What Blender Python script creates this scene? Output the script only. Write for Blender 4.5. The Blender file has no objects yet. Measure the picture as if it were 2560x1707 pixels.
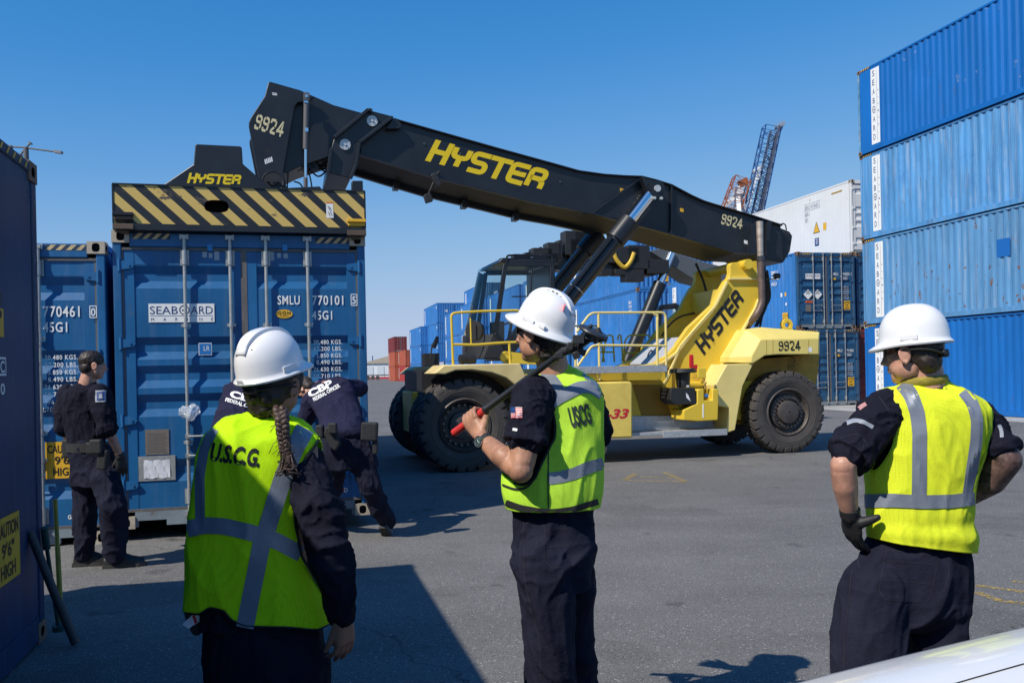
import bpy, bmesh, math, random
import numpy as np
from mathutils import Vector, Matrix, noise
random.seed(7); noise.seed_set(5); rng = np.random.default_rng(7)
SC = bpy.context.scene; COL = SC.collection; PI = math.pi
# ------------------------------------------------------------ camera, sky, sun, exposure
FPX, CYP, ROLL, CAMH, YAW = 2319.9, 926.24, 0.021, 1.575, 0.234
cam = bpy.data.cameras.new('camera'); camo = bpy.data.objects.new('camera', cam); COL.objects.link(camo)
cam.sensor_width = 36.0; cam.lens = 36.0 * FPX / 2560; cam.shift_y = (CYP - 853.5) / 2560
cam.clip_start = 0.05; cam.clip_end = 3000
camo.location = (0, 0, CAMH); camo.rotation_euler = (PI / 2, 0, 0)
camo.rotation_euler = (Matrix.Rotation(PI / 2, 3, 'X') @ Matrix.Rotation(-ROLL, 3, 'Z')).to_euler()
SC.camera = camo
SUN_DIR = Vector((2.07, 1.94, -2.92)).normalized()          # the way the light travels
SUN_EL = math.asin(-SUN_DIR.z)
world = bpy.data.worlds.new('World'); SC.world = world; world.use_nodes = True
nt = world.node_tree; bg = nt.nodes['Background']
sky = nt.nodes.new('ShaderNodeTexSky'); sky.sky_type = 'NISHITA'; sky.sun_disc = False
sky.sun_elevation = SUN_EL; sky.sun_rotation = math.atan2(-SUN_DIR.x, -SUN_DIR.y)
sky.air_density = 1.0; sky.dust_density = 0.1; sky.ozone_density = 2.0; sky.altitude = 0
SKY_K = 0.12
def _vm(op, v, src):
    n = nt.nodes.new('ShaderNodeVectorMath'); n.operation = op; nt.links.new(src, n.inputs[0]); n.inputs[1].default_value = (v, v, v); return n.outputs[0]
crv = nt.nodes.new('ShaderNodeRGBCurve'); mp_ = crv.mapping; mp_.use_clip = True
for ci, pts in enumerate((((0, 0), (.17, .046), (.238, .108), (.423, .285), (.78, .46), (1, .50)), ((0, 0), (.287, .245), (.386, .33), (.624, .49), (.93, .575), (1, .60)), ((0, 0), (.35, .50), (.491, .62), (.61, .70), (.815, .76), (1, .78)))):
    c = mp_.curves[ci]; c.points[0].location = pts[0]; c.points[1].location = pts[-1]
    for p in pts[1:-1]: c.points.new(*p)
mp_.update()      # deepen the zenith of the sky towards the clear spring blue
nt.links.new(_vm('MULTIPLY', SKY_K, sky.outputs[0]), crv.inputs[1])
nt.links.new(_vm('MULTIPLY', 1 / SKY_K, crv.outputs[0]), bg.inputs[0]); bg.inputs[1].default_value = SKY_K
sl = bpy.data.lights.new('sun', 'SUN'); sl.energy = 4.9; sl.angle = math.radians(0.53); sl.color = (1.0, 0.935, 0.83)
so = bpy.data.objects.new('sun', sl); COL.objects.link(so); so.rotation_euler = SUN_DIR.to_track_quat('-Z', 'Y').to_euler()
SC.view_settings.view_transform = 'Standard'; SC.view_settings.look = 'None'
SC.view_settings.exposure = 0.0; SC.view_settings.gamma = 1.0
SC.cycles.max_bounces = 6; SC.cycles.use_denoising = True

# ------------------------------------------------------------ where a point seen in the photo stands
def ray(px, py):
    a, b = px - 1280, py - CYP
    cr, sr = math.cos(ROLL), math.sin(ROLL)
    return Vector(((a * cr - b * sr) / FPX, 1.0, -(a * sr + b * cr) / FPX))
def P(px, py, Y):
    r = ray(px, py); return Vector((r.x * Y, Y, CAMH + r.z * Y))
def G(px, py, z=0.0):
    r = ray(px, py); t = (z - CAMH) / r.z; return Vector((r.x * t, t, z))
def on_plane(px, py, p0, n):
    r = ray(px, py); o = Vector((0, 0, CAMH)); t = (p0 - o).dot(n) / r.dot(n); return o + r * t
AX_U = Vector((-math.sin(YAW), math.cos(YAW), 0)); AX_V = Vector((math.cos(YAW), math.sin(YAW), 0))

# ------------------------------------------------------------ materials
MATS = {}
def srgb(r, g, b):
    f = lambda c: c / 12.92 if c <= 0.04045 else ((c + 0.055) / 1.055) ** 2.4
    return (f(r / 255), f(g / 255), f(b / 255))
def mat(name, col, rough=0.5, metal=0.0, var=0.0, vscale=3.0, bump=0.0, bscale=60.0, spec=0.5, streak=0.0, stain=None, stain_amt=0.0,
        stain_scale=2.0, stretch=(1, 1, 1), coat=0.0, rvar=0.0, trans=0.0, sss=0.0, bstretch=(1, 1, 1), bdist=0.01, grain=0.0, gscale=200.0):
    if name in MATS: return MATS[name]
    m = bpy.data.materials.new(name); m.use_nodes = True; MATS[name] = m
    t = m.node_tree; N = t.nodes; Lk = t.links.new; b = N['Principled BSDF']
    b.inputs['Roughness'].default_value = rough; b.inputs['Metallic'].default_value = metal
    b.inputs['Specular IOR Level'].default_value = spec; b.inputs['Coat Weight'].default_value = coat
    b.inputs['Transmission Weight'].default_value = trans; b.inputs['Subsurface Weight'].default_value = sss
    if sss: b.inputs['Subsurface Radius'].default_value = (0.012, 0.005, 0.003)
    b.inputs['Base Color'].default_value = (*col, 1)
    tc = N.new('ShaderNodeTexCoord'); oi = N.new('ShaderNodeObjectInfo')
    add = N.new('ShaderNodeVectorMath'); add.operation = 'MULTIPLY_ADD'
    Lk(oi.outputs['Random'], add.inputs[0]); add.inputs[1].default_value = (37, 53, 71); Lk(tc.outputs['Object'], add.inputs[2])
    def noi(scale, detail=4, rough_=0.6, st=(1, 1, 1), src=None):
        v = N.new('ShaderNodeVectorMath'); v.operation = 'MULTIPLY'; Lk(src or add.outputs[0], v.inputs[0]); v.inputs[1].default_value = st
        n = N.new('ShaderNodeTexNoise'); n.inputs['Scale'].default_value = scale; n.inputs['Detail'].default_value = detail
        n.inputs['Roughness'].default_value = rough_; Lk(v.outputs[0], n.inputs['Vector']); return n.outputs['Fac']
    def rng_(fac, a, b_, c, d):
        r = N.new('ShaderNodeMapRange'); r.inputs[1].default_value = a; r.inputs[2].default_value = b_
        r.inputs[3].default_value = c; r.inputs[4].default_value = d; Lk(fac, r.inputs[0]); return r.outputs[0]
    def mix(fac, a, b_):
        x = N.new('ShaderNodeMix'); x.data_type = 'RGBA'
        if hasattr(fac, 'links'): Lk(fac, x.inputs[0])
        else: x.inputs[0].default_value = fac
        for i, s in ((6, a), (7, b_)):
            if hasattr(s, 'links'): Lk(s, x.inputs[i])
            else: x.inputs[i].default_value = (*s, 1)
        return x.outputs[2]
    c = None
    if var:
        n = noi(vscale, 5, 0.65, stretch)
        dark = tuple(x * (1 - var) for x in col); lite = tuple(min(1, x * (1 + var * 0.8) + var * 0.012) for x in col)
        c = mix(rng_(n, 0.3, 0.7, 0, 1), dark, lite)
    if streak:
        n = noi(9.0, 4, 0.7, (1, 1, 0.06))
        c = mix(rng_(n, 0.52, 0.72, 0, streak), c or col, tuple(0.35 * x + 0.3 for x in col))
    if stain:
        n = noi(stain_scale, 8, 0.72); n2 = noi(stain_scale * 0.35, 2, 0.5)
        mu = N.new('ShaderNodeMath'); mu.operation = 'MULTIPLY'; Lk(rng_(n, 0.64 - 0.15 * stain_amt, 0.70, 0, 1), mu.inputs[0]); Lk(rng_(n2, 0.35, 0.62, 0, 1), mu.inputs[1])
        c = mix(mu.outputs[0], c or col, stain)
        Lk(rng_(mu.outputs[0], 0, 1, rough, 0.85), b.inputs['Roughness'])
    if grain:
        n = noi(gscale, 2, 0.6); gg = rng_(n, 0.3, 0.7, 1 - grain, 1 + grain)
        x = N.new('ShaderNodeVectorMath'); x.operation = 'SCALE'
        if c is None: x.inputs[0].default_value = col
        else: Lk(c, x.inputs[0])
        Lk(gg, x.inputs['Scale']); c = x.outputs[0]
    if c is not None: Lk(c, b.inputs['Base Color'])
    if rvar and not stain: Lk(rng_(noi(vscale * 2, 4), 0.3, 0.7, max(0.02, rough - rvar), rough + rvar), b.inputs['Roughness'])
    if bump:
        bp = N.new('ShaderNodeBump'); bp.inputs['Strength'].default_value = bump; bp.inputs['Distance'].default_value = bdist
        Lk(noi(bscale, 4, 0.6, bstretch), bp.inputs['Height']); Lk(bp.outputs[0], b.inputs['Normal'])
    return m

# ------------------------------------------------------------ mesh builder
class MB:
    def __init__(s): s.v = []; s.f = []; s.m = []; s.cm = 0
    def mat(s, i): s.cm = i; return s
    def add(s, vs, fs):
        o = len(s.v); s.v.extend([tuple(x) for x in vs])
        for f in fs: s.f.append(tuple(o + i for i in f)); s.m.append(s.cm)
        return s
    def box(s, c, sz, R=None):
        c = Vector(c); h = Vector(sz) / 2
        vs = [Vector((x * h.x, y * h.y, z * h.z)) for x in (-1, 1) for y in (-1, 1) for z in (-1, 1)]
        if R is not None: vs = [R @ v for v in vs]
        return s.add([v + c for v in vs], [(0, 1, 3, 2), (4, 6, 7, 5), (0, 4, 5, 1), (2, 3, 7, 6), (0, 2, 6, 4), (1, 5, 7, 3)])
    def box2(s, lo, hi): return s.box([(a + b) / 2 for a, b in zip(lo, hi)], [abs(b - a) for a, b in zip(lo, hi)])
    def bar(s, p0, p1, w, h=None, up=(0, 0, 1)):
        p0, p1 = Vector(p0), Vector(p1); d = (p1 - p0); L = d.length; d.normalize(); up = Vector(up)
        if abs(d.dot(up)) > 0.99: up = Vector((1, 0, 0))
        sx = d.cross(up).normalized(); uz = sx.cross(d).normalized()
        return s.box((p0 + p1) / 2, (w, L, h or w), Matrix((sx, d, uz)).transposed())
    def ring(s, c, a, b, ax, ay, n, e=2.0):
        out = []
        for i in range(n):
            t = 2 * PI * i / n; ct, st = math.cos(t), math.sin(t)
            x = math.copysign(abs(ct) ** (2 / e), ct); y = math.copysign(abs(st) ** (2 / e), st)
            out.append(Vector(c) + Vector(ax) * (a * x) + Vector(ay) * (b * y))
        return out
    def loft(s, rings, caps=True, closed=True):
        n = len(rings[0]); vs = [p for r in rings for p in r]; fs = []
        for k in range(len(rings) - 1):
            for i in range(n if closed else n - 1):
                j = (i + 1) % n; fs.append((k * n + i, k * n + j, (k + 1) * n + j, (k + 1) * n + i))
        if caps: fs.append(tuple(reversed(range(n)))); fs.append(tuple((len(rings) - 1) * n + i for i in range(n)))
        return s.add(vs, fs)
    def cyl(s, p0, p1, r0, r1=None, n=24, caps=True):
        return s.tube([p0, p1], [r0, r0 if r1 is None else r1], n, caps)
    def tube(s, pts, r, n=12, caps=True, flat=1.0, up=None):
        pts = [Vector(p) for p in pts]; rr = r if hasattr(r, '__len__') else [r] * len(pts); rings = []; prev = None
        for i, p in enumerate(pts):
            d = (pts[min(i + 1, len(pts) - 1)] - pts[max(i - 1, 0)]).normalized()
            if prev is None:
                a = Vector(up) if up is not None else (Vector((0, 0, 1)) if abs(d.z) < 0.9 else Vector((1, 0, 0)))
            else: a = prev
            y = (a - d * a.dot(d)).normalized(); x = d.cross(y) * -1; prev = y
            rings.append(s.ring(p, rr[i], rr[i] * flat, x, y, n))
        return s.loft(rings, caps)
    def prism(s, poly, ext, hole=None):
        poly = [Vector(p) for p in poly]; e = Vector(ext); n = len(poly)
        return s.add(poly + [p + e for p in poly], [tuple(range(n))[::-1], tuple(range(n, 2 * n))] + [(i, (i + 1) % n, n + (i + 1) % n, n + i) for i in range(n)])
    def quad(s, a, b, c, d): return s.add([a, b, c, d], [(0, 1, 2, 3)])
    def lathe(s, prof, c, ax, up, n=48, caps=False):
        ax = Vector(ax).normalized(); x = Vector(up); x = (x - ax * x.dot(ax)).normalized(); y = ax.cross(x); c = Vector(c)
        rings = [[c + ax * h + (x * math.cos(2 * PI * i / n) + y * math.sin(2 * PI * i / n)) * r for i in range(n)] for r, h in prof]
        return s.loft(rings, caps)
    def build(s, name, mats, parent=None, smooth=30, bevel=0.0, seg=2, flip=True):
        me = bpy.data.meshes.new(name); me.from_pydata(s.v, [], s.f)
        mats = mats if isinstance(mats, (list, tuple)) else [mats]
        for m in mats: me.materials.append(m)
        if len(mats) > 1: me.polygons.foreach_set('material_index', np.array(s.m, dtype=np.int32))
        return link(name, me, parent, smooth, bevel, seg, flip)
def link(name, me, parent=None, smooth=30, bevel=0.0, seg=2, flip=True):
    if flip:
        bm = bmesh.new(); bm.from_mesh(me); bmesh.ops.recalc_face_normals(bm, faces=bm.faces); bm.to_mesh(me); bm.free()
    if smooth:
        me.shade_smooth()
        if smooth < 180: me.set_sharp_from_angle(angle=math.radians(smooth))
    o = bpy.data.objects.new(name, me); COL.objects.link(o); o.parent = parent
    if bevel:
        b = o.modifiers.new('bevel', 'BEVEL'); b.width = bevel; b.segments = seg; b.limit_method = 'ANGLE'; b.angle_limit = math.radians(35)
        b.harden_normals = False
    return o
def thing(name, label, cat, loc=(0, 0, 0), rotz=0.0, group=None):
    o = bpy.data.objects.new(name, None); COL.objects.link(o); o.location = loc; o.rotation_euler = (0, 0, rotz); o.empty_display_size = 0.3
    return tag(o, label, cat, group)
def tag(o, label, cat, group=None):
    o['label'] = label; o['category'] = cat
    if group: o['group'] = group
    return o
def kind(o, k): o['kind'] = k; return o
def fillet(pts, r, n=5):
    out = []; pts = [Vector(p) for p in pts]
    for i, p in enumerate(pts):
        if i in (0, len(pts) - 1): out.append(p); continue
        a = (pts[i - 1] - p); b = (pts[i + 1] - p); q = min(r, a.length * .45, b.length * .45)
        a = p + a.normalized() * q; b = p + b.normalized() * q
        for k in range(n + 1):
            t = k / n; out.append(a * (1 - t) ** 2 + p * 2 * t * (1 - t) + b * t * t)
    return out

# ------------------------------------------------------------ lettering: flat meshes cut from the built-in face, or drawn letters
_tc = {}
def text_geo(s, h, bold=0.0, shear=0.0, spacing=1.0, res=3):
    key = (s, bold, shear, spacing)
    if key not in _tc:
        cu = bpy.data.curves.new('t', 'FONT'); cu.body = s; cu.size = 1.0; cu.offset = bold; cu.shear = shear; cu.space_character = spacing; cu.resolution_u = res
        o = bpy.data.objects.new('t', cu); COL.objects.link(o); bpy.context.view_layer.update()
        me = o.evaluated_get(bpy.context.evaluated_depsgraph_get()).to_mesh()
        vs = [tuple(v.co) for v in me.vertices]; fs = [tuple(p.vertices) for p in me.polygons]
        bpy.data.objects.remove(o); bpy.data.curves.remove(cu)
        cap = 0.73
        _tc[key] = ([(x / cap, y / cap) for x, y, z in vs], fs)
    vs, fs = _tc[key]
    return [(x * h, y * h) for x, y in vs], fs
def put_text(mb, s, o, ex, ey, h, bold=0.0, shear=0.0, spacing=1.0, width=None, center=False, sx=1.0, fn=None):
    """lay the string s with its lower left corner at o; ex, ey unit vectors along and up the line"""
    vs, fs = text_geo(s, h, bold, shear, spacing)
    if not vs: return
    x0 = min(v[0] for v in vs); x1 = max(v[0] for v in vs)
    k = (width / (x1 - x0)) if width else sx
    o, ex, ey = Vector(o), Vector(ex), Vector(ey); off = -(x0 + x1) / 2 if center else -x0
    mb.add([o + ex * ((x + off) * k) + ey * y for x, y in vs] if fn is None else [fn((x + off) * k, y) for x, y in vs], fs)
def text_w(s, h, **k):
    vs, _ = text_geo(s, h, **k); return max(v[0] for v in vs) - min(v[0] for v in vs)
# squared, slanted capitals with rounded corners drawn as strokes on a 4 x 5 grid
GLY = {'H': [[(0, 0), (0, 5)], [(3.6, 0), (3.6, 5)], [(0, 2.5), (3.6, 2.5)]],
       'Y': [[(0, 5), (0, 2.5), (3.6, 2.5), (3.6, 5)], [(1.8, 2.5), (1.8, 0)]],
       'S': [[(3.8, 5), (0, 5), (0, 2.5), (3.6, 2.5), (3.6, 0), (-0.2, 0)]],
       'T': [[(-.3, 5), (3.9, 5)], [(1.8, 5), (1.8, 0)]],
       'E': [[(3.8, 5), (0, 5), (0, 0), (3.6, 0)], [(0, 2.5), (3.5, 2.5)]],
       'R': [[(0, 0), (0, 5), (3.6, 5), (3.6, 2.5), (0.2, 2.5)], [(2.2, 2.5), (3.6, 1.9), (3.6, 0)]],
       '9': [[(3.4, 2.6), (0, 2.6), (0, 5), (3.4, 5), (3.4, 0), (0.1, 0), (0.1, .7)]],
       '2': [[(0, 4.2), (0, 5), (3.4, 5), (3.4, 2.9), (0.1, 0.1), (3.6, 0)]],
       '4': [[(4.0, 1.4), (0, 1.4)], [(0.05, 1.3), (2.5, 5)], [(2.9, 5), (2.9, 0)]]}
def drawn(mb, s, o, ex, ey, h, w=0.95, slant=0.25, adv=5.1, rad=1.1, sx=1.0, gaps=False):
    """heavy drawn capitals: each stroke a ribbon of width w (grid units)"""
    o, ex, ey = Vector(o), Vector(ex), Vector(ey); u = h / (5 + w); nz = ex.cross(ey).normalized() * .0007; ns = 0
    for i, ch in enumerate(s):
        for st in GLY[ch]:
            pts = fillet([(x, y, 0) for x, y in st], rad, 4) if len(st) > 2 else [Vector((x, y, 0)) for x, y in st]
            L = []; R = []
            for k, p in enumerate(pts):
                d = (pts[min(k + 1, len(pts) - 1)] - pts[max(k - 1, 0)]).normalized(); n = Vector((-d.y, d.x, 0)) * w / 2
                e = (-d * w / 2 if k == 0 else d * w / 2 if k == len(pts) - 1 else Vector((0, 0, 0)))
                if ch in 'RSEY' and k in (0, len(pts) - 1): e = e * (0.2 if ch != 'E' else .6)
                L.append(p + n + e); R.append(p - n + e)
            ns = (ns + 1) % 6; f = lambda q: o + nz * ns + ex * ((q.x + (q.y * slant) + i * adv + w / 2) * u * sx) + ey * ((q.y + w / 2) * u)
            m = len(L); vs = [f(q) for q in L] + [f(q) for q in R]; fs = [(k, k + 1, m + k + 1, m + k) for k in range(m - 1)]
            if gaps and m > 8: fs = [q for k, q in enumerate(fs) if k not in (m // 3, 2 * m // 3)]
            mb.add(vs, fs)
# ------------------------------------------------------------ ground
def asphalt():
    m = mat('asphalt', (0.160, 0.155, 0.148), 0.88, var=0.16, vscale=0.6, bump=0.35, bscale=140, spec=0.3, grain=0.2, gscale=95, bdist=0.006)
    t = m.node_tree; N = t.nodes; Lk = t.links.new; b = N['Principled BSDF']
    src = b.inputs['Base Color'].links[0].from_socket
    tc = N.new('ShaderNodeTexCoord')
    def chips(scale, thr, colr, src, seed):
        v = N.new('ShaderNodeTexVoronoi'); v.inputs['Scale'].default_value = scale; Lk(tc.outputs['Object'], v.inputs['Vector'])
        sp = N.new('ShaderNodeSeparateColor'); Lk(v.outputs['Color'], sp.inputs[0])
        a = N.new('ShaderNodeMath'); a.operation = 'GREATER_THAN'; Lk(sp.outputs[seed], a.inputs[0]); a.inputs[1].default_value = thr
        d = N.new('ShaderNodeMath'); d.operation = 'LESS_THAN'; Lk(v.outputs['Distance'], d.inputs[0]); d.inputs[1].default_value = 0.42
        q = N.new('ShaderNodeMath'); q.operation = 'MULTIPLY'; Lk(a.outputs[0], q.inputs[0]); Lk(d.outputs[0], q.inputs[1])
        x = N.new('ShaderNodeMix'); x.data_type = 'RGBA'; Lk(q.outputs[0], x.inputs[0]); Lk(src, x.inputs[6]); x.inputs[7].default_value = (*colr, 1); return x.outputs[2]
    s = chips(110, 0.85, (0.26, 0.25, 0.24), src, 0); s = chips(75, 0.94, (0.40, 0.38, 0.36), s, 1); s = chips(120, 0.82, (0.05, 0.05, 0.052), s, 2)
    # tyre scuffs, oil and old patches
    n = N.new('ShaderNodeTexNoise'); n.inputs['Scale'].default_value = 0.35; n.inputs['Detail'].default_value = 7; n.inputs['Roughness'].default_value = 0.7
    mp = N.new('ShaderNodeMapping'); mp.inputs['Rotation'].default_value = (0, 0, 0.5); mp.inputs['Scale'].default_value = (1, 2.6, 1); Lk(tc.outputs['Object'], mp.inputs[0]); Lk(mp.outputs[0], n.inputs['Vector'])
    r = N.new('ShaderNodeMapRange'); Lk(n.outputs['Fac'], r.inputs[0]); r.inputs[1].default_value = 0.35; r.inputs[2].default_value = 0.68; r.inputs[3].default_value = 0.86; r.inputs[4].default_value = 1.07
    # hairline cracks, oil drips and darker patches
    wv = N.new('ShaderNodeTexNoise'); wv.inputs['Scale'].default_value = 1.3; wv.inputs['Detail'].default_value = 5; Lk(tc.outputs['Object'], wv.inputs['Vector'])
    ad = N.new('ShaderNodeVectorMath'); ad.operation = 'MULTIPLY_ADD'; Lk(wv.outputs['Color'], ad.inputs[0]); ad.inputs[1].default_value = (1.1, 1.1, 0); Lk(tc.outputs['Object'], ad.inputs[2])
    vo = N.new('ShaderNodeTexVoronoi'); vo.feature = 'DISTANCE_TO_EDGE'; vo.inputs['Scale'].default_value = 0.16; Lk(ad.outputs[0], vo.inputs['Vector'])
    def band(src, a, b_, c, d):
        q = N.new('ShaderNodeMapRange'); Lk(src, q.inputs[0]); q.inputs[1].default_value = a; q.inputs[2].default_value = b_; q.inputs[3].default_value = c; q.inputs[4].default_value = d; return q.outputs[0]
    def mul(vec, f):
        q = N.new('ShaderNodeVectorMath'); q.operation = 'SCALE'; Lk(vec, q.inputs[0]); Lk(f, q.inputs['Scale']); return q.outputs[0]
    s = mul(s, band(vo.outputs['Distance'], .0, .0022, .45, 1.0))
    for sc_, a, b_, lo in ((2.3, .66, .72, .62), (0.55, .58, .60, .86), (7.0, .735, .76, .5)):
        q = N.new('ShaderNodeTexNoise'); q.inputs['Scale'].default_value = sc_; q.inputs['Detail'].default_value = 3; Lk(tc.outputs['Object'], q.inputs['Vector']); s = mul(s, band(q.outputs['Fac'], a, b_, 1.0, lo))
    sc = N.new('ShaderNodeVectorMath'); sc.operation = 'SCALE'; Lk(s, sc.inputs[0]); Lk(r.outputs[0], sc.inputs['Scale']); Lk(sc.outputs[0], b.inputs['Base Color'])
    return m
g = MB(); S = 700
g.quad((-S, -60, 0), (S, -60, 0), (S, 1200, 0), (-S, 1200, 0))
kind(g.build('ground', asphalt(), smooth=0), 'structure')
concrete = mat('concrete', (0.36, 0.35, 0.33), 0.9, var=0.2, vscale=0.8, grain=0.15, gscale=60, bump=0.2, bscale=80)
g = MB()   # the lighter concrete strip the stacks stand on
for (a, b_) in (((8.2, 33.2), (60, 46.0)),):
    p = [Vector((8.2, 0, .004)), ] 
c0 = Vector((12.149, 32.05, 0)) - AX_V * 4.6 + AX_U * 2.3
q = [c0 - AX_U * 30 + AX_V * 3.2, c0 + AX_V * 40 - AX_U * 30, c0 + AX_V * 40 + AX_U * 70, c0 + AX_U * 70]
g.quad(*[(p.x, p.y, 0.004) for p in (c0 - AX_U * 1.2, c0 + AX_V * 40 - AX_U * 1.2, c0 + AX_V * 40 + AX_U * 70, c0 + AX_U * 70)])
g.quad(*[(p.x, p.y, 0.004) for p in (c0 + AX_V * 3.3 - AX_U * 30, c0 + AX_V * 40 - AX_U * 30, c0 + AX_V * 40 - AX_U * 1.2, c0 + AX_V * 3.3 - AX_U * 1.2)])
kind(g.build('apron', concrete, smooth=0), 'structure')
# worn yellow survey marks sprayed on the asphalt
ypaint = mat('worn_yellow_paint', (0.50, 0.34, 0.07), 0.85, var=0.35, vscale=9)
def worn(m, thr=0.5, sc=38):
    t = m.node_tree; N = t.nodes; Lk = t.links.new; b = N['Principled BSDF']
    tc = N.new('ShaderNodeTexCoord'); n = N.new('ShaderNodeTexNoise'); n.inputs['Scale'].default_value = sc; n.inputs['Detail'].default_value = 6; n.inputs['Roughness'].default_value = .75
    Lk(tc.outputs['Object'], n.inputs['Vector']); r = N.new('ShaderNodeMapRange'); Lk(n.outputs['Fac'], r.inputs[0])
    r.inputs[1].default_value = thr - .03; r.inputs[2].default_value = thr + .05; Lk(r.outputs[0], b.inputs['Alpha'])
worn(ypaint, 0.515, 55)
def ground_mark(lines, w):
    g = MB()
    for a, b_ in lines:
        a, b_ = G(*a, 0.004), G(*b_, 0.004); d = (b_ - a).normalized(); n = Vector((-d.y, d.x, 0)) * w / 2
        g.quad(a - n, b_ - n, b_ + n, a + n)
    kind(g.build('road_marking', ypaint, smooth=0), 'structure')
ground_mark([((1560, 1200), (1716, 1204)), ((1716, 1204), (1660, 1180)), ((1560, 1200), (1590, 1183)), ((1600, 1192), (1680, 1195))], 0.09)
ground_mark([((2440, 1462), (2560, 1478)), ((2440, 1478), (2500, 1500)), ((2500, 1500), (2600, 1512)), ((2530, 1452), (2600, 1458))], 0.07)
ground_mark([((700, 1030), (1010, 1031))], 0.1)

# ------------------------------------------------------------ containers
CW, CH, CL = 2.438, 2.896, 12.192
rust = (0.10, 0.035, 0.014)
M_ = {}
M_['clean'] = mat('blue_paint_fresh', (0.002, 0.125, 0.43), 0.42, var=0.17, vscale=0.7, stretch=(1, 1.5, .4), stain=(0.25, 0.30, 0.38), stain_amt=0.0, stain_scale=1.6)
M_['faded'] = mat('blue_paint_faded', (0.075, 0.27, 0.55), 0.62, var=0.32, vscale=0.9, stretch=(1, 2.5, 0.4), streak=0.7, stain=(0.02, 0.13, 0.42), stain_amt=0.5, stain_scale=0.8)
M_['rusty'] = mat('blue_paint_rusting', (0.085, 0.25, 0.47), 0.62, var=0.22, vscale=0.9, stretch=(1, 2, 0.4), streak=0.55, stain=(0.17, 0.085, 0.045), stain_amt=0.32, stain_scale=2.2)
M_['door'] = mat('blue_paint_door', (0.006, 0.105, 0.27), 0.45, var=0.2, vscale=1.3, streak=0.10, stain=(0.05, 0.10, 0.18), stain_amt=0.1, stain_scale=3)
M_['shade'] = mat('blue_paint_in_shade', (0.0015, 0.030, 0.10), 0.45, var=0.25, vscale=1.3, streak=0.10, stain=(0.03, 0.06, 0.10), stain_amt=0.1, stain_scale=3)  # blue darkened so that the near container's shade sits in its colour
M_['mid'] = mat('blue_paint_weathered', (0.02, 0.16, 0.46), 0.5, var=0.22, vscale=0.5, streak=0.25, stain=(0.12, 0.10, 0.10), stain_amt=0.05, stain_scale=1.2)
M_['dull'] = mat('blue_paint_dull', (0.012, 0.075, 0.17), 0.5, var=0.25, vscale=1.3, streak=0.18, stain=rust, stain_amt=0.1, stain_scale=3)
M_['red'] = mat('maroon_paint', (0.16, 0.018, 0.02), 0.6, var=0.2, vscale=0.5)
M_['orange'] = mat('red_oxide_paint', (0.36, 0.075, 0.035), 0.65, var=0.2, vscale=0.5, streak=0.15)
M_['crimson'] = mat('faded_red_paint', (0.34, 0.03, 0.03), 0.65, var=0.2, vscale=0.5)
M_['white'] = mat('reefer_white', (0.70, 0.69, 0.66), 0.5, var=0.05, vscale=0.6, streak=0.05, stain=(0.5, 0.47, 0.42), stain_scale=1.5)
M_['grey'] = mat('lilac_grey_paint', (0.42, 0.42, 0.50), 0.6, var=0.1)
m_cast = mat('casting_rusty', (0.20, 0.12, 0.075), 0.75, var=0.3, vscale=9, stain=(0.42, 0.36, 0.28), stain_amt=0.6, stain_scale=7)
m_castw = mat('casting_worn_paint', (0.42, 0.36, 0.28), 0.7, var=0.2, vscale=9, stain=(0.16, 0.07, 0.03), stain_amt=0.45, stain_scale=9)
m_black = mat('hole_black', (0.006, 0.006, 0.006), 0.9)
m_seal = mat('door_gasket', (0.13, 0.12, 0.115), 0.6, var=0.2, vscale=8)
m_galv = mat('galvanised_bar', (0.42, 0.43, 0.42), 0.45, metal=0.55, var=0.18, vscale=14)
m_sill = mat('sill_grey_blue', (0.19, 0.23, 0.26), 0.6, var=0.2, vscale=4, stain=rust, stain_amt=0.1, stain_scale=6)
m_wht = mat('decal_white', (0.80, 0.80, 0.78), 0.5, var=0.05, vscale=20)
m_navy = mat('decal_navy', (0.012, 0.045, 0.16), 0.5)
m_yel = mat('decal_yellow', (0.72, 0.40, 0.02), 0.5, var=0.15, vscale=12)
m_blk = mat('decal_black', (0.012, 0.012, 0.013), 0.5)
m_red = mat('decal_red', (0.55, 0.02, 0.03), 0.5)
m_lblue = mat('decal_blue', (0.02, 0.16, 0.45), 0.4)
m_plate = mat('csc_plate_brown', (0.22, 0.19, 0.16), 0.5, metal=0.3, var=0.15, vscale=30)
PRO = {}
def part(name, key, fn, mats, parent, loc=None, rotz=0, bevel=0.0, smooth=30):
    """an object sharing the mesh of its kind"""
    k = (key, tuple(m.name for m in (mats if isinstance(mats, (list, tuple)) else [mats])))
    if k not in PRO:
        b = MB(); fn(b); o = b.build(name, mats, parent, smooth=smooth, bevel=bevel); PRO[k] = o
    else:
        o = PRO[k].copy(); COL.objects.link(o); o.parent = parent; o.name = name
    if loc is not None: o.location = loc
    if rotz: o.rotation_euler = (0, 0, rotz)
    return o
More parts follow.
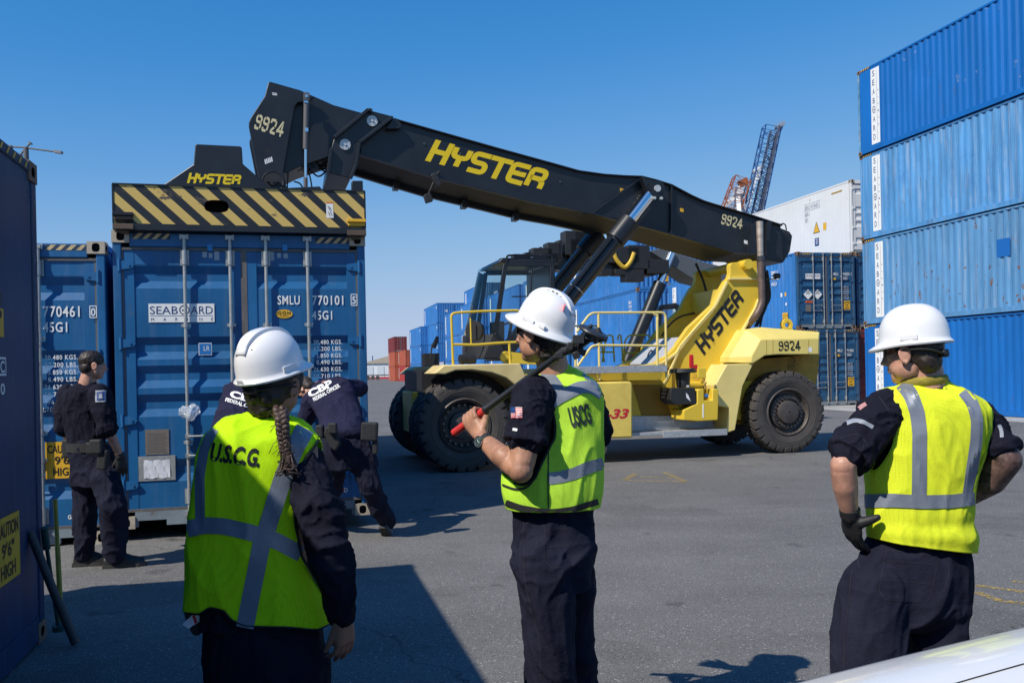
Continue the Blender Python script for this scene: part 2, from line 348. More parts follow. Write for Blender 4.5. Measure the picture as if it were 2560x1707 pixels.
def hole_face(b, o, ex, ey, w, h, rx, ry, depth, dn):
    """rectangular face with a rounded hole, walls of the hole and a black bottom"""
    o, ex, ey, dn = map(Vector, (o, ex, ey, dn)); n = 20
    inn = []
    for i in range(n):
        t = 2 * PI * (i + .5) / n; x = math.copysign(abs(math.cos(t)) ** .7, math.cos(t)) * rx; y = math.copysign(abs(math.sin(t)) ** .7, math.sin(t)) * ry
        inn.append(o + ex * (w / 2 + x) + ey * (h / 2 + y))
    cor = [o + ex * w + ey * h, o + ey * h, o, o + ex * w]; fs = []; q = n // 4
    for k in range(4):
        for i in range(q - 1): fs.append((k, 4 + k * q + i, 4 + k * q + i + 1))
        nx = (k + 1) % 4; fs.append((k, 4 + (k + 1) * q - 1, 4 + ((k + 1) * q) % n, nx))
    b.mat(0).add(cor + inn, fs)
    back = [p + dn * depth for p in inn]
    b.mat(1).add(inn + back, [(i, (i + 1) % n, n + (i + 1) % n, n + i) for i in range(n)] + [tuple(range(n, 2 * n))]); b.mat(0)
def casting(b):
    # local box x 0..0.162, y 0..0.178, z 0..0.118, holes on -y, +-x
    w, l, h = 0.162, 0.178, 0.118
    hole_face(b, (0, 0, 0), (1, 0, 0), (0, 0, 1), w, h, .036, .042, .03, (0, 1, 0))
    hole_face(b, (0, l, 0), (0, -1, 0), (0, 0, 1), l, h, .040, .030, .03, (1, 0, 0))
    hole_face(b, (w, 0, 0), (0, 1, 0), (0, 0, 1), l, h, .040, .030, .03, (-1, 0, 0))
    hole_face(b, (w, l, 0), (-1, 0, 0), (0, 0, 1), w, h, .036, .042, .03, (0, -1, 0))
    b.quad((0, 0, h), (w, 0, h), (w, l, h), (0, l, h)); b.quad((0, 0, 0), (0, l, 0), (w, l, 0), (w, 0, 0))
PIT = (0.072, 0.068, 0.070, 0.068); PER = sum(PIT); DEP = 0.036
def corr(y, y0=0.30, y1=CL - 1.3):
    if y < y0 or y > y1: return 0.0
    t = (y - y0) % PER
    if t < PIT[0]: return 0.0
    t -= PIT[0]
    if t < PIT[1]: return DEP * t / PIT[1]
    t -= PIT[1]
    if t < PIT[2]: return DEP
    return DEP * (1 - (t - PIT[2]) / PIT[3])
def breaks(L, y0=.30, y1=None):
    y1 = L - 1.3 if y1 is None else y1; out = [0.13, y0]; y = y0
    while y + PER <= y1:
        for q in PIT: y += q; out.append(y)
    return out + [L - .13]
def side_wall(L, H, x, sgn, shallow=1.0):
    def fn(b):
        ys = breaks(L); top = H - .075; bot = .15
        pr = [Vector((x + sgn * (.012 + shallow * corr(y, .30, L - 1.3)), y, 0)) for y in ys]
        n = len(ys); K = 7; vs = []; rnd = random.Random(int(L * 100) + sgn)
        dents = [(rnd.uniform(.8, L - 1.6), rnd.uniform(.5, H - .5), rnd.uniform(.15, .45), rnd.uniform(.006, .02)) for _ in range(9)]
        for k in range(K + 1):
            z = bot + (top - bot) * k / K
            for p in pr:
                q = sgn * (.005 * noise.noise(Vector((p.y * .8, z * .9, sgn))) + sum(d * math.exp(-((p.y - y_) ** 2 + (z - z_) ** 2) / r_ ** 2) for y_, z_, r_, d in dents)) if 0 < k < K else 0
                vs.append((p.x + (q if .3 < p.y < L - 1.35 else 0), p.y, z))
        b.add(vs, [(k * n + i, k * n + i + 1, (k + 1) * n + i + 1, (k + 1) * n + i) for k in range(K) for i in range(n - 1)])
    return fn
def end_wall(H, y, sgn):
    def fn(b):
        n = 9; w = (CW - .16) / n; xs = [0.08]; d = [0]
        for i in range(n):
            x0 = .08 + i * w
            xs += [x0 + w * .28, x0 + w * .5, x0 + w * .78, x0 + w]; d += [0, .045, .045, 0]
        m = len(xs); b.add([(x_, y + sgn * (.012 + q), .15) for x_, q in zip(xs, d)] + [(x_, y + sgn * (.012 + q), H - .09) for x_, q in zip(xs, d)], [(i, i + 1, m + i + 1, m + i) for i in range(m - 1)])
    return fn
GRO = [(2.336, 2.556), (1.64, 1.86), (1.36, 1.58), (1.08, 1.30), (0.44, 0.66)]     # grooves pressed into the doors
def door_leaf(x0, x1, H):
    def fn(b):
        z0, z1 = .175, H - .165; e = .11; d = .036; s = H / CH
        zs = [(z0, 0), (z0 + .16, 0)]
        for a, c in sorted(GRO):
            a, c = a * s, c * s; zs += [(a, 0), (a + .075, d), (c - .075, d), (c, 0)]
        zs += [(z1, 0)]
        b.box2((x0, .03, z0), (x0 + e, .075, z1)); b.box2((x1 - e, .03, z0), (x1, .075, z1))
        q = .038
        vs = [(x0 + e, q + t, z) for z, t in zs] + [(x1 - e, q + t, z) for z, t in zs]; n = len(zs)
        b.add(vs, [(i, i + 1, n + i + 1, n + i) for i in range(n - 1)])
        b.box2((x0 + e, .034, z1 - .165), (x1 - e, .060, z1)); b.box2((x0 + e, .034, z0), (x1 - e, .060, z0 + .15))
    return fn
def locking_bar(H):
    def fn(b):
        b.cyl((0, 0, .10), (0, 0, H - .045), .017, n=14)
        for z in (H - .26, .29):      # big guide plates
            b.box((0, .025, z), (.085, .008, .15)); b.cyl((0, 0, z - .07), (0, 0, z + .07), .026, n=14)
            for sx in (-1, 1):
                for sz in (-1, 1): b.cyl((sx * .033, .02, z + sz * .05), (sx * .033, .012, z + sz * .05), .007, n=8)
        for z in (1.97, 1.08, .82):
            b.box((0, .012, z), (.085, .022, .028)); b.cyl((0, 0, z - .022), (0, 0, z + .022), .023, n=14)
        for z in (H - .055, .12):     # cams and keepers
            b.box((0, .004, z), (.05, .05, .035)); b.box((-.032, .012, z), (.02, .045, .05)); b.box((.032, .012, z), (.02, .045, .05))
    return fn
def hinge(b):
    b.prism([(0, .026, -.045), (.11, .026, -.03), (.13, .026, 0), (.11, .026, .03), (0, .026, .045)], (0, -.022, 0)); b.cyl((-.006, .012, -.06), (-.006, .012, .06), .017, n=12); b.cyl((.08, .004, 0), (.08, -.004, 0), .012, n=10)
def handle(b):
    b.tube(fillet([(0, -.02, 0), (.10, -.03, .0), (.34, -.03, .008), (.36, -.02, .008)], .03), .010, 8); b.box((.34, 0, 0), (.05, .03, .05)); b.box((.0, -.005, 0), (.05, .04, .04))
def stripes(b, o, ex, ey, w, h, n, lean=1.0, a=0, c=1, gap=.5):
    """black band with slanted yellow bars"""
    o, ex, ey = Vector(o), Vector(ex), Vector(ey); nn = ex.cross(ey).normalized() * .0015
    b.mat(c).quad(o, o + ex * w, o + ex * w + ey * h, o + ey * h); st = w / n; b.mat(a)
    for i in range(n):
        x = i * st + .02 * st; y2 = min(x + st * gap + h * lean, w); x2 = min(x + h * lean, w)
        b.quad(o + ex * x + nn, o + ex * (x + st * gap) + nn, o + ex * y2 + ey * h + nn, o + ex * x2 + ey * h + nn)
BAR_X = (0.665, 1.095, 1.44, 1.85)
def container(name, label, loc, yaw, paint, L=CL, H=CH, doors=True, castm=None, group=None, detail=2, sides=(True, True), dpaint=None, castcut=(), shallow=1.0, cat='shipping container'):
    """detail 2: posts, rails, castings, both doors with their gear; 1: plain doors; 0: walls and ends only"""
    r = thing(name, label, cat, loc, yaw, group); p = M_[paint]; dp = M_[dpaint or paint]; cm = castm or m_cast; kk = (L, H, shallow)
    part('side_wall', ('sl',) + kk, side_wall(L, H, 0, 1, shallow), p, r, smooth=0)
    part('side_wall', ('sr',) + kk, side_wall(L, H, CW, -1, shallow), p, r, smooth=0)
    part('end_wall', ('ew', L, H), end_wall(H, L, -1), p, r, smooth=0)
    part('roof', ('rf', L, H), lambda b: b.box2((.04, .06, H - .035), (CW - .04, L - .06, H - .022)), p, r, smooth=0)
    part('floor', ('fl', L, H), lambda b: b.box2((.07, .10, .10), (CW - .07, L - .10, .16)), m_black, r, smooth=0)
    for sx, x in (('l', 0), ('r', CW)):
        sg = 1 if x == 0 else -1
        part('top_rail', ('tr', sx, L, H), lambda b: b.box2((x, .15, H - .075), (x + sg * .06, L - .15, H - .012)), p, r, bevel=.006 if detail else 0, smooth=0)
        part('bottom_rail', ('br', sx, L, H), lambda b: (b.box2((x + sg * .004, .15, .02), (x + sg * .05, L - .15, .165)), b.box2((x, .15, .02), (x + sg * .10, L - .15, .032))), p, r, smooth=0)
        for e in (0, 1):
            y0, y1 = (.012, .11) if e == 0 else (L - .11, L - .012)
            part('corner_post', ('cp', sx, e, L, H), lambda b: b.box2((x + sg * .004, y0, .118), (x + sg * .085, y1, H - .118)), dp if e == 0 else p, r, bevel=.01 if detail else 0, smooth=0)
            if detail:
                for z in (0, H - .118):
                    if (x > 0, e, z > 0) in castcut: continue
                    part('corner_casting', 'cast', casting, [cm, m_black], r, loc=(0 if x == 0 else CW - .162, 0 if e == 0 else L - .178, z), bevel=0)
    part('end_header', ('eh', L, H), lambda b: (b.box2((.16, L - .075, H - .10), (CW - .16, L - .01, H - .015)), b.box2((.16, L - .075, .02), (CW - .16, L - .01, .16))), p, r, smooth=0)
    if not doors:
        part('end_wall', ('ew0', L, H), end_wall(H, 0, 1), dp, r, smooth=0)
        part('end_header', ('eh0', L, H), lambda b: (b.box2((.16, .01, H - .10), (CW - .16, .075, H - .015)), b.box2((.16, .01, .02), (CW - .16, .075, .16))), dp, r, smooth=0)
        return r
    def header(b): b.box2((.16, .012, H - .155), (CW - .16, .075, H - .02))
    def sill(b):
        b.box2((.162, .012, .075), (CW - .162, .075, .158)); b.box2((.45, .012, .02), (CW - .45, .075, .075)); b.box2((.162, .018, .012), (.19, .075, .075)); b.box2((CW - .19, .018, .012), (CW - .162, .075, .075))
    part('door_header', ('hd', H), header, dp, r, bevel=.008, smooth=0)
    part('door_sill', ('sill', H), sill, m_sill, r, smooth=0)
    for side, (x0, x1) in enumerate(((.085, 1.212), (1.236, CW - .085))):
        d = part('door', ('door', side, H), door_leaf(x0, x1, H), dp, r, smooth=0)
        def seal(b):
            z0, z1 = .16, H - .155; w = .028
            b.box2((x0 - w * .5, .026, z0), (x0 + w * .6, .07, z1)); b.box2((x1 - w * .6, .026, z0), (x1 + w * .4, .07, z1))
            for q in (0, .014): b.box2((x0, .018 + q * .3, z1 - .03 + q), (x1, .07, z1 - .018 + q)); b.box2((x0, .018 + q * .3, z0 + q), (x1, .07, z0 + .012 + q))
        part('gasket', ('seal', side, H), seal, m_seal, d, smooth=0)
        for bx in BAR_X[side * 2:side * 2 + 2]: part('locking_bar', ('bar', H), locking_bar(H), m_galv, d, loc=(bx, -.006, 0))
        for z in (.42, 1.05, 1.80, 2.56):
            hg = part('hinge', 'hinge' if side else 'hingeL', hinge if side == 0 else (lambda b: (b.prism([(0, .026, -.045), (-.11, .026, -.03), (-.13, .026, 0), (-.11, .026, .03), (0, .026, .045)], (0, -.022, 0)), b.cyl((.006, .012, -.06), (.006, .012, .06), .017, n=12), b.cyl((-.08, .004, 0), (-.08, -.004, 0), .012, n=10))), dp, d, loc=(.072 if side == 0 else CW - .072, 0, z * H / CH))
        if detail == 2:
            for bx, z in ((BAR_X[side * 2], .88), (BAR_X[side * 2], .69)):
                part('handle', ('handle', side), handle if side else (lambda b: (b.tube([(0, -.02, 0), (.10, -.03, 0), (.32, -.03, .008)], .010, 8), b.box((.32, 0, 0), (.05, .03, .05)), b.box((0, -.005, 0), (.05, .04, .04)))), m_galv, d, loc=(bx, -.012, z))
    return r
def conform(o, L, x_at):
    pass
def decal(parent, name, mats, fn, smooth=0):
    b = MB(); fn(b); return b.build(name, mats, parent, smooth=smooth, flip=False)

# --- the pixel-to-door maps: where on a container's door plane a mark stands
def door_map(root, y=0.03):
    M = Matrix.Translation(root.location) @ Matrix.Rotation(root.rotation_euler.z, 4, 'Z'); Mi = M.inverted(); n = M.to_3x3() @ Vector((0, 1, 0)); p0 = M @ Vector((0, y, 0))
    return lambda px, py: Mi @ on_plane(px, py, p0, n)
X_, Z_ = Vector((1, 0, 0)), Vector((0, 0, 1))
def rows(b, dm, lines, x_r, ys, h, y=None, bold=.012, sx=.86):
    for s, yy in zip(lines, ys):
        q = dm(x_r, yy); w = .287 * (len(s) - 1) / 10
        put_text(b, s, (q.x - w, q.y - .004, q.z - h / 2), X_, Z_, h * .9, bold=bold, spacing=1.15, width=w)
WT = ['30.480 KGS.', '67.200 LBS.', '3.850 KGS.', '8.490 LBS.', '26.630 KGS.', '58.710 LBS.', '76,4 CU.M.', '2.700 CU.FT.']
def logo_seaboard(b, o, ex, ey, w, h):
    """white panel 0, navy letters 1"""
    o, ex, ey = Vector(o), Vector(ex), Vector(ey); n = ex.cross(ey).normalized() * .0015; b.mat(0).quad(o, o + ex * w, o + ex * w + ey * h, o + ey * h); b.mat(1)
    lh = h * .44; put_text(b, 'SEAB', o + ex * w * .02 + ey * h * .44 + n, ex, ey, lh, width=w * .42)
    put_text(b, 'ARD', o + ex * w * .635 + ey * h * .44 + n, ex, ey, lh, width=w * .34)
    c = o + ex * w * .54 + ey * (h * .44 + lh / 2) + n; R = w * .078; N = 28
    ci = [c + ex * math.cos(2 * PI * i / N) * R + ey * math.sin(2 * PI * i / N) * lh * .6 for i in range(N)]; co = [c + (q - c) * .80 for q in ci]
    b.add(ci + co, [(i, (i + 1) % N, N + (i + 1) % N, N + i) for i in range(N)])
    for (a0, a1, b0, b1) in ((-.06, .06, -.5, .5), (-.5, .5, -.12, .05)): b.quad(c + ex * R * a0 + ey * lh * b0, c + ex * R * a1 + ey * lh * b0, c + ex * R * a1 + ey * lh * b1, c + ex * R * a0 + ey * lh * b1)
    b.quad(o + ex * w * .02 + ey * h * .34 + n, o + ex * w * .98 + ey * h * .34 + n, o + ex * w * .98 + ey * h * .36 + n, o + ex * w * .02 + ey * h * .36 + n)
    for i, ch in enumerate('MARINE'): put_text(b, ch, o + ex * w * (.035 + i * .183) + ey * h * .08 + n, ex, ey, h * .17)
def caution(b, o, ex, ey, w, h, lines=('CAUTION', '9\'6"', 'HIGH')):
    o, ex, ey = Vector(o), Vector(ex), Vector(ey); n = ex.cross(ey).normalized() * .002; b.mat(0).quad(o, o + ex * w, o + ex * w + ey * h, o + ey * h); b.mat(1)
    for i, s in enumerate(lines): put_text(b, s, o + ex * w / 2 + ey * h * (.70 - i * .31) + n, ex, ey, h * .22, bold=.02, center=True, width=w * (.88, .5, .6)[i])
def digits(b, dm, s, a, c, bold=.014, spacing=1.1):
    p = dm(a[0], c[1]); q = dm(c[0], a[1]); put_text(b, s, (p.x, p.y - .004, p.z), X_, Z_, q.z - p.z, bold=bold, spacing=spacing, width=q.x - p.x)
def boxed(b, dm, s, a, c):
    p = dm(a[0], c[1]); q = dm(c[0], a[1]); y = p.y - .004; t = .008
    for lo, hi in (((p.x, p.z), (q.x, p.z + t)), ((p.x, q.z - t), (q.x, q.z)), ((p.x, p.z), (p.x + t, q.z)), ((q.x - t, p.z), (q.x, q.z))): b.quad((lo[0], y, lo[1]), (hi[0], y, lo[1]), (hi[0], y, hi[1]), (lo[0], y, hi[1]))
    w, h = q.x - p.x, q.z - p.z; put_text(b, s, ((p.x + q.x) / 2, y, p.z + h * .18), X_, Z_, h * .64, bold=.014, center=True, sx=.85)
GRP_C = 'containers of the yard'
# F: the container hanging under the spreader
F_YAW = 0.266
F = container('shipping_container', 'blue container hanging under the striped spreader, logo panel on its door', (-3.844, 8.964, .117), F_YAW, 'mid', castm=m_castw, dpaint='door', group=GRP_C)
doorsF = [c for c in F.children if c.name.startswith('door') and 'header' not in c.name and 'sill' not in c.name]
dm = door_map(F, .034)
def f1(b): p = dm(372, 806); q = dm(535.5, 759); logo_seaboard(b, (p.x, p.y - .003, p.z), X_, Z_, q.x - p.x, q.z - p.z)
decal(doorsF[0], 'logo_panel', [m_wht, m_navy], f1)
def f2(b):
    p = dm(497, 888); q = dm(529, 857); w, h = q.x - p.x, q.z - p.z; o = Vector((p.x, p.y - .003, p.z))
    b.mat(0).quad(o, o + X_ * w, o + X_ * w + Z_ * h, o + Z_ * h); o = o + X_ * .006 + Z_ * .006 - Vector((0, .0015, 0)); w -= .012; h -= .012
    b.mat(1).quad(o, o + X_ * w, o + X_ * w + Z_ * h, o + Z_ * h); b.mat(0); put_text(b, 'LR', o + X_ * w * .38 + Z_ * h * .35 - Vector((0, .0015, 0)), X_, Z_, h * .45, width=w * .5)
decal(doorsF[0], 'inspection_plate', [m_wht, m_lblue], f2)
def f3(b):
    p = dm(364, 1137); q = dm(422, 1072); b.mat(0).box2((p.x, p.y - .004, p.z), (q.x, p.y, q.z)); b.mat(1)
    for i in range(9):
        z = p.z + (q.z - p.z) * (.1 + .09 * i); b.quad((p.x + .02, p.y - .0055, z), (q.x - .02 - .01 * (i % 3), p.y - .0055, z), (q.x - .02 - .01 * (i % 3), p.y - .0055, z + .006), (p.x + .02, p.y - .0055, z + .006))
decal(doorsF[0], 'data_plate', [m_plate, mat('plate_print', (.13, .115, .10), .6)], f3)
m_film = mat('clear_film', (0.75, 0.78, 0.78), 0.15, trans=0.85)
m_paper = mat('paper', (0.72, 0.72, 0.76), 0.7, var=0.15, vscale=16, bump=.3, bscale=20)
def f4(b):
    p = dm(347, 1203); q = dm(438, 1137); b.mat(0).box2((p.x, p.y - .006, p.z), (q.x, p.y - .001, q.z))
def f4b(b):
    p = dm(360, 1196); q = dm(425, 1148); n = 9
    vs = [(p.x + (q.x - p.x) * i / n, p.y - .009 - .004 * math.sin(i * 2.1 + j), p.z + (q.z - p.z) * j / 5 + .006 * math.sin(i * 1.7)) for j in range(6) for i in range(n + 1)]
    b.add(vs, [(j * (n + 1) + i, j * (n + 1) + i + 1, (j + 1) * (n + 1) + i + 1, (j + 1) * (n + 1) + i) for j in range(5) for i in range(n)])
po = decal(doorsF[0], 'document_pouch', [mat('pouch_grey', (0.28, 0.29, 0.29), 0.3, var=.2, vscale=20)], f4); decal(doorsF[0], 'document', [m_paper], f4b, smooth=180)
def f5(b):
    digits(b, dm, 'SMLU', (694, 738), (749, 761)); digits(b, dm, '770101', (780.5, 738), (858, 762)); boxed(b, door_map(F, .012), '5', (877, 735), (893, 764.5)); digits(b, dm, '45G1', (780, 776), (830, 799))
    rows(b, dm, WT[:6], 855, [853.6, 870, 887, 903.5, 921, 938], .05)
    p = dm(598, 0)
decal(doorsF[1], 'lettering', [m_wht], f5)
def f6(b):
    c = dm(710.4, 784.7); b.mat(0); N = 28; b.add([(c.x + .083 * math.cos(2 * PI * i / N), c.y - .004, c.z + .045 * math.sin(2 * PI * i / N)) for i in range(N)], [tuple(range(N))])
    b.mat(1); put_text(b, 'GOH', (c.x, c.y - .006, c.z - .008), X_, Z_, .036, bold=.02, center=True, spacing=1.3); put_text(b, 'COMPATIBLE', (c.x, c.y - .006, c.z - .028), X_, Z_, .011, center=True)
decal(doorsF[1], 'oval_sticker', [m_yel, m_blk], f6)
def f7(b):
    p = dm(834, 1240); q = dm(873, 1218); b.mat(0)
    h = .045; put_text(b, 'GD', (p.x, p.y - .006, q.z - h), X_, Z_, h, bold=.03, width=.072); put_text(b, 'D', (p.x + .108, p.y - .006, q.z - h), X_, Z_, h, bold=.03, width=.036)
    for k in range(2): put_text(b, ('GUANGDONG', 'DOOR GEAR')[k] if 0 else '- - - - - -', (p.x + .02, p.y - .006, q.z - .07 - .02 * k), X_, Z_, .012, width=.10)
    b.mat(1); put_text(b, 'H', (p.x + .074, p.y - .0065, q.z - h), X_, Z_, h, bold=.03, width=.034)
decal(doorsF[1], 'maker_sticker', [m_wht, m_red], f7)
def f8(b):
    pass
hd = [c for c in F.children if c.name.startswith('door_header')][0]
mat('worn_stripe', (0.55, 0.42, 0.22), .6, var=.2, vscale=20); mat('stripe_navy', (.02, .04, .07), .6)
for (xa, xb, ya, yb) in ((331, 426, 598, 585), (787, 872, 609, 596)):
    p = dm(xa, ya); q = dm(xb, yb); decal(hd, 'hazard_stripes', [MATS['worn_stripe'], MATS['stripe_navy']], lambda b: stripes(b, (p.x, .010, p.z), X_, Z_, q.x - p.x, q.z - p.z, 4))
def f9(b):
    for (xa, ya, xb, yb) in ((506, 630, 517, 644), (522, 633, 531, 645), (536, 628, 548, 651), (693, 633, 702, 645), (709, 634, 720, 646), (672, 626, 685, 652), (584, 716, 600, 727), (616, 719, 638, 733), (673, 594, 684, 618)):
        p = dm(xa, yb); q = dm(xb, ya); b.quad((p.x, p.y - .003, p.z), (q.x, p.y - .003, p.z), (q.x, p.y - .003, q.z), (p.x, p.y - .003, q.z))
decal(doorsF[1], 'barcode_sticker', [mat('faded_sticker', (.33, .38, .42), .6, var=.45, vscale=90)], f9)
def f10(b):
    for xa in (519, 706):
        p = dm(xa, 628); q = dm(xa + 12, 612); b.box2((p.x, .006, p.z), (q.x, .03, q.z))
decal(hd, 'blue_tape', [mat('blue_tape', (.02, .22, .50), .5)], f10)

# L: the container behind the officer
L_ = container('shipping_container', 'blue container on the ground behind the standing officer, yellow caution panel on its door', Vector((-3.886, 8.913, 0)) - AX_V * CW, YAW, 'mid', castm=m_castw, dpaint='door', group=GRP_C)
dL = [c for c in L_.children if c.name.startswith('door') and 'header' not in c.name and 'sill' not in c.name][1]; dl = door_map(L_, .034)
def l1(b):
    digits(b, dl, '770461', (108, 764), (199, 792)); boxed(b, door_map(L_, .012), '0', (224, 764), (242, 795)); digits(b, dl, '45G1', (108, 804), (168, 830)); rows(b, dl, WT, 194, [891.4, 910, 928.4, 946, 965, 983.4, 1002, 1020], .05)
    digits(b, dl, 'SMLU', (22, 764), (86, 792))
decal(dL, 'lettering', [m_wht], l1)
def l2(b): p = dl(114.5, 1197); q = dl(206, 1102); caution(b, (p.x, p.y - .003, p.z), X_, Z_, q.x - p.x, q.z - p.z)
decal(dL, 'caution_panel', [m_yel, m_blk], l2)
def l3(b): p = dl(114, 626); q = dl(216, 613.5); stripes(b, (p.x, .010, p.z), X_, Z_, q.x - p.x, q.z - p.z, 4)
decal([c for c in L_.children if c.name.startswith('door_header')][0], 'hazard_stripes', [MATS['worn_stripe'], MATS['stripe_navy']], l3)
def l4(b):
    p = dl(170, 1297); put_text(b, 'GDHD', (p.x, p.y - .004, p.z), X_, Z_, .04, bold=.03, width=.13)
decal(dL, 'maker_sticker', [m_wht], l4)

# N: the near container at the left edge, its long side in its own shade
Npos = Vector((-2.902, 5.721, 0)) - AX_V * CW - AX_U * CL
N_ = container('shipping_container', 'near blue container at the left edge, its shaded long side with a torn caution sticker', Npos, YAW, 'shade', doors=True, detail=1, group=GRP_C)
MN = Matrix.Translation(N_.location) @ Matrix.Rotation(YAW, 4, 'Z')
nmap = lambda px, py: MN.inverted() @ on_plane(px, py, MN @ Vector((CW, 0, 0)), AX_V)
Yv = Vector((0, 1, 0))
wallN = [c for c in N_.children if c.name.startswith('side_wall')][1]
def n1(b):
    p = nmap(55, 1432); q = nmap(55, 1272); h = q.z - p.z; w = h * 1.25; o = Vector((CW - .008, p.y - w, p.z)); caution(b, o, Yv, Z_, w, h)
decal(wallN, 'caution_panel', [m_yel, m_blk], n1)
def n2(b):
    p = nmap(14, 843); q = nmap(14, 773); b.mat(0).quad((CW - .008, p.y - .35, p.z), (CW - .008, p.y, p.z), (CW - .008, p.y, q.z), (CW - .008, p.y - .35, q.z)); b.mat(1)
    put_text(b, '2.6 m', (CW - .005, p.y - .33, p.z + .17), Yv, Z_, .1, bold=.02, width=.3); put_text(b, "8' 6\"", (CW - .005, p.y - .30, p.z + .04), Yv, Z_, .1, bold=.02, width=.26)
decal(wallN, 'height_panel', [m_yel, m_blk], n2)
def n3(b):
    p = nmap(20, 939); q = nmap(20, 893); h = q.z - p.z; o = Vector((CW - .008, p.y - .13, p.z)); t = .012
    for lo, hi in (((0, 0), (.13, t)), ((0, h - t), (.13, h)), ((.13 - t, 0), (.13, h)), ((0, 0), (t, h))): b.quad(o + Yv * lo[0] + Z_ * lo[1], o + Yv * hi[0] + Z_ * lo[1], o + Yv * hi[0] + Z_ * hi[1], o + Yv * lo[0] + Z_ * hi[1])
    put_text(b, 'C', o + Yv * .025 + Z_ * h * .18, Yv, Z_, h * .64, bold=.02, width=.08); put_text(b, '0', o + Yv * .02 - Z_ * h * 1.0, Yv, Z_, h * .62, bold=.02, width=.08)
decal(wallN, 'lettering', [m_wht], n3)
def n4(b): stripes(b, (CW + .002, CL - .17 - .6, CH - .066), Yv, Z_, .6, .04, 5, gap=.22)
decal([c for c in N_.children if c.name.startswith('top_rail')][1], 'hazard_stripes', [m_yel, MATS['stripe_navy']], n4)
def n5(b):     # scratches and chalk marks on the post
    r2 = random.Random(3)
    for i in range(46):
        z = r2.uniform(.5, 2.4); y = CL - r2.uniform(.02, .10); b.quad((CW - .002, y, z), (CW - .002, y + r2.uniform(.004, .012), z), (CW - .002, y + r2.uniform(.004, .012), z + r2.uniform(.01, .06)), (CW - .002, y, z + .02))
decal([c for c in N_.children if c.name.startswith('corner_post')][3], 'paint_scrape', [mat('scrape_pale', (.20, .24, .28), .7)], n5)

# R: the four-high stack at the right edge
def sticker_side(parent, L, H, yc, w, z0, z1):
    """white upright name panel that follows the corrugation near the far end of the left side, letters stacked down it"""
    ya, yb = yc - w / 2, yc + w / 2
    X = lambda y: .012 + corr(y, .30, L - 1.3) - .003
    def pan(b):
        ys = sorted({ya, yb, *[y for y in breaks(L) if ya < y < yb]}); n = len(ys)
        b.add([(X(y), y, z0) for y in ys] + [(X(y), y, z1) for y in ys], [(i, n + i, n + i + 1, i + 1) for i in range(n - 1)])
    decal(parent, 'name_panel', [m_wht], pan)
    def let(b):
        s = 'SEABOARD'; st = (z1 - z0) / 8.3; lh = st * .66; e = -Yv
        f0 = lambda y, z: Vector((X(y) - .003, y, z))
        for i, ch in enumerate(s):
            z = z1 - st * (i + .85)
            if ch == 'O':
                N = 24; cy = yc + w * .17; ci = [f0(cy + .085 * math.cos(2 * PI * k / N), z + lh / 2 + lh * .62 * math.sin(2 * PI * k / N)) for k in range(N)]; co = [f0(cy + .066 * math.cos(2 * PI * k / N), z + lh / 2 + lh * .50 * math.sin(2 * PI * k / N)) for k in range(N)]
                b.add(ci + co, [(k, (k + 1) % N, N + (k + 1) % N, N + k) for k in range(N)])
                b.quad(f0(cy + .008, z + lh * .1), f0(cy - .008, z + lh * .1), f0(cy - .008, z + lh * .9), f0(cy + .008, z + lh * .9)); b.quad(f0(cy + .05, z + lh * .4), f0(cy - .05, z + lh * .4), f0(cy - .05, z + lh * .5), f0(cy + .05, z + lh * .5))
            else:
                wd = .115; put_text(b, ch, (0, 0, 0), e, Z_, lh, width=wd, bold=.004, fn=lambda u, v, z=z, wd=wd: f0(yc + w * .17 + wd / 2 - u, z + v))
        for i, ch in enumerate('MARINE'):
            z = z1 - (z1 - z0) * (.32 + i * .09); put_text(b, ch, (0, 0, 0), e, Z_, .055, width=.045, fn=lambda u, v, z=z: f0(yc - w * .33 - u + .02, z + v))
        b.quad(f0(yc - w * .18, z0 + .08), f0(yc - w * .20, z0 + .08), f0(yc - w * .20, z1 - .08), f0(yc - w * .18, z1 - .08))
    decal(parent, 'lettering', [m_navy], let)
R0 = Vector((12.149, 32.05, 0))
RS = [('clean', 'bright blue container at the foot of the four-high stack behind the right man', .05), ('rusty', 'pale blue rust-spotted container, second from the ground in the four-high stack', .0), ('faded', 'chalky pale blue container, third from the ground in the four-high stack', -.02), ('clean', 'bright blue container topmost of the four-high stack at the right edge', -.06)]
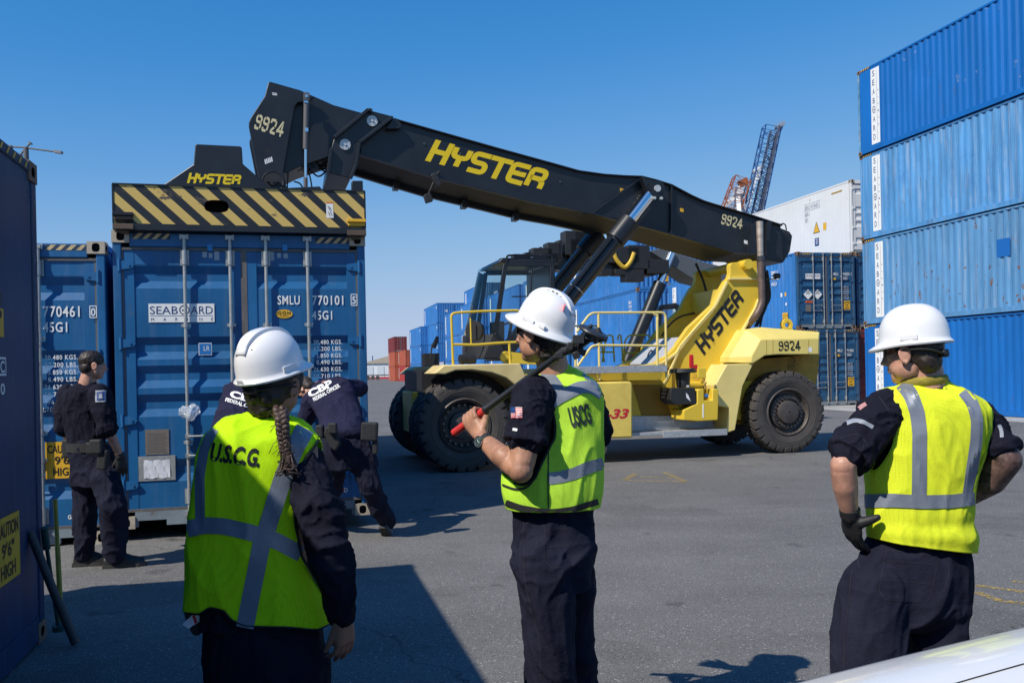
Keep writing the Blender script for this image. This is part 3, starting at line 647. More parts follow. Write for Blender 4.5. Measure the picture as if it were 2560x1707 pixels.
for i, (pm, lb, off) in enumerate(RS):
    c = container('shipping_container', lb, R0 - AX_U * CL + AX_V * (-(.08, .03, -.01, -.07)[i] * -1) + AX_U * off + Vector((0, 0, i * CH)), YAW, pm, doors=True, detail=1, group=GRP_C, castm=m_castw if i == 0 else None)
    w0 = [q for q in c.children if q.name.startswith('side_wall')][0]
    sticker_side(w0, CL, CH, CL - (.80, .92, .90, .98)[i], (.42, .44, .44, .46)[i], .22, 2.74)
    def hz(b): stripes(b, (-.002, CL - .20, CH - .072), -Yv, Z_, .5, .055, 4)
    decal([q for q in c.children if q.name.startswith('top_rail')][0], 'hazard_stripes', [m_yel, m_blk], hz)
    if pm == 'rusty':
        def rp(b):
            r2 = random.Random(11)
            for k in range(60):
                y = CL - r2.uniform(1.2, 9.5); z = min(2.7, max(.25, r2.gauss(1.0, .7))); h = r2.uniform(.03, .28) * (r2.random() ** 1.5 + .25); w = r2.uniform(.012, .05); n = 7
                L1 = []; 
                for j in range(n + 1):
                    t = j / n; ww = w * math.sin(PI * (t * .86 + .07)) * r2.uniform(.5, 1.2); yy = y + .02 * math.sin(3 * t + k); L1.append((yy - ww, yy + ww, z + h * t))
                f = lambda y_, z_: (.012 + corr(y_) - .006, y_, z_)
                vs = [f(a, zz) for a, _, zz in L1] + [f(b_, zz) for _, b_, zz in L1]; b.add(vs, [(j, j + 1, n + 2 + j, n + 1 + j) for j in range(n)])
        decal(w0, 'rust_patch', [mat('rust_flake', (.19, .085, .04), .85, var=.4, vscale=25)], rp)['kind'] = 'stuff'
        def pb(b):
            y = CL - 6.25; b.quad((.0085, y, 1.55), (.0085, y - .5, 1.55), (.0085, y - .5, 2.05), (.0085, y, 2.05))
        decal(w0, 'touch_up_paint', [mat('touch_up_blue', (.006, .12, .42), .5)], pb)
    if i == 3:
        def scf(b):
            r2 = random.Random(4)
            for k in range(40):
                y = CL - r2.gauss(9.3, .8); z = r2.gauss(1.15, .55); w = r2.uniform(.006, .03); h = r2.uniform(.05, .5) if r2.random() < .6 else .02; w = w if h > .03 else r2.uniform(.08, .3)
                if .3 < z < 2.6: b.quad(*[(.012 + corr(yy) - .006, yy, zz) for yy, zz in ((y, z), (y - w, z + .01), (y - w * r2.uniform(.4, 1), z + h), (y - w * .2, z + h * .95))])
        decal(w0, 'scuff', [mat('scuff_white', (.55, .62, .70), .7, var=.3, vscale=30)], scf)['kind'] = 'stuff'
        pq = [q for q in c.children if q.name.startswith('corner_post')][1]; pq.data = pq.data.copy(); pq.data.materials[0] = mat('flaking_post', (.10, .26, .42), .7, var=.4, vscale=3, stain=(.62, .60, .56), stain_amt=1.0, stain_scale=3.5)
    def runs(b):      # thin rust runs below the top rail and above the bottom rail
        r2 = random.Random(20 + i)
        for k in range(70 if pm != 'clean' else 14):
            y = CL - r2.uniform(.5, 10.5); z = r2.choice((CH - .08, r2.uniform(.25, 1.6))); h = r2.uniform(.05, .45); w = r2.uniform(.004, .014)
            f = lambda yy, zz: (.012 + corr(yy) - .006, yy, zz); b.add([f(y, z), f(y - w, z), f(y - w * .6, max(.16, z - h)), f(y - w * .3, max(.16, z - h))], [(0, 1, 2, 3)])
    decal(w0, 'rust_run', [mat('rust_run', (.16, .09, .055) if pm != 'x' else 0, .9, var=.3, vscale=20)], runs)['kind'] = 'stuff'
# M: the two with doors behind the reach stacker, neighbours, and the white reefer on top
M0 = Vector((10.80, 34.61, 0))
def mdoor(c, num, chk):
    dd = [q for q in c.children if q.name.startswith('door') and 'header' not in q.name and 'sill' not in q.name]
    def a(b):
        y = .03; put_text(b, 'SMLU', (1.50, y, 2.02), X_, Z_, .11, bold=.014, width=.24); put_text(b, num, (1.90, y, 2.02), X_, Z_, .11, bold=.014, width=.32); put_text(b, '45G1', (1.90, y, 1.86), X_, Z_, .11, bold=.014, width=.22); put_text(b, chk, (2.27, y, 2.02), X_, Z_, .11, bold=.014, width=.05)
        for k, s in enumerate(WT[:6]): put_text(b, s, (1.90, y, 1.56 - k * .085), X_, Z_, .045, width=.28)
    decal(dd[1], 'lettering', [m_wht], a)
    def o(b): c_ = (1.57, 1.89); b.add([(c_[0] + .08 * math.cos(2 * PI * i / 20), .03, c_[1] + .045 * math.sin(2 * PI * i / 20)) for i in range(20)], [tuple(range(20))])
    decal(dd[1], 'oval_sticker', [m_yel], o)
    decal(dd[1], 'caution_panel', [m_yel, m_blk], lambda b: caution(b, (1.95, .03, .72), X_, Z_, .27, .34))
    decal(dd[0], 'data_plate', [m_plate], lambda b: b.quad((.34, .03, .66), (.56, .03, .66), (.56, .03, .92), (.34, .03, .92)))
    return dd
def hz_door(c):
    for x in (.22, CW - .58): decal([q for q in c.children if q.name.startswith('door_header')][0], 'hazard_stripes', [m_yel, m_blk], lambda b: stripes(b, (x, .010, CH - .10), X_, Z_, .36, .05, 4))
m1 = container('shipping_container', 'dull blue container at the foot of the two door-end containers behind the machine rear wheel', M0, YAW, 'mid', dpaint='dull', group=GRP_C); mdoor(m1, '791426', '3'); hz_door(m1)
m2 = container('shipping_container', 'dull blue container with white diamond placards, above the machine counterweight', M0 + Vector((0, 0, CH)) + AX_U * .1 - AX_V * .04, YAW, 'mid', dpaint='dull', group=GRP_C); dd = mdoor(m2, '794255', '8'); hz_door(m2)
decal(dd[0], 'logo_panel', [m_wht, m_navy], lambda b: logo_seaboard(b, (.36, .03, 1.88), X_, Z_, .62, .20))
def dia(b):
    for x in (.45, .85):
        z = 1.30; r = .19; b.mat(0).add([(x - r, .028, z), (x, .028, z - r), (x + r, .028, z), (x, .028, z + r)], [(0, 1, 2, 3)]); b.mat(1)
        r2 = .16
        for k in range(4):
            a = Vector((x - r2 * (.6 - .1 * k), .026, z + .02 + .035 * k)); b.quad(a, a + X_ * (r2 * (1.2 - .2 * k)), a + X_ * (r2 * (1.2 - .2 * k)) + Z_ * .014, a + Z_ * .014)
decal(dd[0], 'diamond_placard', [m_wht, m_blk], dia)
decal(dd[0], 'orange_placard', [mat('placard_orange', (.75, .12, .01), .5), m_blk], lambda b: (b.mat(0).quad((.34, .03, .985), (.62, .03, .985), (.62, .03, 1.065), (.34, .03, 1.065)), b.mat(1), put_text(b, '3077', (.40, .028, 1.0), X_, Z_, .05, bold=.01, width=.17)))
w0 = [q for q in m2.children if q.name.startswith('side_wall')][0]
def mside(b):
    for s, y, z, h, w in (('SMLU', 1.35, 2.22, .15, .5), ('792553', 1.35, 2.0, .15, .62), ('45G1', 1.35, 1.78, .15, .42)): put_text(b, s, (.006, y + .6, z), -Yv, Z_, h, bold=.012, width=w)
    b.quad((.006, 1.25, 1.3), (.006, 1.13, 1.3), (.006, 1.13, 1.45), (.006, 1.25, 1.45)); b.quad((.006, .9, .95), (.006, .8, .95), (.006, .8, 1.05), (.006, .9, 1.05))
decal(w0, 'lettering', [m_wht], mside)
decal(w0, 'caution_panel', [m_yel, m_blk], lambda b: (b.mat(0).quad((.005, 1.15, .28), (.005, .75, .28), (.005, .75, .68), (.005, 1.15, .68)), b.quad((.005, .95, 1.3), (.005, .83, 1.3), (.005, .83, 1.45), (.005, .95, 1.45)), b.mat(1), [put_text(b, s, (.003, 1.12, .54 - k * .11), -Yv, Z_, .07, width=.34) for k, s in enumerate(('CAUTION', "9'6\"", 'HIGH'))]))
sticker_side(w0, CL, CH, CL - .75, .45, .3, 2.6)
nb = [('dull', 'dull blue container wedged between the door-end pair and the four-high stack, upper one', 1), ('red', 'dark red container low in the gap beside the four-high stack', 0)]
for pm, lb, k in nb: container('shipping_container', lb, M0 + AX_V * 2.55 + AX_U * .25 + Vector((0, 0, k * CH)), YAW, pm, group=GRP_C, detail=1)
rf = container('reefer_container', 'long white refrigerated container on top of the stack behind the boom', Vector((13.27, 35.95, 2 * CH + .01)), YAW, 'white', castm=m_castw, group='refrigerated containers', shallow=.05, detail=1)
w0 = [q for q in rf.children if q.name.startswith('side_wall')][0]
m_gtx = mat('decal_grey', (.25, .26, .30), .5)
def rft(b):
    for s, y, z, w in (('SEKU 917605 5', 3.35, 2.26, 1.15), ('45R1', 3.35, 1.98, .36), ('E1', 3.3, 1.75, .2)): put_text(b, s, (.008, y, z), -Yv, Z_, .17, bold=.012, width=w)
    b.quad((.008, 3.4, 2.2), (.008, 2.15, 2.2), (.008, 2.15, 2.215), (.008, 3.4, 2.215)); b.quad((.008, 3.4, 2.48), (.008, 2.15, 2.48), (.008, 2.15, 2.495), (.008, 3.4, 2.495))
decal(w0, 'lettering', [m_gtx], rft)
decal(w0, 'warning_triangle', [m_yel, m_blk], lambda b: (b.mat(1).add([(.008, 2.73, 1.19), (.008, 2.22, 1.19), (.008, 2.475, 1.66)], [(0, 1, 2)]), b.mat(0).add([(.006, 2.69, 1.215), (.006, 2.26, 1.215), (.006, 2.475, 1.61)], [(0, 1, 2)]), b.quad((.008, 1.98, 1.22), (.008, 1.75, 1.22), (.008, 1.75, 1.52), (.008, 1.98, 1.52))))
decal(w0, 'blue_label', [m_navy, m_wht], lambda b: (b.mat(0).quad((.008, 2.62, .66), (.008, 2.32, .66), (.008, 2.32, .98), (.008, 2.62, .98)), b.mat(1), [b.quad((.006, 2.54, .74 + .08 * k), (.006, 2.40, .74 + .08 * k), (.006, 2.40, .77 + .08 * k), (.006, 2.54, .77 + .08 * k)) for k in range(3)]))
decal(w0, 'hazard_stripes', [m_yel, m_blk], lambda b: stripes(b, (.008, 1.35, 2.55), -Yv, Z_, .75, .06, 6))
rb = container('reefer_container', 'white refrigerated container behind the long one, its end just showing beside the stack', Vector((13.27, 35.95, 2 * CH + .01)) + AX_V * 2.6 + AX_U * .5, YAW, 'white', castm=m_castw, group='refrigerated containers', shallow=.05, detail=1)

# the rows running away behind the reach stacker
def row_box(lb, px, Y, tier, pm, L=CL, dpm='dull', doors=False, strip=True, n45=False, z0=None, dx=0.0, name='shipping_container', H=CH):
    b0 = ray(px, CYP); loc = Vector((b0.x * Y, Y, 0)) + AX_V * dx + Vector((0, 0, tier * CH if z0 is None else z0))
    c = container(name, lb, loc, YAW, pm, L=L, H=H, doors=doors, detail=1 if Y < 60 else 0, dpaint=dpm, group=GRP_C, cat='shipping container')
    w0 = [q for q in c.children if q.name.startswith('side_wall')][0]
    if strip: decal(w0, 'name_panel', [m_wht], lambda b: b.quad((.004, L - 1.4, .4), (.004, L - .9, .4), (.004, L - .9, 2.55), (.004, L - 1.4, 2.55)))
    e0 = [q for q in c.children if q.name.startswith('end_wall') or q.name.startswith('door')][-1]
    if n45:
        decal(w0, 'lettering', [m_wht], lambda b: [b.quad((.004, 1.0, z), (.004, .5, z), (.004, .5, z + .3), (.004, 1.0, z + .3)) for z in (2.1,)])
        decal(e0, 'lettering', [m_wht], lambda b: put_text(b, '45', (1.15, .004, 1.55), X_, Z_, .38, bold=.02, width=.42))
        decal(e0, 'caution_panel', [m_yel], lambda b: b.quad((1.95, .006, .35), (2.25, .006, .35), (2.25, .006, .75), (1.95, .006, .75)))
    return c
ordn = ('lowest', 'second', 'third', 'topmost')
for k in range(3):
    c = row_box(f'blue container in the stack seen under the boom, {ordn[k]} of its column, corrugated end', 1596, 50, k, 'mid', dpm='mid')
    e0 = [q for q in c.children if q.name.startswith('end_wall')][-1]
    if k == 2: decal(e0, 'caution_panel', [m_yel, m_blk], lambda b: (b.mat(0).quad((1.45, .006, .45), (1.85, .006, .45), (1.85, .006, .85), (1.45, .006, .85)), b.mat(1), put_text(b, "9'6\"", (1.5, .003, .55), X_, Z_, .12, width=.3)))
    w0 = [q for q in c.children if q.name.startswith('side_wall')][0]
    decal(w0, 'lettering', [m_wht], lambda b: [put_text(b, s, (.005, 1.3, 2.2 - j * .24), -Yv, Z_, .17, bold=.012, width=.5) for j, s in enumerate(('SMLU', '7707', '45G1'))])
    row_box(f'blue container right of the column under the boom, {ordn[k]}', 1596, 50, k, 'mid', dpm='mid', dx=2.6, strip=False)
for j, (px, Y) in enumerate(((1421, 63.2), (1300, 76.4), (1209, 89.6))):
    for k in range(3 if j == 0 else 4):
        if j and k == 3: continue
        row_box(f'blue container of the long row behind the cab, {("nearer", "middle", "farther")[j]} column, {ordn[k]}', px, Y, k, 'mid', dpm='mid')
for k in range(4): row_box(f'blue container left of the cab with a white name strip, {ordn[k]} of four', 1157, 104, k, 'mid', dpm='dull', n45=True, dx=0 if k < 3 else 2.6)
for k in range(4):
    row_box(f'long blue container marked 45, {ordn[k]} in the nearer far column', 1096, 134, k, 'mid', L=13.7, dpm='mid', n45=True)
    if k > 1: row_box(f'long blue container marked 45, {ordn[k]}, right of the nearer far column', 1096, 134, k, 'mid', L=13.7, dpm='mid', n45=True, dx=2.55, strip=False)
for k in range(3): row_box(f'long blue container marked 45, {ordn[k]} in the farther column of three', 1053.5, 143, k, 'mid', L=13.7, dpm='mid', n45=True)
row_box('small pale grey container on the ground before the far blue columns', 1110, 118, 0, 'grey', L=6.06, dpm='dull', strip=False, z0=0)
for k, pm in ((0, 'orange'), (1, 'orange'), (2, 'red')):
    row_box(f'{("red oxide", "red oxide", "dark maroon")[k]} container {ordn[k] if k < 2 else "topmost"} in the far left end column', 987.5, 181, k, pm, dpm=pm, doors=k == 2, strip=k < 2)
for k, pm in ((0, 'crimson'), (1, 'orange')): row_box(f'{("faded crimson", "red oxide")[k]} container {ordn[k]} in the short column beside the far left end', 1014.5, 170, k, pm, dpm=pm)
# ------------------------------------------------------------ the reach stacker's own frame: x to its rear, y away from the camera, z up
S_YAW = 0.266; S_R = Vector((math.cos(S_YAW), math.sin(S_YAW), 0)); S_N = Vector((-math.sin(S_YAW), math.cos(S_YAW), 0))
S_O = G(1163, 1181) + S_N * 1.85; S_O.z = 0
S_MI = (Matrix.Translation(S_O) @ Matrix.Rotation(S_YAW, 4, 'Z')).inverted()
def sp(px, py, y):
    q = S_MI @ on_plane(px, py, S_O + S_N * y, S_N); return Vector((q.x, y, q.z))
def spp(y, *pts): return [sp(a, b, y) for a, b in pts]
m_sy = mat('machine_yellow', (0.76, 0.53, 0.045), 0.42, var=0.10, vscale=1.2, stain=(0.34, 0.22, 0.05), stain_amt=0.2, stain_scale=2.5, spec=0.4)
m_sy2 = mat('sun_bleached_yellow', (0.80, 0.64, 0.22), 0.5, var=0.10, vscale=1.5, stain=(0.40, 0.30, 0.14), stain_amt=0.05, stain_scale=3)
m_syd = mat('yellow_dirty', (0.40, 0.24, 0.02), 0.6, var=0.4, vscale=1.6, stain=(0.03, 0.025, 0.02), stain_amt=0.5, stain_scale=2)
m_sb = mat('boom_black', (0.010, 0.012, 0.016), 0.36, var=0.35, vscale=1.5, spec=0.5, stain=(.045, .042, .040), stain_amt=.15, stain_scale=2.2)
m_sb2 = mat('underside_bounce_brown', (0.045, 0.038, 0.032), 0.6, var=0.35, vscale=2, stretch=(.3, 1, 1))  # lighter and browner than the boom: bounced light put into the colour
m_chr = mat('chrome_rod', (0.75, 0.76, 0.78), 0.12, metal=1.0)
m_rub = mat('tyre_rubber', (0.058, 0.050, 0.044), 0.75, var=0.25, vscale=5, bump=.2, bscale=60, stain=(0.085, 0.07, 0.058), stain_amt=.5, stain_scale=2.2)
m_blk2 = mat('matt_black_plastic', (0.018, 0.018, 0.019), 0.55, var=.2, vscale=6)
m_rim = mat('rim_dark', (0.085, 0.072, 0.064), 0.55, metal=.3, var=.3, vscale=9, stain=(.12, .07, .045), stain_amt=.4, stain_scale=8)
m_bolt = mat('bolt_steel', (0.12, 0.11, 0.11), 0.4, metal=.8)
m_grat = mat('galvanised_grating', (0.42, 0.44, 0.45), 0.5, metal=.3, var=.25, vscale=30, bump=.4, bscale=160)
m_txt = mat('logo_yellow', (0.75, 0.53, 0.005), 0.5)
m_crm = mat('stencil_cream', (0.62, 0.55, 0.32), 0.6, var=.15, vscale=40)
m_disc = mat('pin_disc', (0.50, 0.54, 0.55), 0.5, metal=.2, var=.2, vscale=30)
m_hose = mat('hose_black', (0.012, 0.012, 0.012), 0.5)
m_yhose = mat('hose_yellow', (0.70, 0.45, 0.04), 0.5)
def glass_mat():
    m = bpy.data.materials.new('tinted_glass'); m.use_nodes = True; t = m.node_tree; N = t.nodes; N.clear()
    o = N.new('ShaderNodeOutputMaterial'); mx = N.new('ShaderNodeMixShader'); tr = N.new('ShaderNodeBsdfTransparent'); gl = N.new('ShaderNodeBsdfGlossy'); lw = N.new('ShaderNodeFresnel')
    tr.inputs[0].default_value = (.76, .86, .88, 1); gl.inputs['Roughness'].default_value = .02; lw.inputs[0].default_value = 1.6
    t.links.new(lw.outputs[0], mx.inputs[0]); t.links.new(tr.outputs[0], mx.inputs[1]); t.links.new(gl.outputs[0], mx.inputs[2]); t.links.new(mx.outputs[0], o.inputs[0]); return m
m_glass = glass_mat()
def hazard_mat():
    m = mat('hazard_beam', (.5, .4, .1), .45); t = m.node_tree; N = t.nodes; Lk = t.links.new; b = N['Principled BSDF']
    tc = N.new('ShaderNodeTexCoord'); se = N.new('ShaderNodeSeparateXYZ'); Lk(tc.outputs['Object'], se.inputs[0])
    def M(op, a, b_=None):
        n = N.new('ShaderNodeMath'); n.operation = op
        for i, s in enumerate((a, b_)):
            if s is None: continue
            if hasattr(s, 'links'): Lk(s, n.inputs[i])
            else: n.inputs[i].default_value = s
        return n.outputs[0]
    ad = M('ADD', M('MULTIPLY', se.outputs[0], 1.0), M('MULTIPLY', se.outputs[2], 1.06))
    fr = M('FRACT', M('MULTIPLY', M('ADD', ad, HZ_OFF), 1 / HZ_PER)); st = M('LESS_THAN', fr, .52)
    def noi(sc, det=6, ro=.7, st_=(1, 1, 1)):
        v = N.new('ShaderNodeVectorMath'); v.operation = 'MULTIPLY'; Lk(tc.outputs['Object'], v.inputs[0]); v.inputs[1].default_value = st_
        n = N.new('ShaderNodeTexNoise'); n.inputs['Scale'].default_value = sc; n.inputs['Detail'].default_value = det; n.inputs['Roughness'].default_value = ro; Lk(v.outputs[0], n.inputs['Vector']); return n.outputs['Fac']
    def mix(f, a, b_):
        x = N.new('ShaderNodeMix'); x.data_type = 'RGBA'; Lk(f, x.inputs[0])
        for i, s in ((6, a), (7, b_)):
            if hasattr(s, 'links'): Lk(s, x.inputs[i])
            else: x.inputs[i].default_value = (*s, 1)
        return x.outputs[2]
    c = mix(st, (.014, .016, .02), (.62, .43, .12))
    scr = M('GREATER_THAN', noi(3.2, 9, .75, (1, 1, 2.2)), .615); c = mix(scr, c, (.10, .075, .055))
    scr = M('GREATER_THAN', noi(7.0, 9, .8, (.35, 1, 3)), .64); c = mix(scr, c, (.05, .05, .055))
    Lk(c, b.inputs['Base Color']); return m
ST = thing('reach_stacker', 'yellow reach stacker with a long black boom holding a striped spreader over the blue container', 'reach stacker', S_O, S_YAW)
V = lambda x, y, z: Vector((x, y, z))
def sh(b, y0, y1, *pts):
    """a plate: outline read on the plane y0, as thick as y1 - y0"""
    b.prism([sp(a, c, y0) for a, c in pts], (0, y1 - y0, 0))
def spart(name, fn, mats, parent=ST, bevel=0.0, smooth=30):
    b = MB(); fn(b); return b.build(name, mats, parent, smooth=smooth, bevel=bevel)
# ---- wheels
def tyre(b, R=.735, W=.46):
    h = W / 2
    b.lathe([(R * .54, -h * .62), (R * .57, -h * .80), (R * .70, -h * .98), (R * .82, -h), (R * .90, -h * .94), (R * .945, -h * .80), (R * .955, 0), (R * .945, h * .80), (R * .90, h * .94), (R * .82, h), (R * .70, h * .98), (R * .57, h * .80), (R * .54, h * .62)], (0, 0, 0), (0, 1, 0), (0, 0, 1), 72)
    for s in (-1, 1): b.lathe([(R * .725, s * h * .985), (R * .735, s * h * 1.01), (R * .745, s * h * .995)], (0, 0, 0), (0, 1, 0), (0, 0, 1), 72)
    n = 26
    for s in (-1, 1):
        for k in range(n):
            a0 = 2 * PI * (k + (.5 if s > 0 else 0)) / n; da = 2 * PI / n * .36
            def pt(a, r, y): return Vector((math.sin(a) * r, y * s, math.cos(a) * r))
            sk = .10
            rows_ = [(R * .86, h * 1.0, 0), (R * .93, h * .985, 0), (R * .985, h * .90, 0), (R, h * .78, 0), (R, h * .10, sk)]
            L = []
            for r, y, k_ in rows_: L.append((pt(a0 - da + k_, r, y), pt(a0 + da + k_, r, y)))
            inn = [(pt(a0 - da, R * .84, h * .92), pt(a0 + da, R * .84, h * .92)), (pt(a0 - da + sk, R * .93, h * .1), pt(a0 + da + sk, R * .93, h * .1))]
            vs = [p for q in L for p in q] + [p for q in inn for p in q]
            fs = [(2 * i, 2 * i + 1, 2 * i + 3, 2 * i + 2) for i in range(4)] + [(8, 9, 13, 12), (0, 1, 11, 10)]
            fs += [(10, 0, 2, 4, 6, 8, 12), (11, 13, 9, 7, 5, 3, 1)]
            b.add(vs, fs)
def tyre_text(b, R=.735, W=.46):
    for s, a0 in (('CONTAINERMASTER', -.75), ('CONTINENTAL', 1.5)):
        pass
    for s, am in (('ContainerMaster', 0.0), ('ContainerMaster', 2.15), ('Radial', -2.2)):
        wd = .085 * len(s) * .72; rr = R * .80
        put_text(b, s, (0, 0, 0), X_, Z_, .05, bold=.012, width=wd, fn=lambda u, v, am=am, wd=wd: Vector((math.sin(am + (u - wd / 2) / rr) * (rr - .025 + v), -W / 2 * 1.002, math.cos(am + (u - wd / 2) / rr) * (rr - .025 + v))))
def rim_rear(b, R=.735, W=.46):
    h = W / 2
    b.mat(0).lathe([(R * .60, -h * .80), (R * .555, -h * .90), (R * .53, -h * .78), (R * .50, -h * .45), (R * .45, -h * .40), (R * .42, -h * .62), (R * .31, -h * .68), (R * .29, -h * .62), (R * .27, -h * .95), (R * .19, -h * 1.02), (R * .02, -h * 1.04)], (0, 0, 0), (0, 1, 0), (0, 0, 1), 48)
    b.lathe([(R * .56, h * .8), (R * .5, h * .3), (.02, h * .3)], (0, 0, 0), (0, 1, 0), (0, 0, 1), 32)
    b.mat(1)
    for k in range(24):
        a = 2 * PI * k / 24; b.cyl((math.sin(a) * R * .365, -h * .60, math.cos(a) * R * .365), (math.sin(a) * R * .365, -h * .86, math.cos(a) * R * .365), .017, n=8)
def rim_front(b, R=.735, W=.46):
    h = W / 2
    b.mat(0).lathe([(R * .60, -h * .80), (R * .56, -h * .92), (R * .545, -h * .80), (R * .51, -h * .6), (R * .50, -h * .1), (R * .46, -h * .02), (R * .40, -h * .1), (R * .30, -h * .1), (R * .28, -h * .45), (R * .15, -h * .55), (.02, -h * .55)], (0, 0, 0), (0, 1, 0), (0, 0, 1), 48)
    b.lathe([(R * .545, -h * .80), (R * .525, -h * .86), (R * .50, -h * .72)], (0, 0, 0), (0, 1, 0), (0, 0, 1), 48)
    b.lathe([(R * .56, h * .8), (R * .5, h * .3), (.02, h * .3)], (0, 0, 0), (0, 1, 0), (0, 0, 1), 32)
    b.mat(1)
    for k in range(20):
        a = 2 * PI * k / 20; b.cyl((math.sin(a) * R * .43, -h * .02, math.cos(a) * R * .43), (math.sin(a) * R * .43, -h * .38, math.cos(a) * R * .43), .022, n=8)
WH = MB(); tyre(WH); TY = WH.build('tyre', m_rub, None, smooth=28); WT_ = MB(); tyre_text(WT_)
first = True
for (x, y, rear, rot, flip_) in ((0.02, -1.60, 0, .1, 0), (0.02, -.98, 0, .3, 0), (0.02, .98, 0, .2, 1), (0.02, 1.45, 0, .4, 1), (6.04, -1.12, 1, .05, 0), (6.04, 1.12, 1, .2, 1)):
    w = bpy.data.objects.new('wheel', None); COL.objects.link(w); w.parent = ST; w.location = (x, y, .732); w.rotation_euler = (0, rot, PI if flip_ else 0)
    t = TY if first else TY.copy(); 
    if not first: COL.objects.link(t)
    t.parent = w; t.name = 'tyre'; first = False
    part('rim', ('rim', rear), rim_rear if rear else rim_front, [m_rim, m_bolt], w)
    if y in (-1.60, -1.12):
        q = MB(); q.v, q.f, q.m = list(WT_.v), list(WT_.f), list(WT_.m); q.build('sidewall_lettering', mat('sidewall_print', (.075, .068, .06), .8), w, smooth=0, flip=False)
spart('axle', lambda b: (b.cyl((.02, -1.7, .732), (.02, 1.6, .732), .22, n=24), b.cyl((6.04, -1.2, .732), (6.04, 1.2, .732), .16, n=20), b.box((.02, 0, .8), (.7, 1.2, .6))), m_blk2)
# ---- boom
BY = -.62; BW = 1.24
top_px = [(905, 283), (984, 298), (1000, 303), (1240, 371), (1382, 410), (1446, 428), (1510, 437), (1560, 440.5), (1604, 442), (1640, 451), (1678, 463), (1729, 490), (1758, 503), (1783, 511), (1879, 539), (1952, 563)]
bot_px = [(1958, 657), (1911, 650), (1891, 635), (1834, 632), (1780, 616), (1640, 576), (1539, 550), (1475, 534), (1424, 523), (1335, 507), (1240, 483), (1088, 446), (983, 414), (900, 388)]
def boom_outer(b): sh(b, BY, BY + BW, *(top_px + bot_px))
boom = spart('boom', boom_outer, m_sb, bevel=.012, smooth=20)
def boom_flanges(b):
    for line, k in ((top_px[1:], 0), (bot_px[1:], 1)):
        pts = [sp(a, c, BY - .03) for a, c in line]
        for p, q in zip(pts, pts[1:]): b.bar(p, q + (q - p).normalized() * .02, .075, .022, up=(0, 0, 1))
    sh(b, BY - .05, BY - .005, (1475, 534), (1479, 537), (1607, 446), (1603, 442)); b.bar(sp(1678, 463, BY - .03), sp(1677, 588, BY - .03), .06, .03)
    sh(b, BY - .03, BY, (1868, 632), (1879, 566), (1888, 552), (1898, 548), (1915, 552), (1915, 640), (1890, 634))
spart('boom_flange', boom_flanges, m_sb, boom, bevel=.004, smooth=0)
def boom_under(b):
    pts = [sp(a, c, BY) for a, c in bot_px[2:]]
    for p, q in zip(pts, pts[1:]):
        d = V(0, 0, -.014); o = V(0, .02, 0); e = V(0, BW - .04, 0); b.quad(p + d + o, q + d + o, q + d + e, p + d + e)
spart('boom_underside', boom_under, m_sb2, boom, smooth=0)
def boom_rail(b):      # chain guide with brackets along the far lower edge
    for p, q in zip(bot_px[6:], bot_px[7:]):
        a, c = sp(*p, BY) + V(0, BW * .9, -.05), sp(*q, BY) + V(0, BW * .9, -.05); b.bar(a, c, .10, .10)
    for px_, py_ in ((1190, 471), (1325, 505), (1010, 421)): c = sp(px_, py_, BY) + V(0, BW * .8, -.10); b.box(c, (.10, .22, .14))
spart('guide_rail', boom_rail, m_sb, boom)
def tail(b): sh(b, BY + .1, BY + BW - .1, (1940, 566), (1974, 579), (1981, 590), (1975, 629), (1958, 657), (1940, 655))
spart('boom_tail', tail, m_sb, boom, bevel=.01)
spart('tail_bracket', lambda b: (sh(b, BY - .10, BY - .04, (1914, 640), (1917, 556), (1923, 551), (1930, 556), (1926, 575), (1922, 640)), b.tube(fillet([sp(1948, 565, BY + .2), sp(1956, 558, BY + .2), sp(1964, 562, BY + .2), sp(1966, 576, BY + .2)], .1), .012, 6)), m_sb, boom)
def logo(b):
    o = sp(1064, 402, BY - .004); e = sp(1370, 483, BY - .004); ex = (e - o).normalized(); ey = ex.cross(V(0, 1, 0)); ey = ey if ey.z > 0 else -ey
    h = .395; u = h / 5.95; wn = (5 * 5.1 + 4.55) * u; drawn(b, 'HYSTER', o, ex, ey, h, sx=(e - o).length / wn, w=1.4)
spart('boom_lettering', logo, m_txt, boom, smooth=0)
def num(y, p0, p1, h, w=1.05):
    def f(b):
        o, e = sp(*p0, y), sp(*p1, y); ex = (e - o).normalized(); ey = ex.cross(V(0, 1, 0)); ey = ey if ey.z > 0 else -ey; u = h / (5 + w)
        drawn(b, '9924', o, ex, ey, h, w=w, slant=0, adv=5.2, rad=1.5, sx=(e - o).length / ((3 * 5.2 + 4.2) * u), gaps=True)
    return f
spart('stencil_number', num(BY - .002, (1802, 560), (1852, 573), .20), m_crm, boom, smooth=0)
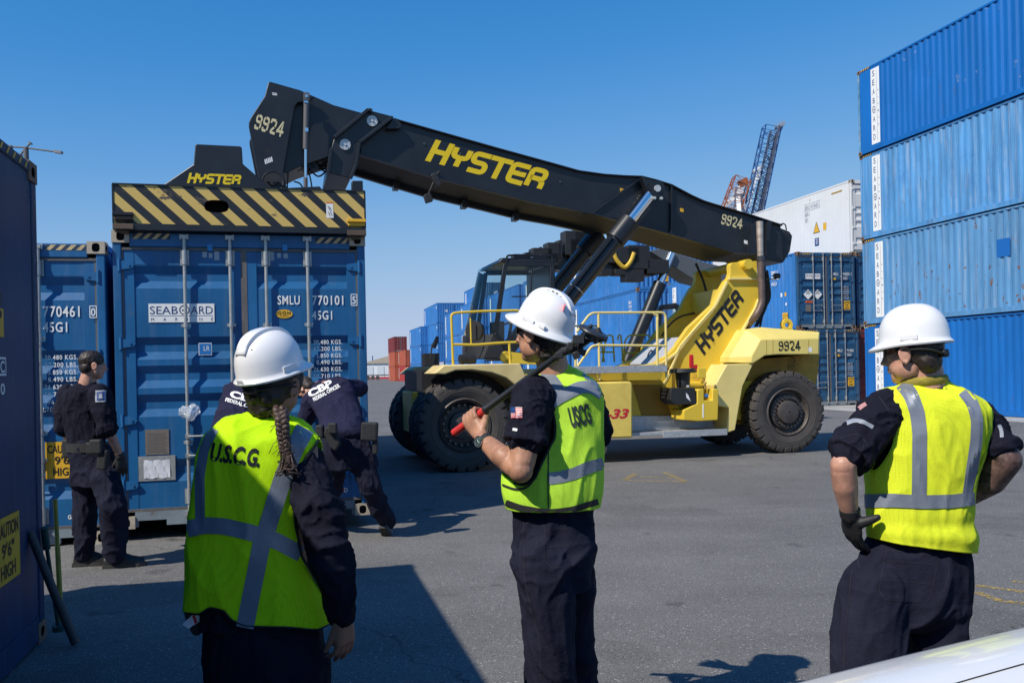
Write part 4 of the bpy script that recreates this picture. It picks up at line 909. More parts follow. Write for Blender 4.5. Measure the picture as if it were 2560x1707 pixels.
# collar with its two pinned wear pads
def collar(b):
    sh(b, BY - .09, BY + BW + .09, (835, 346), (920, 275), (985, 292), (981, 300), (900, 358), (892, 412), (877, 446), (820, 432), (828, 372))
spart('boom_collar', collar, m_sb, boom, bevel=.01)
def collar_rib(b):
    for pl in (((835, 346), (920, 275), (930, 279)), ((981, 294), (898, 358), (890, 412), (877, 446)), ((828, 372), (820, 432))):
        pts = [sp(a, c, BY - .13) for a, c in pl]
        for p, q in zip(pts, pts[1:]): b.bar(p, q, .10, .05)
    sh(b, BY - .13, BY - .05, (982, 297), (992, 300), (1003, 308), (1003, 318), (995, 322), (965, 322))
spart('collar_rib', collar_rib, m_sb, boom, bevel=.006, smooth=0)
for c in ((930, 303.5), (862.5, 362.5)):
    def pd(b):
        p = sp(*c, BY - .09); b.cyl(p + V(0, .02, 0), p - V(0, .03, 0), .088, n=28); b.cyl(p - V(0, .02, 0), p - V(0, .05, 0), .02, n=10)
        for k in range(5): a = k * 1.257 + .3; b.cyl(p + V(math.cos(a) * .065, -.025, math.sin(a) * .065), p + V(math.cos(a) * .065, -.036, math.sin(a) * .065), .010, n=8)
    spart('pin_disc', pd, m_disc, boom)
def inner(b): sh(b, BY + .12, BY + BW - .12, (746, 224), (834, 263), (910, 284), (905, 392), (836, 388), (790, 403), (747, 418), (718, 432), (690, 430), (700, 300))
inn = spart('inner_boom', inner, m_sb, boom, bevel=.01)
def head(b):
    o = [(671, 206), (677, 205), (747, 225), (786, 243), (760, 255), (745, 256), (738, 265), (735, 276), (708, 429), (716, 466), (727, 474), (683, 474), (649, 456), (622, 318), (622, 308), (627, 295), (662, 241)]
    sh(b, BY - .02, BY + .05, *o); b.prism([sp(a, c, BY) + V(0, BW - .06, 0) for a, c in o], (0, .06, 0))
hd_ = spart('boom_head', head, m_sb, ST, bevel=.008)
spart('stencil_number', num(BY - .023, (634, 322), (702, 343), .25), m_crm, hd_, smooth=0)
def pivot(b):
    p = sp(682, 456, BY - .02); b.cyl(p + V(0, .02, 0), p - V(0, .05, 0), .165, n=36); b.lathe([(.150, -.05), (.165, -.058), (.172, -.05)], p, (0, 1, 0), (0, 0, 1), 36); b.cyl(p - V(0, .05, 0), p - V(0, .09, 0), .06, n=16)
    for x in (-.085, 0, .085): b.cyl(p + V(x, -.05, 0), p + V(x, -.105, 0), .018, n=10)
spart('pivot_pin', pivot, m_blk2, hd_)
spart('scuff_mark', lambda b: ([b.quad(*[sp(x, y, BY - .0225) for x, y in q]) for q in ([(661 + 4 * k, 399 - 1.5 * k), (663.5 + 4 * k, 398 - 1.5 * k), (666 + 4 * k, 410 - 1.5 * k), (663 + 4 * k, 411 - 1.5 * k)] for k in range(5))], [b.quad(*[sp(x, y, BY - .0225) for x, y in q]) for q in (((680, 232), (692, 233.5), (692, 235.5), (680, 234)), ((681, 236), (693, 237), (693, 239), (681, 238)))]), m_wht, hd_, smooth=0)
def damper(b):
    a, m_, z = sp(766, 244, BY - .12), sp(764, 373, BY - .12), sp(764, 472, BY - .12)
    b.mat(0).cyl(a + V(0, 0, -.05), m_, .045, n=18); b.box(a, (.09, .14, .12)); b.mat(1).cyl(m_, z + (m_ - z) * .26, .026, n=16); b.mat(0).cyl(z + (m_ - z) * .27, z, .034, n=14)
    b.mat(1).cyl(a - V(0, .08, 0), a + V(0, .08, 0), .024, n=12); b.box(m_ + V(.02, -.045, .30), (.05, .012, .06)); b.box(m_ + V(.02, -.045, .75), (.07, .012, .03))
spart('damper_cylinder', damper, [mat('damper_barrel', (.11, .10, .10), .45), m_chr], hd_)
def hoses(b):
    r2 = random.Random(5)
    for k in range(9):
        p = sp(740 + 6 * k, 410 + r2.uniform(-6, 3), BY + .3); q = p + V(r2.uniform(-.2, .3), r2.uniform(-.1, .3), r2.uniform(-.25, -.02)); z = p + V(r2.uniform(.05, .5), .1, r2.uniform(-.1, .1)); b.tube(fillet([p, q, z], .3, 6), .014, 6)
    for pl in (((722, 420), (719, 450), (718, 473)), ((771, 430), (776, 445), (781, 476)), ((735, 454), (750, 458), (757, 470)), ((820, 404), (806, 408), (810, 418), (822, 414))): b.tube(fillet([sp(a, c, BY + .25) for a, c in pl], .2, 6), .013, 6)
    for px_, py_ in ((757, 413), (778, 415), (785, 420), (770, 405)): b.box(sp(px_, py_, BY + .25), (.12, .16, .10))
spart('hose_bundle', hoses, m_hose, hd_)
def lamp_arm(b):
    a = sp(1094, 432, BY - .08); c = sp(1068, 492, BY - .02)
    b.bar(sp(1096, 430, BY - .03), c, .05, .03); b.box(sp(1090, 450, BY - .1), (.10, .10, .22), Matrix.Rotation(-.5, 3, 'Y')); b.box(sp(1070, 496, BY - .05), (.12, .12, .14), Matrix.Rotation(-.3, 3, 'Y')); b.bar(sp(1100, 428, BY - .05), sp(1080, 448, BY - .05), .03)
spart('camera_bracket', lamp_arm, m_blk2, boom, bevel=.01)
for k, (x, y) in enumerate(((1060, 360), (1150, 385), (1300, 425), (1400, 455))):
    def bk(b): p = sp(x, y, BY - .004); b.cyl(p, p - V(0, .012, 0), .022, n=10)
    spart('grease_point', bk, m_bolt, boom)
for a in ((1700, 520), (1860, 600), (1550, 470)):
    def dc(b): x, y = a; b.quad(*[sp(x + dx, y + dy, BY - .004) for dx, dy in ((0, 0), (9, 2.4), (9, 11), (0, 8.6))])
    spart('warning_label', dc, m_wht if a[0] == 1860 else m_yel, boom, smooth=0)
# ---- lift cylinders
PIN = sp(1636, 475, -.80); LOW = sp(1330, 866, -.80); dL_ = (LOW - PIN).normalized(); E1 = sp(1562, 546, -.80); rodL = (E1 - PIN).length
for y in (-.80, .80):
    s = V(0, y + .80, 0)
    c = spart('lift_cylinder', lambda b: (b.cyl(PIN + s + dL_ * (rodL - .02), LOW + s, .145, n=28), b.cyl(PIN + s + dL_ * (rodL - .03), PIN + s + dL_ * (rodL + .42), .185, n=28), b.bar(PIN + s + dL_ * (rodL + .5) + V(-.06, -.15, .12), LOW + s + V(-.06, -.15, .12), .05, .05)), m_sb)
    spart('cylinder_rod', lambda b: b.cyl(PIN + s, PIN + s + dL_ * rodL, .105, n=24), m_chr, c)
    spart('pin_boss', lambda b: (b.cyl(PIN + s - V(0, .12, 0), PIN + s + V(0, .12, 0), .15, n=28)), m_sb, c)
    spart('pivot_pin', lambda b: (b.cyl(PIN + s - V(0, .15, 0), PIN + s - V(0, .10, 0), .06, n=20), [b.cyl(PIN + s + V(dx, -.15, -.17), PIN + s + V(dx, -.10, -.17), .026, n=10) for dx in (-.06, .07)]), m_disc, c)
    spart('clamp_strap', lambda b: [b.cyl(PIN + s + dL_ * t, PIN + s + dL_ * (t + .018), .150, n=28) for t in (rodL + 1.55, rodL + 2.4)], m_galv, c)
spart('cylinder_lug', lambda b: sh(b, -.86, -.70, (1606, 442), (1650, 456), (1656, 478), (1640, 496), (1622, 490)), m_sb, boom, bevel=.01)
# ---- boom support towers
tw = [(1825, 664), (1829, 657), (1892, 652.5), (1895, 694), (1898, 747), (1888, 766), (1808, 903), (1766, 958), (1752, 1000), (1630, 1000), (1656, 958), (1681, 921), (1660, 915), (1575, 921), (1549, 921), (1600, 916), (1638, 906), (1665, 890), (1683, 873), (1721, 819), (1784, 760), (1800, 726), (1813, 703), (1822, 695), (1826, 682)]
TWR = []
for y, dy in ((-.75, .14), (.63, .14)):
    def tfn(b): b.prism([sp(a, c, -.75) + V(0, y + .75, 0) for a, c in tw], (0, dy, 0))
    TWR.append(spart('boom_support', tfn, m_sy, bevel=.012))
def tw_rim(b):
    for pl in (((1822, 697), (1896, 697)), ((1818, 704), (1788, 765), (1700, 866), (1668, 945), (1656, 962)), ((1897, 748), (1888, 772), (1810, 905), (1770, 958)), ((1779, 778), (1727, 836), (1690, 884), (1655, 908), (1575, 920))):
        pts = [sp(a, c, -.78) for a, c in pl]
        for p, q in zip(pts, pts[1:]): b.bar(p, q, .06, .045)
spart('support_rim', tw_rim, m_sy2, TWR[0], bevel=.008, smooth=0)
def tlogo(b):
    o = sp(1761, 888, -.757); e = sp(1869, 745, -.757); ex = (e - o).normalized(); ey = ex.cross(V(0, 1, 0)); ey = ey if ey.x < 0 else -ey; h = .30; u = h / 5.95
    drawn(b, 'HYSTER', o, ex, ey, h, w=1.4, sx=(e - o).length / ((5 * 5.1 + 4.55) * u))
spart('support_lettering', tlogo, m_blk, TWR[0], smooth=0)
spart('cross_member', lambda b: (b.box2((5.15, -.6, 2.6), (5.45, .62, 3.0)), b.cyl((5.55, -.9, 3.42), (5.55, .9, 3.42), .09, n=20)), m_sy)
spart('warning_label', lambda b: (b.quad(*[sp(x, y, -.752) for x, y in ((1854, 660), (1861, 660), (1861, 669), (1854, 669))])), m_wht, TWR[0], smooth=0)
spart('junction_box', lambda b: (b.box(sp(1748, 752, .62), (.20, .12, .22)), b.tube(fillet([sp(1753, 768, .6), sp(1750, 780, .5), sp(1700, 790, .5), sp(1672, 812, .5), sp(1655, 840, .5)], .2, 5), .018, 6), b.tube(fillet([sp(1740, 660, .3), sp(1758, 700, .5), sp(1770, 745, .55)], .3, 5), .025, 8)), m_blk2, TWR[1])
def hood(b):
    a, c, d = sp(1600, 908, .1), sp(1660, 846, .1), sp(1712, 843, .1)
    for p, q in ((a, c), (c, d)): b.prism([p + V(0, -.75, 0), q + V(0, -.75, 0), q + V(0, .5, 0), p + V(0, .5, 0)], (0, 0, -.03))
hdd = spart('engine_hood', hood, mat('tread_plate', (.55, .56, .57), .45, metal=.2, var=.15, vscale=40, bump=.5, bscale=90), bevel=.005)
for x in (1619, 1645): spart('hood_handle', lambda b: b.tube(fillet([sp(x, 893, -.1) , sp(x + 2, 884, -.1), sp(x + 10, 874, -.1), sp(x + 12, 882, -.1)], .05), .012, 6), m_blk2, hdd)
# ---- chassis, decks, boxes
def chassis(b):
    sh(b, -.62, .62, (1395, 950), (1700, 945), (1760, 1000), (1760, 1070), (1395, 1090)); b.box2((-.6, -.55, .55), (6.6, .55, 1.25)); b.box2((4.3, -.9, .6), (6.8, .9, 1.3))
ch_ = spart('chassis', chassis, m_sy, bevel=.015)
def sidep(b): sh(b, -.80, -.72, (1440, 932), (1680, 930), (1680, 1042), (1440, 1046))
spart('side_panel', sidep, m_sy, ch_, bevel=.006)
def shadow_bars(b):
    for k in range(26):
        t = k / 25; a = sp(1583 + 70 * t, 962, -.812); c = sp(1606 + 70 * t, 1038, -.812); b.bar(a, c, .012, .018)
spart('painted_shadow_stripes', shadow_bars, mat('deck_shadow_yellow', (.30, .18, .02), .6), ch_, smooth=0)  # slanted dark bars imitate the deck grating's shadow on the panel
spart('silver_panel', lambda b: sh(b, -.86, -.70, (1578, 1040), (1778, 1038), (1790, 1078), (1578, 1090)), mat('bare_panel', (.45, .47, .50), .45, metal=.4, var=.2, vscale=6), ch_, bevel=.005)
def deck(b):
    a = sp(1430, 921, -1.55); c = sp(1668, 926, -1.55); [b.box2((a.x + k * .058, -1.55, 1.590), (a.x + k * .058 + .020, -.62, 1.60)) for k in range(int((c.x - a.x) / .058))]; b.box2((a.x, -1.56, 1.50), (c.x, -1.53, 1.615)); b.box2((a.x, -1.0, 1.53), (c.x, -.96, 1.56)); b.box2((a.x, -.66, 1.50), (c.x, -.62, 1.60))
dk = spart('deck', deck, m_grat, bevel=.004)
spart('deck_edge', lambda b: (sh(b, -1.2, -.7, (1470, 932), (1660, 930), (1650, 950), (1470, 952)), b.box2((1.95, -1.5, 1.38), (2.35, -1.45, 1.55)), b.box2((4.2, -1.5, 1.38), (4.35, -1.45, 1.55))), m_sy, dk, bevel=.006)
spart('far_deck', lambda b: b.box2((1.9, .7, 1.50), (4.6, 1.5, 1.60)), m_sy)
def step(b):
    a = sp(1575, 1090, -1.5); c = sp(1817, 1082, -1.5); b.box2((a.x, -1.5, a.z - .0), (c.x, -.85, a.z + .05)); b.box2((a.x + .6, -1.52, a.z - .05), (c.x, -1.49, a.z + .06))
spart('step', step, m_grat, bevel=.004)
bx = spart('fuel_box', lambda b: sh(b, -1.6, -.9, (1438, 956), (1577, 953), (1582, 960), (1582, 1094), (1438, 1098)), mat('box_yellow', (.76, .56, .11), .5, var=.15, vscale=3, stain=(.35, .22, .05), stain_amt=.2, stain_scale=3), bevel=.03)
spart('painted_number', lambda b: (put_text(b, '-33', sp(1516, 1046, -1.603), sp(1572, 1044, -1.603) - sp(1516, 1046, -1.603), Z_, .17, bold=.03, shear=.25, fn=None) if 0 else (lambda o, e: put_text(b, '-33', o, (e - o).normalized(), Z_, .155, bold=.035, shear=.3, width=(e - o).length))(sp(1514, 1046, -1.603), sp(1573, 1044, -1.603))), m_red, bx, smooth=0)
# ---- cab
CY0, CY1 = -.70, .72
def cab_pts(): return [sp(1263, 661, CY0), sp(1379, 661, CY0), sp(1383, 885, CY0), sp(1274, 885, CY0), sp(1239, 832, CY0)]
A_, B_, C_, D_, E_ = cab_pts(); CD = V(0, CY1 - CY0, 0); FB = V(-.16, 0, 0)
cab = spart('cab', lambda b: (b.prism([A_ + V(-.12, -.02, .03), B_ + V(.08, -.02, .03), B_ + V(.08, -.02, .11), A_ + V(-.05, -.02, .11)], CD + V(0, .04, 0)), b.box2((B_.x - .04, CY0, D_.z), (B_.x + .06, CY1, B_.z)), b.box2((D_.x - .1, CY0 + .03, D_.z - .1), (C_.x, CY1, D_.z + .03))), m_sb, bevel=.012)
def frame(b):
    for p, q in ((A_, B_), (B_, C_), (C_, D_), (D_, E_), (E_, A_)): b.bar(p, q, .055, .075)
    for k in (.48,): b.bar(A_ + (B_ - A_) * k + V(.08, .0, -.02), D_ + (C_ - D_) * .42, .028, .03)
    b.bar(A_ + V(.10, 0, -.55), B_ + V(-.03, 0, -.55), .02, .02)
spart('cab_frame', frame, m_sb, cab, bevel=.006)
spart('cab_frame', lambda b: [b.bar(p + CD, q + CD, .055, .075) for p, q in ((A_, B_), (B_, C_), (C_, D_), (D_, E_), (E_, A_))], m_sb, cab, bevel=.006)
def wind(b, off=0.0):
    n = 10; T = []; Bq = []
    for i in range(n + 1):
        t = i / n; y = CY0 + (CY1 - CY0) * t; bow = -.34 * math.sin(PI * t) ** .8 - .05 * t
        T.append(V(A_.x + bow * .75, y, A_.z - .02 + .03 * math.sin(PI * t))); Bq.append(V(E_.x + bow - .02, y, E_.z - .02 + .0 * t))
    return T, Bq
def windf(b):
    T, Bq = wind(b); n = len(T); b.add(T + Bq, [(i, i + 1, n + i + 1, n + i) for i in range(n - 1)])
spart('windscreen', windf, m_glass, cab, smooth=180)
spart('side_window', lambda b: b.add([p + V(0, .01, 0) for p in (A_, B_, C_, D_, E_)], [(0, 1, 2, 3, 4)]), m_glass, cab, smooth=0)
spart('side_window', lambda b: b.add([p + CD - V(0, .01, 0) for p in (A_, B_, C_, D_, E_)], [(0, 1, 2, 3, 4)]), m_glass, cab, smooth=0)
def cab_base(b):
    T, Bq = wind(b); n = len(Bq); lo = [V(p.x * .5 + (E_.x - .42) * .5, p.y, D_.z - .06) for p in Bq]; mid = [V(p.x - .02, p.y, p.z) for p in Bq]
    bk = [V(D_.x + .3, p.y, p.z) for p in (Bq[0], Bq[-1])]
    b.add(mid + lo, [(i, i + 1, n + i + 1, n + i) for i in range(n - 1)])
    for k in (0, -1): b.add([mid[k], lo[k], V(D_.x + .1, mid[k].y, D_.z - .06), V(D_.x + .1, mid[k].y, D_.z + .02), V(E_.x, mid[k].y, E_.z)], [(0, 1, 2, 3, 4)])
    b.add([*lo, V(D_.x + .1, CY1, D_.z - .06), V(D_.x + .1, CY0, D_.z - .06)], [tuple(range(n + 2))])
spart('cab_base', cab_base, mat('cab_black', (.025, .026, .028), .5, var=.2, vscale=3), cab, smooth=40)
def rack(b):
    for s in (V(0, -.03, .13), V(0, .5, .13)): b.tube(fillet([A_ + s + V(.02, 0, -.1), A_ + s + V(.02, 0, .02), B_ + s + V(0, 0, .02), B_ + s + V(0, 0, -.1)], .06), .018, 8)
    b.box(A_ + V(.35, .4, .17), (.22, .2, .10)); b.box(A_ + V(.75, .5, .17), (.25, .2, .12))
spart('roof_rack', rack, m_sb, cab)
def seat(b):
    b.box2((1.45, -.28, 2.15), (1.95, .28, 2.28)); b.box2((1.85, -.26, 2.25), (2.02, .26, 2.95)); b.box2((1.88, -.14, 2.97), (1.98, .14, 3.18)); b.box2((1.5, -.15, 1.9), (1.85, .15, 2.15)); b.box2((1.5, -.42, 2.3), (1.85, -.30, 2.42))
spart('cab_seat', seat, m_blk2, cab, bevel=.03)
spart('steering_wheel', lambda b: (b.tube([V(1.22, 0, 2.0), V(1.3, 0, 2.42)], .03, 8), b.lathe([(.19, -.012), (.205, 0), (.19, .012), (.175, 0), (.19, -.012)], V(1.3, 0, 2.44), V(-.3, 0, 1), V(0, 1, 0), 24), b.box((1.06, .1, 2.2), (.14, .5, .5))), m_blk2, cab)
spart('wiper', lambda b: (b.tube([sp(1164, 880, CY0), sp(1172, 820, CY0 - .05), sp(1182, 765, CY0)], .012, 6)), m_hose, cab)
spart('door_mirror', lambda b: (b.cyl(sp(1184, 827, -1.5), sp(1184, 827, -1.5) + V(.06, .06, 0), .155, n=28), b.lathe([(.155, 0), (.165, .012), (.15, .02)], sp(1184, 827, -1.5), V(.7, .7, 0), Z_, 28)), m_blk2, cab)
for x in (1149, 1167): spart('work_lamp', lambda b: (b.cyl(sp(x, 898, -1.4), sp(x, 898, -1.4) + V(.14, .02, 0), .075, n=18), b.cyl(sp(x, 898, -1.4) + V(.05, 0, 0), sp(x, 912, -1.4) + V(.05, 0, 0), .015, n=6)), m_blk2, cab)
spart('wing_mirror', lambda b: (b.prism([sp(1079, 864, -1.0), sp(1090, 840, -1.0), sp(1089, 852, -1.0), sp(1082, 870, -1.0)], (.10, .28, 0)), b.box(sp(1076, 900, -.6), (.25, .3, .22)), b.tube([sp(1076, 895, -.8), sp(1080, 862, -.8)], .014, 6)), m_blk2, cab)
# the operator, dim behind the glass
# ---- fenders
def fend(b, y0, y1):
    o = [(1085, 934), (1110, 912), (1300, 908), (1318, 946), (1330, 1010), (1312, 1010), (1296, 968), (1266, 945), (1230, 932), (1180, 925), (1140, 926), (1112, 936)]
    b.prism([sp(a, c, -1.95) + V(0, y0 + 1.95, 0) for a, c in o], (0, y1 - y0, 0))
spart('front_fender', lambda b: fend(b, -1.95, -1.0), mat('fender_cream', (.72, .56, .24), .55, var=.15, vscale=2, stain=(.35, .25, .1), stain_amt=.2, stain_scale=4), bevel=.02)
spart('front_fender', lambda b: fend(b, .75, 1.75), MATS['fender_cream'], bevel=.02)
spart('mud_guard', lambda b: (sh(b, -.9, -.3, (1118, 972), (1128, 945), (1150, 932), (1165, 930), (1165, 940), (1140, 950), (1128, 975)), sh(b, -.3, .75, (1100, 980), (1108, 945), (1130, 932), (1150, 930), (1150, 940), (1120, 955), (1112, 985))), m_sy2, bevel=.01)
spart('wheel_arch_liner', lambda b: (sh(b, -1.0, -.93, (1300, 912), (1318, 950), (1330, 1010), (1300, 1040), (1100, 960), (1112, 925)), b.box2((-.5, -.95, 1.2), (1.2, .9, 1.62))), m_blk2)
spart('front_lug', lambda b: [(b.cyl(sp(1267, 893, -1.3), sp(1267, 893, -1.3) + V(0, .08, 0), .10, n=22), b.cyl(sp(1267, 893, -1.305), sp(1267, 893, -1.3) + V(0, .09, 0), .04, n=14), sh(b, -1.3, -1.22, (1262, 878), (1320, 885), (1345, 912), (1262, 908)))], m_sy, bevel=.006)
# ---- hand rails
def rail(y, *lines, r=.021):
    def f(b):
        for ln in lines: b.tube(fillet([sp(a, c, y) for a, c in ln], .10, 5), r, 10)
    return f
spart('hand_rail', rail(-1.85, ((1133, 912), (1128, 784), (1150, 781), (1210, 778), (1297, 776), (1310, 790)), ((1133, 861), (1190, 862), (1250, 857), (1330, 854)), ((1273, 857), (1276, 910))), m_sy)
spart('hand_rail', rail(-1.6, ((1178, 862), (1176, 795)), r=.012), m_sy)
spart('hand_rail', rail(-1.5, ((1444, 916), (1480, 864), (1500, 863), (1665, 864)), ((1442, 830), (1476, 782), (1664, 781), (1666, 948)), ((1496, 784), (1499, 950)), ((1643, 785), (1643.5, 922)), ((1438.7, 852), (1439, 916)), ((1632, 783), (1644, 790), (1644, 800))), m_sy2)
spart('hand_rail', rail(1.35, ((1433, 815), (1492, 815), (1498, 822), (1511, 905)), ((1506, 905), (1516, 838), (1532, 838), (1536, 905)), ((1544, 850), (1546, 838), (1552, 838), (1558, 905)), ((1560, 905), (1562, 852), (1572, 838), (1624, 837), (1627, 860)), ((1560, 883), (1590, 882), (1624, 880)), ((1500, 880), (1534, 880)), r=.017), m_sy)
# ---- air cleaner, levers, tank, exhaust
def ac(b):
    c = sp(1707, 925, -1.25); z0, z1 = sp(1707, 968, -1.25).z, sp(1707, 932, -1.25).z
    b.cyl(V(c.x, -1.25, z0), V(c.x, -1.25, z1), .115, .13, n=24); b.cyl(V(c.x, -1.25, z1), V(c.x, -1.25, z1 + .075), .24, .225, n=28)
    sh(b, -1.5, -1.05, (1677, 970), (1738, 969), (1741, 1010), (1690, 1012), (1676, 1000)); p = sp(1672, 987, -1.28); b.cyl(p, p + V(.2, 0, 0), .10, n=20)
ac_ = spart('air_cleaner', ac, m_blk2, bevel=.01)
spart('maker_label', lambda b: (b.quad(*[sp(x, y, -1.503) for x, y in ((1715, 981), (1721, 988), (1727, 1003), (1716, 994))]), b.quad(*[sp(x, y, -1.503) for x, y in ((1716, 963), (1723, 963), (1723, 967), (1716, 967))])), m_wht, ac_, smooth=0)
spart('shut_off_lever', lambda b: (sh(b, -1.0, -.93, (1727, 888), (1729, 886), (1732, 886), (1734, 890), (1735, 913), (1744, 911), (1744, 928), (1736, 929), (1732, 920), (1727, 919))), mat('safety_red', (.5, .01, .02), .45), bevel=.006)
tk = spart('tool_box', lambda b: (sh(b, -1.5, -1.0, (1743, 975), (1749, 972), (1760, 972), (1760, 1001), (1781, 1000), (1781, 972), (1796, 972), (1797, 1000), (1795, 1050), (1745, 1053), (1709, 1050), (1709, 1025), (1743, 1008)), sh(b, -1.2, -.9, (1690, 1014), (1745, 1010), (1740, 1050), (1712, 1050))), m_sy, bevel=.015)
spart('tank_cap', lambda b: (b.cyl(sp(1768, 992, -1.3), sp(1768, 985, -1.3), .05, n=14)), mat('cap_blue', (.01, .12, .5), .4), tk)
spart('sight_slot', lambda b: sh(b, -1.505, -1.49, (1756.5, 1010), (1760, 1010), (1760, 1044), (1756.5, 1044)), m_wht, tk, bevel=.002)
spart('rear_fender', lambda b: (sh(b, -1.35, -.75, (1788, 962), (1817, 910), (1884, 909), (1857, 965), (1838, 1075), (1817, 1082), (1823, 1019), (1796, 1014)),), m_sy2, bevel=.015)
def exh(b):
    y = -.92; b.mat(0).tube([sp(1899, 554, y), sp(1900, 600, y), sp(1901, 645, y)], [.062, .058, .055], 18); b.mat(1).tube([sp(1901, 640, y), sp(1902, 652, y)], .07, 16); b.mat(2).tube(fillet([sp(1902, 648, y), sp(1905, 760, y), sp(1890, 790, y), sp(1862, 822, y + .3)], .35, 7), .062, 16)
spart('exhaust_stack', exh, [mat('exhaust_heat_shield', (.62, .50, .40), .4, metal=.6, var=.5, vscale=5, stretch=(.2, .2, 1)), m_bolt, mat('exhaust_pipe', (.17, .12, .10), .55, metal=.5, var=.3, vscale=8)])
spart('rear_horn', lambda b: (b.cyl(sp(1936, 690, -.6), sp(1948, 690, -.6), .05, n=14), b.bar(sp(1918, 698, -.6), sp(1940, 698, -.6), .02)), m_blk2)
def rhoses(b):
    r2 = random.Random(2)
    for k in range(12):
        p = sp(1900 + r2.uniform(0, 20), 660 + r2.uniform(0, 30), -.3); b.tube(fillet([p, p + V(r2.uniform(-.1, .3), .1, -.5), sp(1875 + r2.uniform(-5, 25), 800 + r2.uniform(-20, 20), -.2)], .6, 6), .02, 6)
spart('hose_bundle', rhoses, m_hose)
# ---- counterweight
O_ = [(1822.6, 906), (1822.6, 893), (1864, 824), (1903, 818), (2049, 830), (2049, 886), (1945, 886), (1912, 889), (1891, 903), (1882, 908)]
I_ = [(1879, 908), (1879, 891), (1901, 849), (1905, 848), (2047, 846), (2047, 886), (1945, 886), (1912, 889), (1891, 903), (1884, 908)]
def cw(b):
    o1 = [sp(a, c, -1.08) for a, c in O_]; i1 = [sp(a, c, -1.40) for a, c in I_]; o2 = [V(p.x, 1.08, p.z) for p in o1]; i2 = [V(p.x, 1.40, p.z) for p in i1]; b.loft([i1, o1, o2, i2])
cwt = spart('counterweight', cw, mat('counterweight_yellow', (.78, .62, .17), .5, var=.12, vscale=1.5, stain=(.42, .28, .06), stain_amt=.12, stain_scale=3), bevel=.015, smooth=20)
spart('stencil_number', num(-1.403, (1947, 877.5), (1999, 876), .175), m_blk, cwt, smooth=0)
def eye(b):
    c = sp(1966, 812, -.7); n = 20; R, r = .115, .055; out = [V(math.cos(t) * R, 0, math.sin(t) * R) for t in [PI * (-.12 + 1.24 * i / n) for i in range(n + 1)]]; inn_ = [V(math.cos(t) * r, 0, math.sin(t) * r) for t in [PI * (-.5 + 2 * i / 20) for i in range(20)]]
    b.lathe([(r, -.04), (R, -.04), (R, .04), (r, .04), (r, -.04)], c, (0, 1, 0), (0, 0, 1), 28); b.box(c + V(0, 0, -.14), (.22, .08, .14))
spart('lifting_eye', eye, m_sy, cwt, bevel=.006)
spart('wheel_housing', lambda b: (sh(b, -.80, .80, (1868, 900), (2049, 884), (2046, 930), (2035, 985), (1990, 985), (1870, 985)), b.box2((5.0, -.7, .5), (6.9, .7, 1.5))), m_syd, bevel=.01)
spart('warning_label', lambda b: (b.quad(*[sp(x, y, -1.403) for x, y in ((2020, 868), (2030, 868), (2030, 880), (2020, 880))])), m_wht, cwt, smooth=0)
spart('weld_seam', lambda b: [b.bar(sp(x, 849, -1.402), sp(x, 886, -1.402), .006, .004) for x in (1916, 1932, 2021)], m_syd, cwt, smooth=0)
# ---- spreader
BYF = -6.46
q0 = sp(280, 458, BYF); q1 = sp(912.5, 482.5, BYF); q2 = sp(868, 571, BYF); q3 = sp(336, 558, BYF)
HZ_PER = .226; HZ_OFF = 2.05
m_hz = hazard_mat()
Lx, Rx = q0.x, q1.x; TZ = (q0.z + q1.z) / 2; BZ = (q2.z + q3.z) / 2; 
SPR = bpy.data.objects.new('spreader', None); COL.objects.link(SPR); SPR.parent = ST
def endb(b):
    w = Rx - Lx; h = TZ - BZ; c = sp(541, 505, BYF)
    # face with an oblong hand hole off its centre: three panels
    hw = .34; x0, x1 = c.x - hw / 2, c.x + hw / 2
    b.mat(0).quad((Lx, BYF, BZ), (x0, BYF, BZ), (x0, BYF, TZ), (Lx, BYF, TZ)); b.quad((x1, BYF, BZ), (Rx, BYF, BZ), (Rx, BYF, TZ), (x1, BYF, TZ))
    hole_face(b, (x0, BYF, BZ), (1, 0, 0), (0, 0, 1), hw, h, .115, .062, .2, (0, 1, 0)); b.mat(2)
    for z0, z1, o in ((TZ, TZ + .012, 0), (BZ - .06, BZ, 0)): b.box2((Lx, BYF - .012, z0), (Rx, BYF + .36, z1))
    b.box2((Lx - .004, BYF - .006, BZ), (Lx + .012, BYF + .36, TZ)); b.box2((Rx - .012, BYF - .006, BZ), (Rx + .004, BYF + .36, TZ)); b.quad((Lx, BYF + .35, BZ), (Rx, BYF + .35, BZ), (Rx, BYF + .35, TZ), (Lx, BYF + .35, TZ))
eb = spart('end_beam', endb, [m_hz, m_black, m_sb], SPR, smooth=0)
m_tl = mat('twistlock_brown', (.10, .065, .045), .7, var=.35, vscale=8, stain=(.30, .20, .05), stain_amt=.3, stain_scale=6)
for k, (xa, xb, ya, yb) in enumerate(((281, 333, 536, 572), (869, 915, 553, 588))):
    def tl(b):
        p = sp(xa, yb, BYF - .03); q = sp(xb, ya, BYF - .03); h = q.z - p.z
        b.mat(0).box2((p.x, BYF - .03, p.z), (q.x, BYF + .22, p.z + h * .36)); b.box2((p.x + .02, BYF + .0, p.z + h * .36), (q.x - .0, BYF + .22, q.z)); b.mat(1).box2((p.x, BYF - .04, q.z - .012), (q.x, BYF + .02, q.z + .02)); b.mat(0).box2((p.x + .05, BYF + .03, p.z - .03), (q.x - .05, BYF + .14, p.z)); b.mat(1) if k else b.mat(0)
        b.box2((p.x + .01, BYF - .02, q.z - .05), (q.x - .01, BYF + .01, q.z - .015))
    spart('twistlock', tl, [m_tl, m_sb if k == 0 else m_yel], SPR, bevel=.004, smooth=0)
